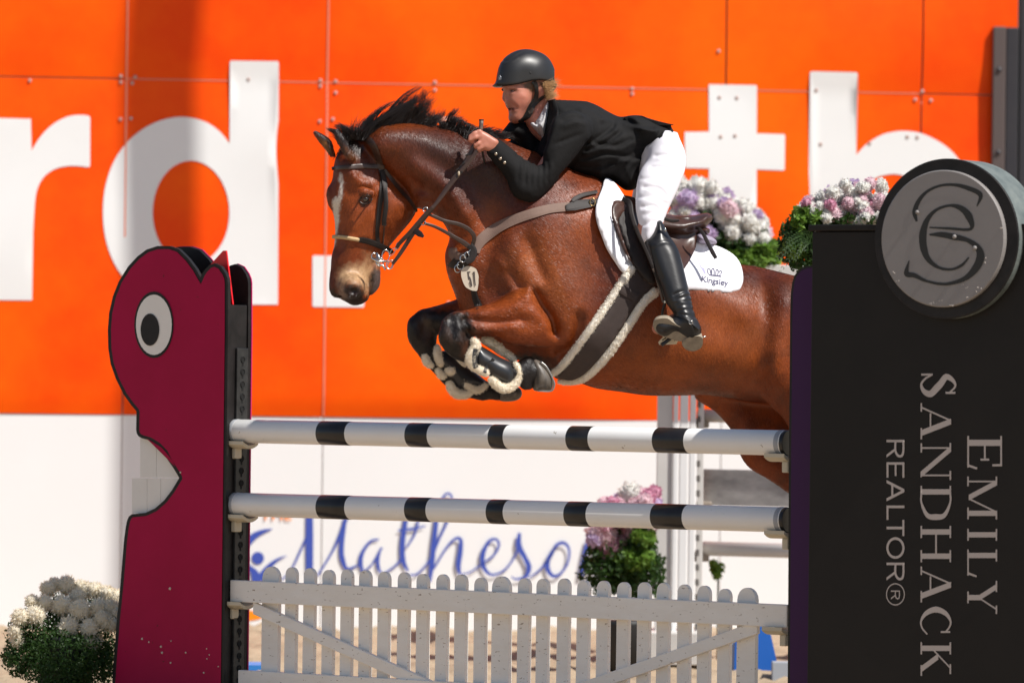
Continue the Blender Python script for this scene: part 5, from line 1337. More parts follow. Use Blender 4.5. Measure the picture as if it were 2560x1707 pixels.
# girth
gt = thing('girth', 'brown girth with thick cream fleece edges round the horse barrel', 'girth', cen(1480, 850))
gl = Z3([(1530, 590), (1470, 690), (1380, 830), (1290, 960), (1190, 1100), (1100, 1220), (1030, 1300)])
gr = Z3([(1700, 640), (1640, 740), (1540, 850), (1440, 1010), (1330, 1160), (1210, 1290), (1120, 1335)])
gloop = sm(gl + Z3([(1060, 1325)]) + gr[::-1], 3)
drape('strap_body', gloop, girth_m, gt, .010, .014, 9)
def fluff(name, paths, m_, parent, h=.0045, amp=.0013, seed=1, freq=620, near=.0):
    """lumpy fleece: world points + radii"""
    A = np.vstack([np.array(p) for p, r in paths]); R_ = max(max(np.atleast_1d(r)) for p, r in paths)
    s_ = Sculpt(A.min(0) - R_ - .02, A.max(0) + R_ + .02, h)
    for p, r in paths:
        r = np.interp(np.linspace(0, 1, len(p)), np.linspace(0, 1, len(np.atleast_1d(r))), np.atleast_1d(r)); s_.chain(p, r, .006)
    X, Y, Z = np.meshgrid(s_.x, s_.y, s_.z, indexing='ij'); rr = np.random.RandomState(seed); z = np.zeros_like(X)
    for _ in range(16):
        v = rr.normal(size=3) * freq; z += np.sin(X * v[0] + Y * v[1] + Z * v[2] + rr.uniform(0, 6.3))
    s_.F += (z * amp / 2.6).astype(np.float32)
    V, Q = s_.surf(1); o = mesh(name, V, Q, m_, parent, True)
    rr = np.random.RandomState(seed + 50); a = np.cross(V[Q[:, 2]] - V[Q[:, 0]], V[Q[:, 3]] - V[Q[:, 1]]); nv = np.zeros_like(V)
    for k in range(4): np.add.at(nv, Q[:, k], a)
    nv /= np.linalg.norm(nv, axis=1)[:, None] + 1e-12
    n = min(26000, len(V) * 3); idx = rr.randint(0, len(V), n); N_ = nv[idx]; P = V[idx] + rr.normal(0, .0018, (n, 3)); D = N_ + rr.normal(0, .55, (n, 3)); D /= np.linalg.norm(D, axis=1)[:, None]
    S_ = np.cross(D, rr.normal(size=(n, 3))); S_ /= np.linalg.norm(S_, axis=1)[:, None] + 1e-9; L = rr.uniform(.002, .006, (n, 1))
    W = np.stack([P - S_ * .0009, P + S_ * .0009, P + D * L], 1).reshape(-1, 3)
    f = mesh('wool', W, np.arange(len(W)).reshape(-1, 3), m_, o, False); f['kind'] = 'stuff'
    return o
def laid(pts, lift=.01, n=5, sk=None):
    q = smooth_open(pts, n); D = (sk or SK).depth(q[:, 0], q[:, 1]); 
    for _ in range(3): E = np.concatenate([[D[0]], D, [D[-1]]]); D = (E[:-2] + 2 * E[1:-1] + E[2:]) / 4
    return at(q[:, 0], q[:, 1], D - lift)
fl_l = laid(Z3([(1512, 612), (1455, 690), (1368, 820), (1278, 950), (1180, 1090), (1090, 1205), (1020, 1275), (985, 1292)]), .012)
fl_r = laid(Z3([(1660, 760), (1600, 810), (1545, 890), (1455, 1030), (1345, 1180), (1225, 1300), (1130, 1340), (1045, 1342)]), .012)
fluff('fleece_edge', [(fl_l, [.015, .013, .013, .012, .009])], fleece_w, gt, seed=3)
fluff('fleece_edge', [(fl_r, [.018, .015, .015, .015, .010])], fleece_w, gt, seed=4)
SK.strap('stitched_patch', Z3([(1445, 735), (1500, 770), (1550, 800)]), 22, girth_m, gt, .004, .026)
# breastplate
bp = thing('breastplate', 'taupe elastic breastplate with leather buckles crossing the horse shoulder', 'breastplate', cen(1250, 600))
SK.strap('chest_strap', Z3([(490, 500), (500, 460), (535, 415), (590, 370), (660, 325), (760, 280), (880, 240), (990, 212), (1110, 200)]), [24, 27, 28, 28, 26, 24, 24, 22, 22], elastic, bp, .005, .004)
SK.strap('chest_strap', Z3([(345, 470), (350, 510), (390, 540), (440, 520)]), [20, 26, 28, 20], elastic, bp, .005, .003)
SK.strap('buckle_strap', Z3([(1085, 210), (1140, 195), (1220, 180), (1295, 172)]), [14, 24, 22, 16], leather_dk, bp, .007, .010)
SK.strap('buckle_strap', Z3([(1125, 165), (1150, 145), (1200, 122), (1290, 102)]), [10, 12, 10, 8], leather_dk, bp, .005, .014)
SK.strap('girth_tab', Z3([(1240, 170), (1320, 155), (1400, 145), (1460, 140)]), [10, 9, 9, 10], leather_dk, bp, .005, .022)
bc = laid(Z3([(1258, 170)]) + Z3([(1262, 172)]), .03)[0]
m_ = MB(); m_.ring(bc, (.011, 0, 0), (0, 0, .016), .0022, 14, 6); m_.build('buckle', brass, bp, True)
SK.strap('centre_strap', Z3([(330, 560), (350, 575), (400, 575), (440, 555), (490, 500)]), [26, 22, 20, 18, 18], leather_dk, bp, .008, .006)
SK.strap('lower_strap', Z3([(480, 740), (490, 790), (505, 830), (520, 860)]), [14, 16, 18, 18], leather_dk, bp, .005, .004)
m_ = MB()
for (x, y, r_) in ((395, 585, .013), (378, 605, .013), (412, 540, .012), (440, 520, .012), (465, 505, .011)):
    c_ = laid(Z3([(x, y), (x + 3, y)]), .022)[0]; m_.ring(c_, (r_, .003, .004), (-.003, 0, r_ * 1.2), .0024, 14, 6)
m_.build('snap_rings', metal, bp, True)['kind'] = 'stuff'
# number tag
tg = thing('number_tag', 'cream oval tag numbered 51 hanging from the breastplate', 'number tag', cen(1180, 700))
tl = N1([(640, 560), (700, 525), (770, 508), (850, 515), (930, 540), (1010, 590), (1050, 680), (1082, 790), (1076, 900), (1078, 980), (1060, 1100), (1035, 1195), (960, 1200), (880, 1185), (790, 1140), (720, 1090), (660, 990), (620, 880), (595, 780), (590, 690), (605, 610)])
tD = float(np.min(SK.depth(*np.array(tl).T))) - .008; tS = .25
tagp = lambda a, b, o=0.0: at(a, b, tD + (np.asarray(a) - 1175) / 609 * tS - o)
tag_m = mat('tag_cream', (.56, .48, .38), .45, noise=(25, .5, (.48, .40, .31)))
slab('plate', [sm(tl, 3)], lambda a, b: tagp(a, b, .002), lambda a, b: tagp(a, b, -.003), tag_m, tg)
strokes_mesh('number', [([(760, 675), (850, 672)], 26), ([(790, 670), (800, 790), (810, 880)], [40, 30, 26]), ([(820, 800), (850, 870), (875, 980), (885, 1060), (850, 1050), (820, 950)], [30, 36, 36, 34, 22, 20]), ([(915, 700), (960, 680)], 34), ([(955, 665), (965, 850), (990, 1060)], [42, 36, 30])],
             N1, lambda a, b, o: tagp(a, b, .0035 + o), mat('tag_ink', (.06, .045, .04), .6), tg)
# bridle
br = thing('bridle', 'brown leather bridle with rope noseband and steel bit on the horse head', 'bridle', cen(900, 520))
SK.strap('crownpiece', Z1([(552, 432), (585, 450), (612, 490), (635, 545), (655, 605), (662, 640)]), [16, 18, 17, 16, 14, 12], leather, br, .006, .002)
SK.strap('browband', Z1([(338, 632), (380, 626), (440, 622), (520, 616), (600, 616), (682, 624)]), [8, 10, 11, 12, 12, 10], leather, br, .008, .002)
SK.strap('cheekpiece', Z1([(662, 640), (672, 700), (664, 790), (650, 880), (640, 980), (636, 1070), (645, 1130)]), [13, 12, 12, 11, 11, 10, 10], leather_dk, br, .006, .002)
SK.strap('cheekpiece', Z1([(672, 650), (684, 720), (690, 800), (692, 880), (682, 960), (680, 1005)]), [11, 12, 11, 12, 11, 12], leather_dk, br, .007, .010)
SK.strap('cord', Z1([(682, 1005), (678, 1060), (674, 1120), (668, 1180)]), 3.5, leather, br, .003, .004)
SK.strap('throatlatch', Z1([(682, 640), (730, 700), (785, 770), (840, 830), (884, 895), (892, 915)]), [8, 9, 10, 9, 8, 6], leather, br, .005, .002)
SK.strap('noseband', Z1([(512, 1098), (545, 1100), (600, 1115), (660, 1140), (715, 1165), (735, 1185)]), [12, 15, 15, 14, 13, 10], leather_dk, br, .008, .002)
rp_ = laid(Z1([(345, 1077), (400, 1079), (460, 1088), (515, 1097)]), .005, 10); m_ = MB()
for ph in (0, 2.09, 4.19):
    n_ = 120; q = np.stack([np.interp(np.linspace(0, 1, n_), np.linspace(0, 1, len(rp_)), rp_[:, k]) for k in range(3)], 1); a_ = np.linspace(0, 60, n_) + ph
    q[:, 1] += .0042 * np.cos(a_); q[:, 2] += .0042 * np.sin(a_); m_.tube(q, .0045, 6)
m_.build('rope_noseband', rope_m, br, True)
def near(X, Y, lift): 
    (a, b), = Z1([(X, Y)]); d_ = SK.hit(a, b, np.nan)
    if np.isnan(d_): d_ = HY(a, HO - .05)
    return at(a, b, d_ - lift)
k_ = 600 / 1568 / FPX * 21.9
for (x, y, rx, ry, rt) in ((615, 1205, 17, 22, 3.2), (652, 1242, 24, 26, 4), (690, 1200, 24, 38, 3.4), (716, 1262, 22, 26, 3.4)):
    m_ = MB(); c_ = at(*Z1([(x, y)])[0], HY(940, HO - .085)); m_.ring(c_, (rx * k_, .004, 0), (0, .004, ry * k_), rt * k_, 22, 8); m_.build('bit_ring', metal, br, True)
m_ = MB(); bd_ = HY(940, HO - .088)
q = Z1([(630, 1180), (655, 1225), (640, 1255), (672, 1265), (690, 1292)]); m_.tube([at(a, b, bd_) for a, b in q], [.005, .007, .006, .005, .004], 8)
m_.tube([at(a, b, bd_ - .004) for a, b in Z1([(600, 1215), (640, 1240), (700, 1235)])], [.004, .006, .004], 8); m_.build('bit_shank', metal, br, True)
# reins and martingale (hang free)
rn = thing('reins', 'pair of brown leather reins running from the bit to the rider hand', 'reins', cen(1080, 480))
hd, bt_ = HY(1195, -.235), HY(970, HO - .10)
SK.strap('rein', Z1([(1268, 478), (1240, 540), (1190, 620), (1130, 700), (1060, 800), (990, 900), (920, 985), (860, 1070), (790, 1180), (735, 1255)]), [11, 12, 11, 9, 9, 9, 10, 11, 10, 8], leather, rn, .004, 0, free=[hd, hd - .01, bt_ - .03, bt_ - .02, bt_], relax=0)
SK.strap('rein', Z1([(1292, 505), (1255, 560), (1190, 640), (1110, 745), (1030, 850), (960, 920), (900, 990), (850, 1050), (790, 1110), (760, 1150)]), [9, 10, 11, 8, 8, 10, 11, 12, 10, 8], leather, rn, .004, 0, free=[hd - .012, hd - .02, bt_ - .045, bt_ - .03, bt_], relax=0)
SK.strap('rein_stop', Z1([(855, 1030), (885, 1040), (915, 1060), (938, 1078)]), [10, 16, 15, 6], leather_dk, rn, .006, 0, free=[bt_ - .02, bt_ - .06], relax=0)
for (x, y) in ((1228, 545), (1205, 600), (1165, 640), (1190, 660)):
    m_ = MB(); c_ = at(*Z1([(x, y)])[0], np.interp(x, [750, 1260], [bt_ - .015, hd - .02])); m_.box(c_ + np.array([-.008, -.006, -.006]), (.012, 0, .009), (0, .010, 0), (-.004, 0, .006)); m_.build('keeper', leather_dk, rn, bevel=.001)
m_ = MB(); c_ = at(*Z1([(1168, 664)])[0], np.interp(1168, [750, 1260], [bt_ - .03, hd - .03])); m_.sphere(c_, (.005, .004, .010), 8, 6); m_.build('rein_tip', mat('rein_tip_cream', (.5, .4, .28), .4), rn, True)
for P in ([(775, 1120), (765, 1150)], [(745, 1160), (725, 1190)], [(728, 1240), (712, 1275)]):
    m_ = MB(); q = [at(*p, bt_) for p in Z1(P)]; c_ = (q[0] + q[1]) / 2; m_.ring(c_, (q[1] - q[0]) * .8, np.cross(q[1] - q[0], (0, 1, 0)) * .35, .0022, 14, 6); m_.build('rein_hook', metal, rn, True)
mt = thing('martingale', 'brown running martingale forks joining the reins to the chest strap', 'martingale', cen(1120, 560))
c0, c1 = bt_ - .015, HY(1140, -.16)
SK.strap('fork', Z1([(960, 925), (1020, 950), (1080, 975), (1170, 996), (1235, 1030), (1268, 1075), (1262, 1120), (1250, 1160)]), [7, 9, 9, 10, 11, 11, 10, 9], leather, mt, .004, 0, free=[c0, c1 - .02, c1], relax=0)
SK.strap('fork', Z1([(940, 988), (1010, 1010), (1080, 1045), (1150, 1085), (1200, 1115), (1240, 1145)]), [7, 8, 9, 10, 13, 12], leather, mt, .004, 0, free=[c0, c1 - .02, c1 - .01], relax=0)
SK.strap('fork_joint', Z1([(1240, 1130), (1262, 1170), (1250, 1220), (1215, 1240)]), [16, 20, 18, 14], leather_dk, mt, .008, 0, free=[c1 - .01, c1 - .02], relax=0)
for (x, y) in ((950, 900), (935, 985)):
    m_ = MB(); m_.ring(at(*Z1([(x, y)])[0], c0 - .01), (.009, 0, .004), (-.003, .002, .009), .0024, 16, 6); m_.build('ring', metal, mt, True)
# brushing boots
for (nm, lab, off, shell, flc, wof) in (
    ('tendon_boot', 'black tendon boot with cream fleece on the nearer tucked foreleg', NL,
     [(955, 790), (1005, 752), (1100, 800), (1250, 890), (1380, 955), (1440, 1040), (1440, 1140), (1375, 1215), (1290, 1200), (1200, 1160), (1130, 1120), (1080, 1060), (1000, 1020), (950, 960), (945, 870)],
     [([(945, 700), (965, 750), (935, 820), (905, 880), (905, 945), (945, 1010)], [34, 46, 50, 50, 46, 38]), ([(1030, 1040), (1075, 1065)], [42, 44]), ([(975, 1020), (1030, 1045)], [36, 40]),
      ([(1150, 1150), (1200, 1200), (1270, 1245), (1350, 1240), (1425, 1185), (1460, 1105), (1455, 1030), (1425, 970)], [40, 44, 46, 46, 40, 34, 30, 26])], 0),
    ('tendon_boot', 'black tendon boot with cream fleece bands on the farther tucked foreleg', FLg,
     [(500, 860), (600, 810), (720, 850), (850, 960), (1000, 1090), (1120, 1200), (1080, 1260), (980, 1250), (860, 1290), (740, 1270), (660, 1160), (560, 1040), (480, 950)],
     [([(520, 780), (515, 850), (540, 920), (565, 970)], [34, 46, 46, 36]), ([(380, 880), (400, 940), (450, 985)], [30, 38, 30]), ([(530, 1040), (565, 1095), (600, 1115)], [28, 34, 24]), ([(650, 1040), (690, 1050)], [50, 54]),
      ([(660, 1190), (690, 1260), (750, 1310), (840, 1320), (910, 1290)], [32, 44, 46, 42, 26]), ([(800, 1140), (860, 1210), (950, 1265), (1030, 1255), (1080, 1215)], [34, 42, 42, 38, 28]), ([(760, 910), (830, 975)], [26, 30])], 0)):
    t = thing(nm, lab, 'horse boot', cen(1200, 940, off), 'horse leg boots')
    sg = Sculpt((-.42, HY(1150, off) - .14, 1.30), (.16, HY(1150, off) + .16, 1.75), .005)
    sg.inflate(B6(shell), 22.3 + off, .052, .05, s=HS, X0=HX, k=0, sm=3, T1=((1180, 880), (1290, 950), .060)); sg.blur(1)
    sg.build('shell', shell_m, t, 1)
    paths = []
    for pts, rr in [(a__, np.array(b__) * .98) for a__, b__ in flc]:
        q = smooth_open(B6(pts), 4); D = np.array([HY(x, off) for x in q[:, 0]]) - .034
        paths.append((at(q[:, 0], q[:, 1], D), np.array(rr) * 440 / 2029 / 609))
    fluff('fleece', paths, fleece_m, t, .0038, .0011, seed=int(abs(off) * 100), freq=650)
    if off < 0:
        q = smooth_open(B6([(1075, 690), (1140, 720), (1220, 780), (1320, 860), (1410, 930)]), 4)
        fluff('fleece_lining', [(at(q[:, 0], q[:, 1], np.array([HY(x, off) for x in q[:, 0]]) + .04), np.array([34, 40, 40, 36, 30]) * 440 / 2029 / 609)], fleece_m, t, .0045, .003, seed=9, freq=500)
        BSK = Skin.__new__(Skin); BSK.t = BVHTree.FromPolygons(*bvh_of(t.children[0]))
        BSK.strap('strap', B6([(1000, 800), (985, 880), (985, 960), (1000, 1000)]), 26, shell_m, t, .003, .001)
        BSK.strap('strap', B6([(1215, 950), (1150, 1020), (1120, 1090)]), 34, shell_m, t, .003, .001)
        BSK.strap('label', B6([(1130, 905), (1120, 950), (1105, 985)]), 7, mat('boot_label', (.6, .5, .5), .5), t, .002, .002)
        for (x, y) in ((1042, 902), (1235, 992)):
            m_ = MB(); m_.sphere(laid(B6([(x, y), (x + 3, y)]), .004, sk=BSK)[0], .0045, 8, 6); m_.build('stud', metal, t, True)
        for (x, y) in ((1022, 940), (1008, 970), (1212, 1022), (1182, 1048)):
            m_ = MB(); m_.sphere(laid(B6([(x, y), (x + 3, y)]), .003, sk=BSK)[0], (.003, .001, .003), 8, 6); m_.build('eyelet', hole_m, t, True)
# saddle
sd = thing('saddle', 'brown leather jumping saddle under the rider on the white pad', 'saddle', cen(1640, 570))
ext = lambda o: o
flap = Z4([(250, 125), (300, 98), (360, 105), (440, 160), (520, 200), (600, 198), (640, 203), (660, 235), (669, 290), (666, 345), (645, 395), (612, 450), (560, 500), (505, 545), (440, 535), (390, 490), (360, 440), (330, 385), (300, 305), (270, 245), (246, 190)])
drape('flap', sm(flap, 3), leather_sad, sd, .026, .012, 9)
front_flap = Z4([(300, 120), (330, 135), (352, 200), (380, 280), (420, 370), (450, 450), (470, 520), (430, 520), (385, 475), (345, 400), (310, 300), (285, 220)])
drape('front_flap', sm(front_flap, 3), leather_dk, sd, .042, .010, 9)
drape('knee_roll', sm(Z4([(258, 128), (290, 120), (322, 135), (325, 165), (300, 195), (285, 215), (300, 280), (330, 370), (350, 420), (320, 380), (285, 300), (258, 235), (248, 175)]), 3), leather_sad, sd, .036, .018, 7)
SS = Sculpt((.10, 21.9, 1.80), (1.0, 22.8, 2.35), .006)
SS.inflate([(1478, 500), (1510, 478), (1545, 478), (1580, 500), (1640, 528), (1700, 540), (1740, 537), (1765, 532), (1780, 538), (1782, 546), (1776, 560), (1760, 578), (1700, 600), (1600, 590), (1520, 550)], 22.3, .11, .06, s=HS, X0=HX, k=0, T1=((1560, 520), (1720, 540), .17)); 
SS.rub([(1725, 575), (1760, 566), (1780, 560)], 6, -.010, 22.3); SS.rub([(1740, 545), (1765, 550)], 8, -.004, 22.3)
SS.blur(1); SS.build('seat', leather_sad, sd, 1)
SS.F[:] = .25
SS.inflate(B7([(742, 190), (800, 205), (870, 205), (890, 235), (865, 280), (810, 270), (750, 240)]), 22.3, .155, .04, s=HS, X0=HX, k=0); SS.build('cantle_panel', leather_sad, sd, 1)
SS.F[:] = .25
SS.inflate(B7([(740, 270), (800, 272), (870, 285), (940, 325), (965, 365), (930, 385), (840, 385), (745, 372)]), 22.3, .19, .04, s=HS, X0=HX, k=0); SS.build('half_pad', mat('half_pad_lilac', (.30, .26, .33), .8), sd, 1)
SK.strap('loose_strap', B7([(735, 205), (775, 215), (815, 265), (850, 330), (885, 400), (915, 460), (950, 520)]), [7, 8, 9, 10, 10, 11, 9], leather_dk, sd, .006, 0, free=[HY(1740, -.19), HY(1790, -.33)], relax=0)
SK.strap('skirt', B7([(415, 110), (460, 125), (510, 135), (570, 130)]), [8, 9, 9, 5], leather_dk, sd, .006, .045)
SK.strap('stirrup_leather', Z4([(305, 112), (340, 130), (352, 190), (378, 270), (415, 350), (440, 410), (470, 490), (500, 560), (520, 610)]), [10, 12, 11, 10, 9, 8, 7, 7, 7], leather_dk, sd, .006, 0, free=[HY(1560, -.32), HY(1590, -.40), HY(1640, -.42), HY(1665, -.40)], relax=0)
SK.strap('stirrup_leather', B7([(300, 625), (340, 740), (375, 860), (405, 975)]), 6, mat('strap_worn', (.12, .09, .075), .4), sd, .004, 0, free=[HY(1640, -.42), HY(1660, -.40)], relax=0)
# dark saddle-cloth shadow side: stirrup
st = thing('stirrup', 'cream and steel stirrup iron under the rider boot sole', 'stirrup', cen(1680, 820, -.38))
sD_ = HY(1680, -.405)
SO = lambda L: B7(L)
slab('tread', [SO([(500, 1215), (640, 1225), (600, 1290), (540, 1405), (365, 1412), (352, 1385)])], lambda a, b: at(a, b, sD_ - .03 + (np.asarray(b) - 830) * .0006), lambda a, b: at(a, b, sD_ - .03 + .014 + (np.asarray(b) - 830) * .0006), mat('tread_cream', (.74, .66, .50), .5, noise=(40, .5, (.45, .36, .25))), st)
strokes_mesh('tread_ridge', [([(395, 1365), (450, 1320), (505, 1240)], 10), ([(560, 1240), (590, 1240), (520, 1370)], 8)], B7, lambda a, b, o: at(a, b, sD_ - .033 - o + (np.asarray(b) - 830) * .0006), leather_dk, st)
m_ = MB(); q = smooth_open(B7([(440, 968), (485, 1000), (525, 1070), (548, 1140), (552, 1215), (545, 1260), (500, 1320), (440, 1375), (385, 1412)]), 5)
m_.tube(at(q[:, 0], q[:, 1], np.linspace(sD_ - .02, sD_ - .055, len(q))), [.006] * 8 + [.008] * (len(q) - 8), 10); m_.build('arm', shell_m, st, True)
m_ = MB(); q = smooth_open(B7([(425, 975), (400, 1060), (390, 1150), (380, 1260)]), 4); m_.tube(at(q[:, 0], q[:, 1], np.linspace(sD_, sD_ + .07, len(q))), .006, 10); m_.build('arm', shell_m, st, True)
m_ = MB(); c_ = at(*B7([(440, 965)])[0], sD_ - .03); m_.box(c_ - (.012, .004, .008), (.024, 0, 0), (0, .012, 0), (0, 0, .014)); m_.build('eye', metal, st, bevel=.003)
# ------------------------------------------------------------------ the rider
skin_m = mat('skin', (.62, .30, .20), .42, spec=.4, vcol='coat', noise=(30, .35, (.88, .78, .76)), bump=(90, .12, .002), sss=.12)
jacket_m = mat('black_jacket', (.0075, .007, .007), .82, spec=.22, noise=(30, .5, (.012, .011, .011)), bump=(40, .35, .005), sheen=.0)
breech_m = mat('white_breeches', (.83, .80, .84), .65, spec=.25, noise=(10, .3, (.77, .74, .78)), bump=(160, .15, .001))
boot_m = mat('black_boot', (.010, .009, .009), .36, spec=.5, noise=(14, .4, (.02, .018, .017)), bump=(30, .12, .004))
sole_m = mat('boot_sole_tan', (.36, .30, .22), .8, noise=(30, .6, (.14, .11, .08)))
helmet_m = mat('helmet_matt_black', (.016, .015, .015), .40, spec=.5, noise=(10, .5, (.026, .024, .023)), bump=(400, .1, .0008))
shirt_m = mat('grey_white_shirt', (.52, .50, .50), .7, noise=(40, .3, (.45, .43, .43)))
webb = mat('strap_black', (.012, .011, .010), .5, noise=(80, .5, (.03, .027, .024)))
rider = thing('person', 'woman rider in black jacket, white breeches and black helmet crouched forward on the horse', 'person', cen(1500, 420))
def rin(S, poly, off, T, R, **kw):
    kw.setdefault('s', HS); S.inflate(poly, 22.3 + off, T, R, X0=HX, **kw)
BX = ((-.32, 21.75, 1.55), (.80, 22.85, 2.76))
# --- body (one continuous surface under the clothes)
RB = Sculpt(BX[0], BX[1], .0048)
FS = .38
FX = float(at(1290, 230, 22.23)[0])
def fin(poly, T, R, off=0.0, **kw): RB.inflate(F1(poly), 22.23 + off, T, R, s=FS, X0=FX, **kw)
def fpnt(X, Y, off=0.0):
    (a, b), = F1([(X, Y)]); sx, sz = slopes(a, b); y = float((22.23 + off - FS * FX) / (1 - FS * sx)); return at(a, b, y)
fin([(420, 640), (414, 760), (430, 800), (452, 850), (462, 900), (470, 960), (480, 1040), (492, 1100), (508, 1150), (535, 1185), (556, 1215), (556, 1260), (572, 1305), (592, 1350), (622, 1410), (675, 1450), (750, 1455), (830, 1415), (905, 1335), (960, 1230), (1020, 1120), (1100, 1030), (1250, 1010), (1400, 900), (1470, 700), (1400, 420), (1120, 170), (800, 170), (520, 340), (430, 520)], .074, .068, k=0)
fin([(452, 850), (438, 930), (427, 1000), (436, 1038), (478, 1060), (520, 1058), (560, 1040), (570, 960), (540, 880), (500, 830)], .0165, .018, k=.006, sm=4)
fin([(500, 1140), (512, 1165), (540, 1185), (600, 1180), (680, 1180), (640, 1130), (560, 1110)], .026, .02, k=.006)
fin([(556, 1210), (552, 1240), (570, 1260), (620, 1250), (680, 1215), (600, 1205)], .024, .018, k=.006)
RB.ell(fpnt(790, 1010, -.045), (.030, .026, .030), .03); RB.ell(fpnt(680, 1390, -.012), (.024, .03, .018), .02)
RB.ell(fpnt(600, 1195, -.020), (.014, .018, .0055), .003, op='sub')
RB.ell(fpnt(640, 850, -.066), (.017, .015, .010), .006, op='sub'); RB.ell(fpnt(440, 822, -.0), (.008, .014, .008), .005, op='sub')
RB.ell(fpnt(640, 792, -.060), (.026, .014, .007), .012, ang=-.12)
RB.rub(F1([(600, 830), (640, 822), (700, 830)]), 2.0, -.0035, 22.2, (-.5, .1)); RB.rub(F1([(590, 880), (640, 898), (700, 880)]), 2.2, -.0022, 22.2, (-.5, .1)); RB.rub(F1([(520, 850), (530, 920), (545, 990)]), 3.5, -.004, 22.2, (-.5, .1)); RB.rub(F1([(700, 1160), (720, 1220), (700, 1290)]), 3, -.0025, 22.2, (-.5, .1)); RB.rub(F1([(590, 1270), (650, 1285)]), 3, -.003, 22.2, (-.5, .1)); RB.rub(F1([(740, 960), (820, 930), (880, 960)]), 6, .003, 22.2, (-.5, .1))
RB.ell(fpnt(655, 885, -.062), (.018, .010, .005), .008)
RB.ell(fpnt(515, 1045, -.014), (.005, .006, .003), .002, op='sub')
RB.ell(fpnt(1195, 880, -.066), (.015, .010, .027), .004, ang=-.25); RB.ell(fpnt(1180, 890, -.080), (.008, .008, .016), .003, op='sub', ang=-.25)
RB.cap(fpnt(1150, 1080, .01), at(*F1([(1230, 1500)])[0], 22.28), .062, .068, .02)
fin([(950, 1200), (1050, 1080), (1300, 950), (1400, 1060), (1350, 1300), (1260, 1620), (1060, 1600), (900, 1440)], .058, .055, k=.02)
for i in range(3): RB.rub(F1([(1080 + i * 30, 1180 + i * 40), (1180, 1190 + i * 40), (1270, 1150 + i * 40)]), 2.2, -.0035, 22.2, (-.5, .1))
RB.rub(F1([(560, 1070), (640, 1110), (710, 1180)]), 3, -.003, 22.2, (-.5, .1)); RB.rub(F1([(720, 950), (770, 1080), (760, 1200)]), 8, -.002, 22.2, (-.5, .1))
torso_s = Z2([(1000, 700), (1150, 640), (1400, 720), (1600, 820), (1900, 900), (2040, 980), (1980, 1080), (1800, 1120), (1600, 1180), (1300, 1200), (1000, 1150), (900, 1000)])
rin(RB, torso_s, 0, .13, .12, k=.03)
a_sh, a_el, a_wr = at(*Z2([(1190, 850)])[0], HY(1434, -.19)), at(*Z2([(830, 1390)])[0], HY(1330, -.235)), at(*Z2([(455, 1010)])[0], HY(1228, -.235))
RB.chain([a_sh, a_el, a_wr], [.045, .035, .024], .02)
b_sh, b_el, b_wr = at(*Z2([(1000, 850)])[0], HY(1380, .17)), at(*Z2([(640, 1100)])[0], HY(1280, .24)), at(*Z1([(1135, 400)])[0], HY(1130, .16))
RB.chain([b_sh, b_el, b_wr], [.045, .035, .026], .02)
# near hand
HD = HY(1195, -.235)
hh = lambda X, Y, o=0.0: at(*H1([(X, Y)])[0], HD + o)
RB.inflate(H1([(545, 470), (590, 440), (690, 482), (820, 555), (950, 640), (1040, 695), (1060, 760), (960, 860), (870, 960), (800, 975), (730, 950), (660, 900), (620, 800), (580, 680), (540, 560)]), HD, .017, .018, s=.1, X0=float(hh(700, 700)[0]), k=.006)
for pts, r_ in (([(575, 480, -.004), (450, 525, -.016), (345, 610, -.014), (400, 690, 0), (520, 700, .008)], .0092), ([(600, 600, -.006), (480, 625, -.018), (335, 690, -.018), (400, 735, -.006), (500, 740, .006)], .0090),
                ([(640, 720, -.006), (545, 770, -.018), (470, 830, -.018), (480, 870, -.006), (600, 850, .006)], .0085), ([(690, 850, -.004), (620, 880, -.014), (545, 925, -.014), (575, 965, -.004), (660, 940, .006)], .0078)):
    RB.chain([hh(*p) for p in pts], [r_ * 1.08, r_, r_ * .95, r_ * .85, r_ * .8], .0035)
RB.chain([hh(760, 600, .014), hh(620, 520, .022), hh(500, 500, .022), hh(430, 540, .014)], [.011, .010, .009, .008], .004)
RB.chain([hh(600, 800, -.012), hh(640, 850, -.012)], [.006, .006], .006)
for q in ((575, 470), (600, 590), (640, 700), (695, 820)): RB.ell(hh(q[0], q[1], -.014), (.008, .006, .008), .006)
# far hand on the crest
fh = lambda X, Y, o=0.0: at(*Z1([(X, Y - 8)])[0], HY(1115, .06 + o))
RB.ell(fh(1095, 328), (.027, .018, .018), .01, ang=-.4); RB.cap(fh(1100, 340), b_wr, .022, .024, .01)
for dx, o in ((0, -.024), (-6, -.010), (-10, .004), (-12, .017)): RB.chain([fh(1085 + dx, 322, o), fh(1058 + dx, 312, o), fh(1045 + dx, 325, o), fh(1058 + dx, 345, o)], [.009, .0085, .008, .007], .003)
RB.chain([fh(1100, 322, -.02), fh(1070, 330, -.032), fh(1050, 340, -.03)], [.010, .009, .008], .004)
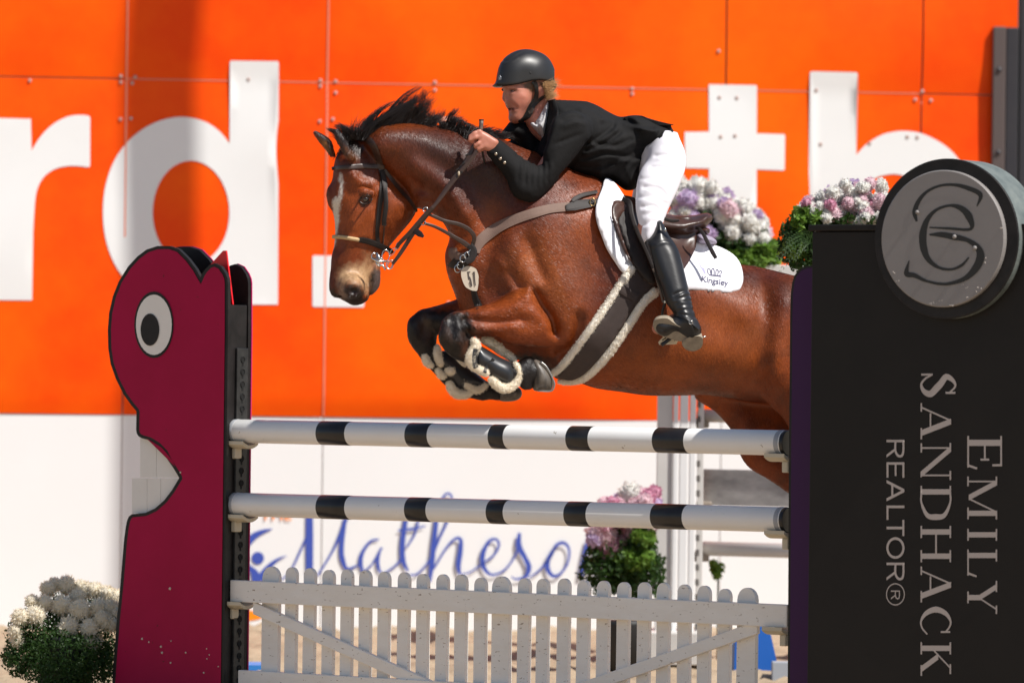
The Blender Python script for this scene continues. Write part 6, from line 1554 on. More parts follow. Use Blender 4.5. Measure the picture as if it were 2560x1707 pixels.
# legs
hipN, kneeN, ankN, toeN = at(1655, 400, HY(1640, -.15)), at(1625, 575, HY(1620, -.31)), at(1715, 790, HY(1715, -.40)), at(1645, 820, HY(1650, -.43))
RB.chain([hipN, kneeN, ankN, toeN], [.068, .048, .032, .026], .02)
hipF, kneeF, ankF, toeF = at(1650, 400, HY(1640, .15)), at(1600, 575, HY(1600, .33)), at(1690, 790, HY(1690, .41)), at(1620, 815, HY(1620, .43))
RB.chain([hipF, kneeF, ankF, toeF], [.068, .048, .032, .026], .02)
RB.blur(1)
rb, RV, RQ = RB.build('body', skin_m, rider, 1); del RB.F
px_, py_ = to_px(RV)
Cc = np.tile(np.array([.50, .20, .135]), (len(RV), 1))
blend(np.array([.62, .21, .14]), .5 * soft(F1([(640, 940), (860, 920), (900, 1100), (780, 1200), (640, 1120)]), 9))
blend(np.array([.60, .19, .13]), .6 * soft(F1([(428, 960), (560, 960), (560, 1060), (430, 1060)]), 4))
blend(np.array([.45, .12, .10]), .75 * soft(F1([(505, 1160), (560, 1165), (690, 1178), (690, 1215), (600, 1245), (550, 1250), (545, 1200)]), 2.5))
blend(np.array([.04, .012, .010]), soft(F1([(552, 1190), (600, 1178), (680, 1188), (650, 1215), (575, 1222)]), 1.6))
blend(np.array([.34, .13, .09]), .7 * soft(F1([(585, 825), (640, 812), (715, 835), (715, 880), (650, 895), (590, 880)]), 2.5)); blend(np.array([.30, .12, .08]), .6 * soft(F1([(424, 800), (466, 805), (470, 845), (430, 838)]), 2))
blend(np.array([.16, .09, .05]), .55 * soft(F1([(590, 800), (660, 790), (720, 815), (700, 830), (600, 822)]), 2))
blend(np.array([.11, .055, .028]), soft(F1([(800, 700), (1080, 650), (1110, 780), (1060, 880), (980, 860), (900, 790)]), 4)); blend(np.array([.11, .055, .028]), soft(F1([(1130, 650), (1480, 640), (1480, 900), (1300, 900), (1260, 800), (1160, 760)]), 4))
blend(np.array([.55, .20, .14]), .6 * soft(F1([(960, 1200), (1280, 1150), (1250, 1600), (900, 1600)]), 10))
blend(np.array([.60, .17, .10]), .6 * soft(F1([(1140, 830), (1200, 830), (1200, 940), (1140, 960)]), 3))
vcolor(rb, Cc)
m_ = MB(); RSK = Skin(RV, RQ); ec = at(*F1([(640, 852)])[0], RSK.hit(*F1([(640, 852)])[0], 22.1) + .0085); m_.sphere(ec, (.0105, .0105, .0075), 14, 9); m_.build('eye', mat('eye_white_wet', (.30, .24, .22), .2), rider, True)
m_ = MB(); m_.sphere(ec + (-.0035, -.0075, .0005), (.0055, .0035, .0055), 12, 8); m_.build('iris', mat('iris_dark', (.03, .025, .02), .1), rider, True)
m_ = MB(); q = smooth_open(F1([(590, 845), (625, 822), (670, 828), (705, 858)]), 4); m_.tube(at(q[:, 0], q[:, 1], ec[1] - .0105), .0022, 6); m_.build('eyelid', mat('lash_brown', (.10, .05, .035), .6), rider, True)
m_ = MB(); m_.sphere(fpnt(446, 822, -.006), (.006, .008, .006), 10, 7); m_.build('eye', mat('far_eye', (.06, .04, .035), .3), rider, True)
# --- jacket
JK = Sculpt((-.30, 21.85, 2.08), (.78, 22.80, 2.62), .0052)
torso = Z2([(962, 600), (1060, 574), (1150, 590), (1300, 618), (1400, 655), (1500, 712), (1600, 757), (1700, 760), (1830, 790), (1960, 832), (2050, 868), (2076, 930), (2080, 1010), (2060, 1065), (2022, 1110), (1960, 1088), (1905, 1078), (1850, 1130), (1800, 1235), (1775, 1320), (1740, 1400), (1690, 1412), (1645, 1408), (1590, 1368), (1545, 1335), (1500, 1330), (1440, 1375), (1380, 1335), (1280, 1290), (1180, 1272), (1090, 1265), (980, 1250), (900, 1200), (860, 1120), (880, 1000), (908, 940), (930, 800), (950, 680)])
rin(JK, torso, 0, .165, .13, k=0, T1=((1450, 400), (1660, 430), .19))
rin(JK, Z2([(800, 820), (850, 872), (905, 945), (900, 1160), (820, 1150), (760, 1110), (705, 1000), (640, 965), (540, 935), (560, 880), (600, 830), (640, 790), (760, 800)]), .10, .09, .08, k=.02)
JK.chain([b_sh, b_el, b_wr + np.array([.03, 0, -.02])], [.075, .050, .028], .02)
rin(JK, Z2([(1230, 712), (1295, 760), (1338, 850), (1338, 930), (1300, 1012), (1240, 1100), (1170, 1190), (1100, 1265), (1040, 1330), (980, 1400), (905, 1475), (830, 1522), (740, 1506), (665, 1470), (620, 1400), (595, 1320), (540, 1240), (480, 1170), (432, 1108), (408, 1066), (450, 1012), (492, 958), (527, 955), (600, 1008), (680, 1075), (750, 1130), (830, 1172), (897, 1188), (930, 1060), (960, 930), (1000, 800), (1080, 730), (1150, 706)]), -.230, .060, .058, k=.014, T1=((1280, 440), (1210, 360), .036))
JK.ell(at(*Z2([(1190, 860)])[0], HY(1434, -.13)), (.085, .085, .075), .05)
rin(JK, Z2([(1600, 760), (1700, 752), (1800, 752), (1838, 772), (1950, 803), (2078, 826), (2076, 834), (1988, 832), (1900, 825), (1800, 812), (1680, 800)]), -.01, .12, .03, k=.004)
rin(JK, Z2([(1700, 775), (1960, 832), (2052, 868), (2084, 930), (2090, 1010), (2070, 1068), (2028, 1116), (1960, 1090), (1880, 1040), (1750, 950)]), 0, .185, .045, k=.03)
def jr(P, w, a, yr=(-.9, .1)): JK.rub(Z2(P), w, a, 22.2, yr)
jr([(1080, 735), (1180, 708), (1262, 740), (1312, 830), (1332, 930), (1310, 1010)], 2.6, -.006)
for x, l in ((690, 150), (750, 190), (800, 200), (850, 210), (900, 190), (945, 160)): jr([(x, 1120 + (x - 690) * .2), (x + 15, 1120 + l * .5), (x + 10, 1120 + l + 60)], 4.5, -.005); jr([(x + 25, 1140 + (x - 690) * .2), (x + 38, 1140 + l * .5), (x + 30, 1180 + l)], 5, .004)
for P in ([(1320, 1000), (1420, 940), (1540, 850), (1560, 790)], [(1300, 1060), (1450, 1010), (1600, 900)], [(1270, 1140), (1480, 1090), (1700, 1120), (1850, 1080)], [(1440, 745), (1520, 770), (1545, 840)], [(1250, 655), (1370, 680), (1430, 740)],
          [(1500, 1170), (1620, 1130), (1760, 1060), (1900, 960)], [(1600, 1260), (1700, 1150), (1850, 1080)], [(1640, 790), (1760, 830), (1900, 850)], [(1960, 900), (1900, 1000), (1990, 990)], [(960, 640), (1005, 760), (970, 900), (920, 1050)], [(1100, 820), (1180, 790), (1270, 800)],
          [(1380, 1000), (1560, 1020), (1700, 960)], [(1250, 1200), (1400, 1210), (1550, 1180)]):
    jr(P, 5, -.008); jr([(a + 14, b + 34) for a, b in P], 9, .006)
jr([(1300, 1010), (1230, 1110), (1150, 1210), (1080, 1290)], 8, -.012, (-.2, .1))
for i in range(8): jr([(1010 + i * 30, 1030 - i * 14), (1070 + i * 28, 1000 - i * 10)], 4, -.003)
JK.blur(1)
jk, JV, JQ = JK.build('jacket', jacket_m, rider, 1); del JK.F
JSK = Skin(JV, JQ)
tf = lambda a, b: at(a, b, HY(1640, -.13))
slab('jacket_tail', [Z2([(1640, 765), (1700, 752), (1815, 752), (1842, 773), (1950, 802), (2080, 825), (2079, 832), (1985, 833), (1900, 832), (1700, 820)])], tf, lambda a, b: at(a, b, HY(1640, .10)), jacket_m, rider)
m_btn = mat('button_brass_grey', (.42, .34, .26), .25, metal=.7)
for (x, y) in ((498, 1088), (537, 1130), (575, 1165)):
    m_ = MB(); m_.sphere(laid(Z2([(x, y), (x + 3, y)]), .002, sk=JSK)[0], (.0068, .0045, .0068), 12, 8); m_.build('button', m_btn, rider, True)
JSK.strap('lapel', Z2([(1010, 600), (1030, 700), (1010, 800), (960, 900), (925, 990)]), [10, 16, 18, 14, 6], jacket_m, rider, .006, .001, relax=4)
# shirt and collar in the opening
SH = Sculpt((-.02, 21.95, 2.28), (.32, 22.55, 2.62), .005)
rin(SH, Z2([(795, 812), (850, 800), (900, 720), (945, 640), (975, 600), (975, 760), (950, 900), (915, 960), (870, 900)]), -.01, .10, .06, k=0)
SH.rub(Z2([(850, 815), (880, 850), (905, 930)]), 3, -.006, 22.2, (-.5, .1)); SH.rub(Z2([(930, 700), (900, 800), (850, 820)]), 3, -.005, 22.2, (-.5, .1)); SH.build('shirt', shirt_m, rider, 1)
# --- breeches
BR = Sculpt((.38, 21.75, 1.95), (.78, 22.85, 2.50), .0052)
rin(BR, [(1670, 322), (1690, 342), (1704, 358), (1713, 378), (1716, 400), (1712, 428), (1701, 458), (1687, 490), (1673, 518), (1663, 542), (1654, 566), (1640, 592), (1618, 612), (1604, 600), (1596, 562), (1589, 525), (1589, 485), (1595, 445), (1605, 420), (1622, 398), (1632, 370), (1645, 340)], -.205, .072, .072, k=0, s=.15, zs=.42)
rin(BR, [(1600, 360), (1680, 326), (1700, 350), (1714, 390), (1708, 430), (1660, 470), (1600, 460)], 0, .17, .07, k=.03)
BR.chain([hipF, kneeF], [.085, .062], .03)
for i, (x0, y0, x1, y1) in enumerate([(1622, 420, 1700, 438), (1600, 448, 1690, 470), (1596, 470, 1680, 492), (1594, 495, 1672, 512), (1640, 390, 1712, 405), (1600, 540, 1660, 545), (1606, 565, 1655, 560), (1650, 365, 1706, 380), (1600, 520, 1660, 530)]):
    kf = (1.5, .7, 1.7, .9, 1.4, .6, 1.2, .8, 1.5)[i]; x0 += (8, 2, 14, 4, 0, 9, 3, 10, 5)[i]
    BR.rub([(x0, y0), ((x0 + x1) / 2, (y0 + y1) / 2 - 7), (x1 - 16, y1)], 4.2, -.0055 * kf, 22.1, (-.5, .12)); BR.rub([(x0 + 6, y0 + 6), ((x0 + x1) / 2, (y0 + y1) / 2), (x1 - 14, y1 + 8)], 5, .003 * kf, 22.1, (-.5, .12))
BR.blur(1); BR.build('breeches', breech_m, rider, 1); del BR.F
# --- boots
BO = Sculpt((.46, 21.66, 1.48), (.86, 22.1, 2.18), .0045)
rin(BO, B7([(345, 118), (375, 112), (405, 150), (435, 210), (465, 275), (512, 340), (562, 430), (602, 560), (630, 680), (657, 800), (694, 930), (724, 1080), (766, 1180), (790, 1260), (700, 1290), (600, 1250), (540, 1180), (520, 1110), (480, 1050), (430, 980), (402, 900), (370, 800), (330, 700), (290, 590), (260, 500), (232, 410), (213, 352), (262, 300), (302, 245), (322, 180)]), -.365, .056, .05, k=0, zs=.30, s=.15)
FT_ = at(*B7([(550, 1230)])[0], 1)  # foot
rin(BO, B7([(300, 1195), (320, 1155), (380, 1134), (470, 1130), (540, 1110), (640, 1120), (730, 1160), (780, 1230), (800, 1300), (780, 1350), (700, 1375), (600, 1330), (520, 1300), (430, 1330), (350, 1300), (310, 1250)]), -.425, .045, .04, k=.012, s=.15)
for P, a in (([(510, 900), (580, 870), (665, 850)], -.006), ([(520, 940), (600, 920), (680, 905)], -.006), ([(530, 985), (600, 955), (690, 960)], -.006), ([(545, 1020), (620, 1000), (700, 1000)], -.005), ([(560, 1060), (640, 1050), (715, 1050)], -.005), ([(575, 1100), (650, 1110), (740, 1130)], -.005), ([(560, 920), (640, 880)], .004), ([(560, 968), (640, 935)], .004), ([(330, 380), (420, 350), (480, 360)], .004), ([(300, 420), (330, 560), (400, 740)], -.003)):
    BO.rub(B7(P), 3.2, a, 21.95, (-.4, .4))
BO.blur(1); _, OV, OQ = BO.build('boot', boot_m, rider, 1); del BO.F
OSK = Skin(OV, OQ)
sD2 = OSK.hit(*B7([(560, 1290)])[0], HY(1700, -.46)) - .006
solef = lambda a, b: at(a, b, sD2 + (np.asarray(b) - 830) * .0009)
slab('sole', [sm(B7([(298, 1195), (325, 1155), (380, 1138), (450, 1140), (500, 1175), (560, 1215), (640, 1245), (715, 1300), (720, 1325), (650, 1355), (575, 1375), (480, 1350), (390, 1318), (335, 1280), (308, 1240)]), 3)], solef, lambda a, b: solef(a, b) + (0.003, .022, .012), sole_m, rider)
hc = lambda a, b: at(a, b, sD2 - .006 + (np.asarray(b) - 830) * .0009)
slab('heel', [sm(B7([(600, 1395), (630, 1355), (690, 1328), (760, 1322), (803, 1335), (815, 1372), (805, 1428), (765, 1462), (715, 1476), (655, 1468), (615, 1435)]), 3)], hc, lambda a, b: hc(a, b) + (-.004, .035, .024), sole_m, rider)
OSK.strap('spur_strap', B7([(545, 1095), (600, 1115), (660, 1150), (720, 1200), (775, 1250)]), [8, 8, 7, 7, 7], boot_m, rider, .005, .001)
OSK.strap('spur_strap', B7([(665, 1150), (690, 1210), (712, 1270), (715, 1310)]), 6, boot_m, rider, .004, .001)
m_ = MB(); c_ = laid(B7([(690, 1180), (694, 1182)]), .010, sk=OSK)[0]; m_.ring(c_, (.007, 0, .003), (-.003, 0, .007), .0018, 12, 6); m_.build('spur_buckle', metal, rider, True)
m_ = MB(); c_ = laid(B7([(422, 228), (424, 230)]), .001, sk=OSK)[0]; m_.sphere(c_, (.006, .003, .009), 12, 8); m_.build('boot_badge', metal, rider, True)
m_ = MB(); p_ = at(*B7([(795, 1335)])[0], sD2 + .03); m_.tube([p_, p_ + (.02, .0, .004)], [.004, .003], 8); m_.build('spur', metal, rider, True)
m_ = MB(); m_.tube([kneeF + (0, 0, .02), (kneeF + ankF) / 2, ankF, toeF], [.058, .058, .042, .036], 16); m_.build('boot', boot_m, rider, True)
# --- helmet
HM = Sculpt((-.16, 22.0, 2.52), (.16, 22.55, 2.86), .0042)
def him(poly, T, R, off=0, **kw): HM.inflate(F1(poly), 22.23 + off, T, R, s=FS * .8, X0=FX, **kw)
him([(312, 690), (318, 600), (335, 500), (365, 380), (420, 270), (500, 180), (600, 110), (720, 55), (860, 28), (1000, 35), (1130, 70), (1260, 130), (1360, 220), (1430, 340), (1475, 470), (1490, 600), (1492, 760), (1520, 1000), (1300, 1350), (900, 1400), (500, 1300), (330, 1000)], .094, .094, k=0)
HM.inflate(F1([(60, 780), (300, 778), (420, 767), (600, 757), (760, 730), (900, 692), (1020, 662), (1150, 650), (1300, 658), (1380, 690), (1440, 735), (1480, 800), (1700, 1000), (1700, 1900), (60, 1900)]), 22.23, .4, .02, k=-.006, sm=0, blur=0, op='sub')
him([(168, 768), (180, 752), (235, 735), (300, 702), (325, 660), (500, 640), (700, 660), (900, 680), (760, 735), (600, 760), (420, 773), (280, 775)], .062, .012, k=.008)
HM.rub(F1([(420, 255), (500, 278), (580, 255), (660, 215), (760, 140), (880, 85), (1050, 70)]), 1.9, -.0035, 22.2, (-.4, .1)); HM.rub(F1([(430, 290), (520, 305), (620, 270), (720, 200)]), 3, .002, 22.2, (-.4, .1))
HM.rub(F1([(1080, 690), (1150, 668), (1300, 672), (1400, 700)]), 1.5, -.003, 22.2, (-.4, .1))
HM.blur(1); _, EV, EQ = HM.build('helmet', helmet_m, rider, 1); del HM.F
ESK = Skin(EV, EQ)
def ontop(P, lift, sk=ESK):
    return laid(P, lift, 3, sk)
m_ = MB(); c_ = ontop(F1([(390, 603), (394, 604)]), .0012)[0]; m_.ring(c_, (.0045, -.004, 0), (0, 0, .0125), .0013, 18, 6); m_.build('badge', mat('badge_grey', (.45, .46, .50), .3, metal=.7), rider, True)
m_ = MB(); m_.sphere(c_, (.0028, .0012, .008), 8, 6); m_.build('badge_mark', mat('badge_mark', (.5, .5, .5), .3, metal=.5), rider, True)
m_ = MB(); m_.sphere(ontop(F1([(988, 490), (992, 490)]), .0)[0], .0035, 10, 7); m_.build('rivet', helmet_m, rider, True)
ESK2 = Skin(np.vstack([EV, RV]), np.vstack([EQ, RQ + len(EV)]))
ESK2.strap('helmet_strap', F1([(1040, 655), (1090, 720), (1108, 800), (1108, 900), (1090, 1010), (1050, 1090), (1010, 1160), (975, 1250), (935, 1320), (880, 1380), (800, 1440), (760, 1465)]), [13, 11, 10, 10, 12, 16, 16, 17, 17, 12, 10, 8], webb, rider, .004, .004, relax=8)
ESK2.strap('helmet_strap', F1([(1480, 700), (1440, 800), (1350, 890), (1250, 960), (1160, 1030), (1080, 1110)]), [9, 9, 9, 8, 8, 9], webb, rider, .004, .004, relax=8)
ESK2.strap('strap_buckle', F1([(955, 1270), (1000, 1250), (1040, 1180)]), [8, 9, 8], mat('buckle_worn', (.10, .075, .055), .4), rider, .003, .011, relax=2)
# --- hair: blond ponytail wisps
blond = mat('blond_hair', (.55, .32, .14), .45, spec=.5, noise=(40, .6, (.36, .19, .08)))
def hair2(name, guides, count, jit, rad, seed, m_, Y0, spread):
    global HY
    keep = HY; globals()['HY'] = lambda x, off=0: Y0
    o = hair(name, guides, count, jit, rad, seed, m_, rider, 8); globals()['HY'] = keep
    return o
hair2('hair', [F1(g) for g in ([(1260, 700), (1340, 685), (1440, 640), (1535, 570)], [(1260, 720), (1350, 700), (1470, 690), (1610, 680)], [(1260, 750), (1350, 765), (1440, 760), (1500, 740)], [(1270, 800), (1340, 830), (1420, 870), (1500, 920)], [(1280, 860), (1360, 890), (1440, 920), (1545, 960)], [(1310, 980), (1380, 960), (1450, 930), (1510, 900)], [(1310, 1010), (1400, 980), (1470, 960), (1550, 975)])], 560, 4.2, .0007, 21, blond, 22.20, 0)
# --- riding crop in the near hand
cr = thing('riding_crop', 'short brown riding crop handle sticking up from the rider near hand', 'riding crop', hh(620, 400, .01))
m_ = MB(); m_.tube([hh(622, 200, .012), hh(618, 320, .010), hh(600, 450, .008), hh(600, 700, .004)], [.0092, .0088, .0085, .006], 12); m_.build('handle', mat('crop_brown', (.16, .11, .08), .45, noise=(60, .9, (.05, .03, .025))), cr, True)
m_ = MB(); m_.tube([hh(622, 184, .012), hh(622, 215, .012)], [.0105, .0098], 12); m_.build('cap', leather_dk, cr, True)
m_ = MB(); m_.tube([hh(600, 700, .004), hh(720, 1400, .10), hh(900, 2200, .22)], [.005, .004, .003], 8); m_.build('shaft', leather_dk, cr, True)
# ------------------------------------------------------------------ flowers
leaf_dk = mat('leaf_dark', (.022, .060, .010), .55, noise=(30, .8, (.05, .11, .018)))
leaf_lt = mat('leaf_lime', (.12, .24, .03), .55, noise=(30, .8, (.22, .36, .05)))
pom_m = mat('cream_petals', (.92, .85, .70), .75, noise=(50, .5, (.93, .88, .78)))
fl_white = mat('white_petals', (.87, .85, .80), .75, noise=(40, .5, (.88, .88, .86)))
fl_pink = mat('pink_petals', (.70, .32, .46), .7, noise=(40, .7, (.80, .52, .60)))
fl_lilac = mat('lilac_petals', (.60, .45, .66), .7, noise=(40, .6, (.72, .62, .76)))
fl_rose = mat('rose_petals', (.84, .62, .68), .7, noise=(40, .7, (.84, .70, .72)))
def translucent(m, k=.45):
    nt = m.node_tree; N = nt.nodes; L = nt.links; b = N['Principled BSDF']; out = [n for n in N if n.type == 'OUTPUT_MATERIAL'][0]
    t = N.new('ShaderNodeBsdfTranslucent'); mx = N.new('ShaderNodeMixShader'); mx.inputs[0].default_value = k
    for l in list(L):
        if l.to_socket == b.inputs['Base Color']: L.new(l.from_socket, t.inputs[0])
    L.new(b.outputs[0], mx.inputs[1]); L.new(t.outputs[0], mx.inputs[2]); L.new(mx.outputs[0], out.inputs[0])
for q in (pom_m, fl_white, fl_pink, fl_lilac, fl_rose, leaf_dk, leaf_lt): translucent(q, .45)
def petal_ball(name, r, n, lw, seed, cup_=.0, flat=1.0):
    """many-petalled bloom, centre at origin"""
    rr = np.random.RandomState(seed); V = []; F_ = []; k = 0
    for i in range(n):
        ph = math.acos(1 - 2 * (i + .5) / n); th = i * 2.39996 + rr.uniform(-.2, .2)
        d = np.array([math.sin(ph) * math.cos(th), math.sin(ph) * math.sin(th), math.cos(ph)]); d += rr.normal(0, .16, 3); d /= np.linalg.norm(d)
        t = np.cross(d, rr.normal(size=3)); t /= np.linalg.norm(t); b = np.cross(d, t); L = r * rr.uniform(.84, 1.16); w = lw * rr.uniform(.7, 1.2)
        o = b * r * .10 * rr.uniform(-1, 1)
        P = [d * L * .25, d * L * .7 + t * w + o, d * L + o * 1.6 - t * w * .3, d * L * .72 - t * w + o]
        P = [p * np.array([1, 1, flat]) for p in P]
        V += P; F_ += [(k, k + 1, k + 2), (k, k + 2, k + 3)]; k += 4
    q = MB(); q.sphere((0, 0, 0), r * .80, 12, 8); b0 = len(V); V += [tuple(p) for p in q.V[0]]; F_ += [tuple(i + b0 for i in f) for f in q.F]
    me = bpy.data.meshes.new(name); me.from_pydata([tuple(v) for v in V], [], F_); return me
def leaves(name, boxes, n, size, seed, m_, parent, droop=0.0):
    """leaf-sized faces spread through pixel blobs: (px, py, rx, ry, Y, ry_depth)"""
    rr = np.random.RandomState(seed); V = []; F_ = []; k = 0
    tot = sum(b[2] * b[3] for b in boxes)
    for (px, py, rx, ry, Y, dy) in boxes:
        for i in range(int(n * rx * ry / tot)):
            v = rr.normal(size=3); v /= np.linalg.norm(v); v *= rr.uniform(.25, 1.05) ** .5 * (1 + .12 * math.sin(5 * v[0] + 3 * v[2]))
            c = at(px + v[0] * rx, py + v[2] * ry, Y + v[1] * dy)
            a = rr.normal(size=3); a /= np.linalg.norm(a); b = np.cross(a, rr.normal(size=3)); b /= np.linalg.norm(b); a *= size * rr.uniform(.6, 1.4); b *= size * .5 * rr.uniform(.6, 1.3)
            nrm = np.cross(a, b); nrm = nrm / np.linalg.norm(nrm) * size * .18
            V += [c - a, c + b + nrm, c + a, c - b + nrm]; F_ += [(k, k + 1, k + 2), (k, k + 2, k + 3)]; k += 4
    o = mesh(name, V, np.array(F_), m_, parent); return o
def bouquet(name, label, cat, loc, items, group=None):
    return thing(name, label, cat, loc, group)
def bloom(par, me, m_, c, s_, rr, nm='flower'):
    if not me.materials: me.materials.append(m_)
    o = bpy.data.objects.new(nm, me); COL.objects.link(o); o.parent = par
    o.location = Vector([float(x) for x in c]) - par.location; o.scale = (s_, s_, s_); o.rotation_euler = (rr.uniform(0, 6), rr.uniform(0, 6), rr.uniform(0, 6)); return o
# near pot, bottom left
YF = 23.4
p1 = thing('flower_pot', 'black pot of cream pompom chrysanthemums and dark ivy at the lower left', 'flower pot', at(165, 1760, YF))
p1.location.z = 0
pm = [petal_ball('pompom', .052, 420, .0048, s_) for s_ in (1, 2, 3)]
for m__ in pm: m__.materials.append(pom_m)
rr = random.Random(8)
B1p = [(310, 960, 58), (430, 935, 70), (520, 950, 56), (610, 970, 60), (690, 990, 60), (740, 1010, 58), (205, 1040, 50), (290, 1050, 56), (400, 1070, 76), (505, 1015, 66), (520, 1100, 76), (640, 1080, 66), (720, 1080, 60), (230, 1135, 70), (130, 1145, 64), (445, 1205, 76), (580, 1215, 66), (595, 1290, 68), (700, 1180, 62), (95, 1230, 48), (110, 1290, 50), (660, 1150, 56), (560, 960, 54), (350, 930, 50), (760, 1120, 56), (740, 1190, 50)]
for i, (x, y, r_) in enumerate(B1p):
    dy = -.10 + .22 * max(0, (1130 - y) / 220) + rr.uniform(-.02, .02)
    c = at(*B1([(x, y)])[0], YF + dy); bloom(p1, pm[i % 3], pom_m, c, r_ * .387 / FPX * YF / .052 * 1.04, rr)
o = leaves('foliage', [(x * .387, 1100 + y * .387, rx * .387, ry * .387, YF + d_, .16) for x, y, rx, ry, d_ in ((400, 1330, 330, 200, .0), (250, 1250, 200, 160, 0), (600, 1300, 180, 200, 0), (160, 1370, 130, 130, 0), (560, 1450, 240, 160, 0), (110, 1440, 90, 90, -.02), (60, 1400, 60, 60, 0), (500, 1100, 260, 120, .12), (230, 1500, 140, 60, 0), (690, 1450, 50, 140, -.05), (430, 1400, 240, 170, -.17), (420, 1520, 240, 120, -.16))], 19000, .0085, 4, leaf_dk, p1); o['kind'] = 'stuff'
m_ = MB(); base_ = at(165, 1650, YF); m_.tube([(base_[0], YF, .0), (base_[0], YF, .02), (base_[0], YF, .30), (base_[0], YF, .32)], [.10, .105, .13, .135], 28); m_.build('pot', pot_m, p1, True)
rr = random.Random(3)
def far_bunch(name, label, Y, heads, blobs, nleaf, size, lm, loc, group, lm2=None, blobs2=None):
    t = thing(name, label, 'flowers', loc, group)
    for i, (x, y, r_, m_, sd) in enumerate(heads):
        key = 'bloom_' + m_.name
        if key not in MESHC: MESHC[key] = petal_ball('bloom', .05, 150, .012, len(MESHC) + 3); MESHC[key].materials.append(m_)
        bloom(t, MESHC[key], m_, at(x, y, Y + rr.uniform(-.12, .12)), 1.45 * r_ / FPX * Y / .05, rr)
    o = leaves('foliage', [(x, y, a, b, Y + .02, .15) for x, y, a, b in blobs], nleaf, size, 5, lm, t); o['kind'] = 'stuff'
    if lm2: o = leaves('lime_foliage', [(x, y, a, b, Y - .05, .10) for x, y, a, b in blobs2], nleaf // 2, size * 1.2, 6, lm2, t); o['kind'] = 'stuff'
    return t
MESHC = {}
def scatter(x0, x1, f0, f1, n, r0, r1, mats, seed):
    q = random.Random(seed); o = []
    for i in range(n):
        x = q.uniform(x0, x1); a, b = f0(x), f1(x); o.append((x, q.uniform(a, b), q.uniform(r0, r1), q.choice(mats), i))
    return o
ipl = lambda xs, ys: (lambda x: float(np.interp(x, xs, ys)))
W_, P_, L_, R2 = fl_white, fl_pink, fl_lilac, fl_rose
h1 = scatter(1680, 1915, ipl([1680, 1715, 1760, 1850, 1900, 1915], [505, 465, 462, 500, 545, 560]), ipl([1680, 1760, 1820, 1915], [560, 600, 640, 600]), 85, 12, 19, [W_] * 7 + [R2, L_], 1)
h1 += [(1720, 500, 20, L_, 1), (1700, 520, 18, L_, 1), (1735, 488, 17, L_, 1), (1815, 490, 16, L_, 1), (1808, 510, 14, L_, 1), (1695, 532, 14, R2, 1), (1880, 590, 16, P_, 2), (1888, 610, 13, P_, 3), (1860, 570, 14, R2, 2), (1700, 470, 22, W_, 2), (1745, 468, 22, W_, 2)]
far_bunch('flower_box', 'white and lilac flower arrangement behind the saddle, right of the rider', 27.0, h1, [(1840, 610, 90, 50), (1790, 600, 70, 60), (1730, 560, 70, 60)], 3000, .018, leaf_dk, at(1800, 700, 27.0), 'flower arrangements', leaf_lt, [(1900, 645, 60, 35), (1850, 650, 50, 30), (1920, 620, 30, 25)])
h2 = scatter(2000, 2215, ipl([2000, 2060, 2130, 2200, 2215], [520, 480, 455, 452, 490]), ipl([2000, 2060, 2215], [545, 555, 560]), 85, 9, 15, [W_] * 6 + [R2, R2, P_], 2)
h2 += [(2085, 535, 15, R2, 0), (2075, 512, 12, P_, 1), (2015, 508, 11, P_, 1), (2120, 510, 13, P_, 1), (2145, 525, 19, R2, 1), (2160, 535, 17, R2, 1), (2185, 515, 15, P_, 1), (2075, 480, 12, L_, 1), (2135, 465, 14, L_, 1), (2200, 500, 13, R2, 1), (2150, 545, 15, R2, 2)]
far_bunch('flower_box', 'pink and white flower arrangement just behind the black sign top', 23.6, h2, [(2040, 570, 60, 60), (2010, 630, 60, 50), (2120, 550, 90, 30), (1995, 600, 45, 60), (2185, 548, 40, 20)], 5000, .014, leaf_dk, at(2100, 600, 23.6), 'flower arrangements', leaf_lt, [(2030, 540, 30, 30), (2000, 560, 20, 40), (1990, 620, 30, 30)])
fr = MB(); q_ = random.Random(2)
for i in range(9):
    a0 = at(2040, 600, 23.5); e_ = at(1940 + q_.uniform(-10, 50), 590 + i * 10 + q_.uniform(-10, 10), 23.4 + q_.uniform(-.1, .1)); pts = [a0 + (e_ - a0) * t_ + np.array([0, 0, .03 * math.sin(t_ * 3)]) for t_ in np.linspace(0, 1, 14)]
    for j in range(2, 14):
        for sg in (-1, 1):
            d_ = pts[j] - pts[j - 1]; d_ /= np.linalg.norm(d_); s2 = np.cross(d_, (0, 1, 0)) * sg * .028 * (1 - j / 17) + d_ * .012
            fr.add([pts[j], pts[j] + s2 + d_ * .005, pts[j] + s2 * .9 - d_ * .004], [(0, 1, 2)])
o = fr.build('fern_fronds', leaf_dk, bpy.data.objects['flower_box.001']); o['kind'] = 'stuff'
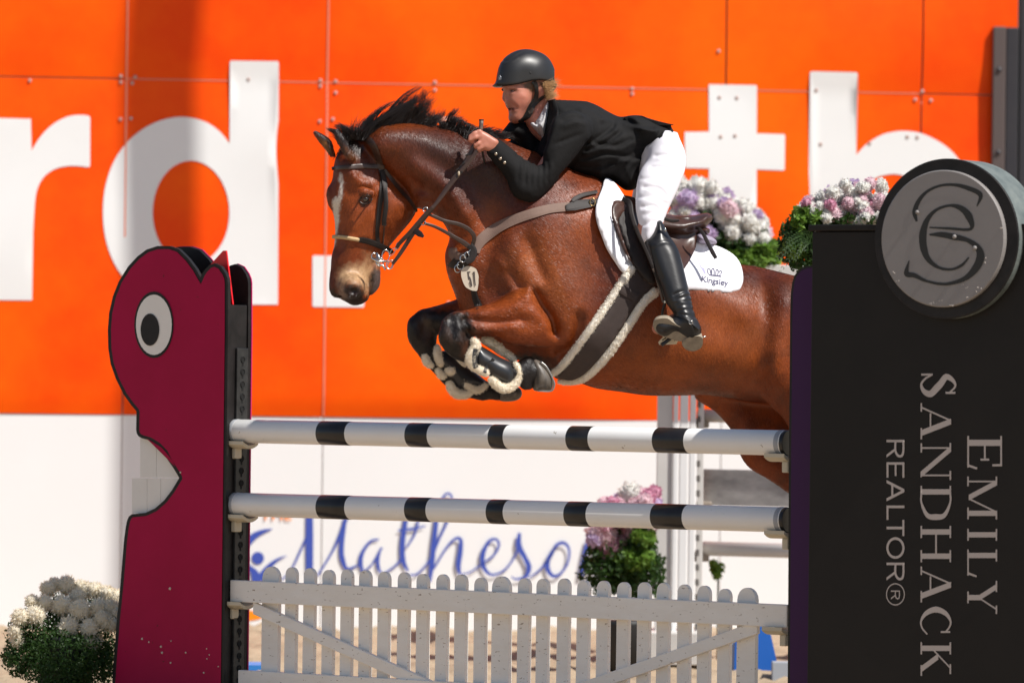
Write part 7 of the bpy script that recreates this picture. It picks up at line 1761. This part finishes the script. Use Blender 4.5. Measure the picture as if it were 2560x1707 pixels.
h3 = [(1640 * 0 + x, y, r_, m__, 0) for (x, y, r_, m__) in [(1560, 1236, 14, W_), (1575, 1232, 22, W_), (1548, 1250, 14, L_), (1600, 1240, 18, R2), (1620, 1245, 18, P_), (1635, 1232, 16, P_), (1610, 1255, 16, R2), (1545, 1258, 13, R2), (1590, 1262, 16, R2), (1490, 1330, 20, R2), (1500, 1360, 22, L_), (1515, 1340, 22, R2), (1525, 1365, 22, P_), (1540, 1345, 20, R2), (1560, 1335, 20, R2), (1580, 1335, 20, R2), (1510, 1378, 18, L_), (1570, 1350, 18, P_), (1550, 1362, 16, R2), (1485, 1345, 16, L_)]]
h3 += scatter(1500, 1640, lambda x: 1255, lambda x: 1330, 26, 14, 20, [R2, P_, L_, R2, W_], 7)
far_bunch('flower_pot', 'pink flower pot with green foliage beside the fluted white standard', 26.6, h3, [(1560, 1400, 95, 75), (1520, 1430, 70, 60), (1600, 1440, 70, 70), (1600, 1360, 40, 40)], 5000, .016, leaf_dk, at(1560, 1560, 26.6), 'flower arrangements', leaf_lt, [(1610, 1345, 30, 25), (1590, 1400, 50, 30)])
pt = [o for o in COL.objects if o.get('label', '').startswith('pink flower pot')][0]
m_ = MB(); b_ = at(1562, 1500, 26.6); m_.tube([(b_[0], 26.6, .0), (b_[0], 26.6, .25), (b_[0], 26.6, .27)], [.09, .12, .12], 20); m_.build('pot', pot_m, pt, True)
sp_ = thing('fern_sprig', 'small green sprig in front of the white boards, right of the fluted standard', 'plant', at(1790, 1420, 27.5))
lv = leaves('leaf_cluster', [(1792, 1425, 16, 22, 27.5, .05), (1785, 1410, 8, 10, 27.5, .05)], 160, .02, 3, leaf_lt, sp_)
m_ = MB(); m_.tube([at(1782, 1400, 27.5), at(1795, 1440, 27.5), (at(1795, 1440, 27.5)[0], 27.5, 0)], .004, 6); m_.build('stem', leaf_dk, sp_)
# trough that carries the arrangements on the blurred jump
m_ = MB(); a_ = at(1650, 700, 26.95); b_ = at(2200, 700, 26.95); zt_ = float(at(1700, 655, 26.95)[2]); 
tr_ = thing('flower_trough', 'cream trough on the blurred jump carrying the white flowers', 'planter', (a_ + b_) / 2)
m_.box((a_[0], 26.9, zt_ - .16), (b_[0] - a_[0], 0, 0), (0, .25, 0), (0, 0, .15)); m_.build('box', grey_white, tr_, bevel=.005)
m_ = MB(); m_.box((b_[0] - .1, 26.95, 0), (.08, 0, 0), (0, .12, 0), (0, 0, zt_ - .162)); m_.build('leg', grey_white, tr_)
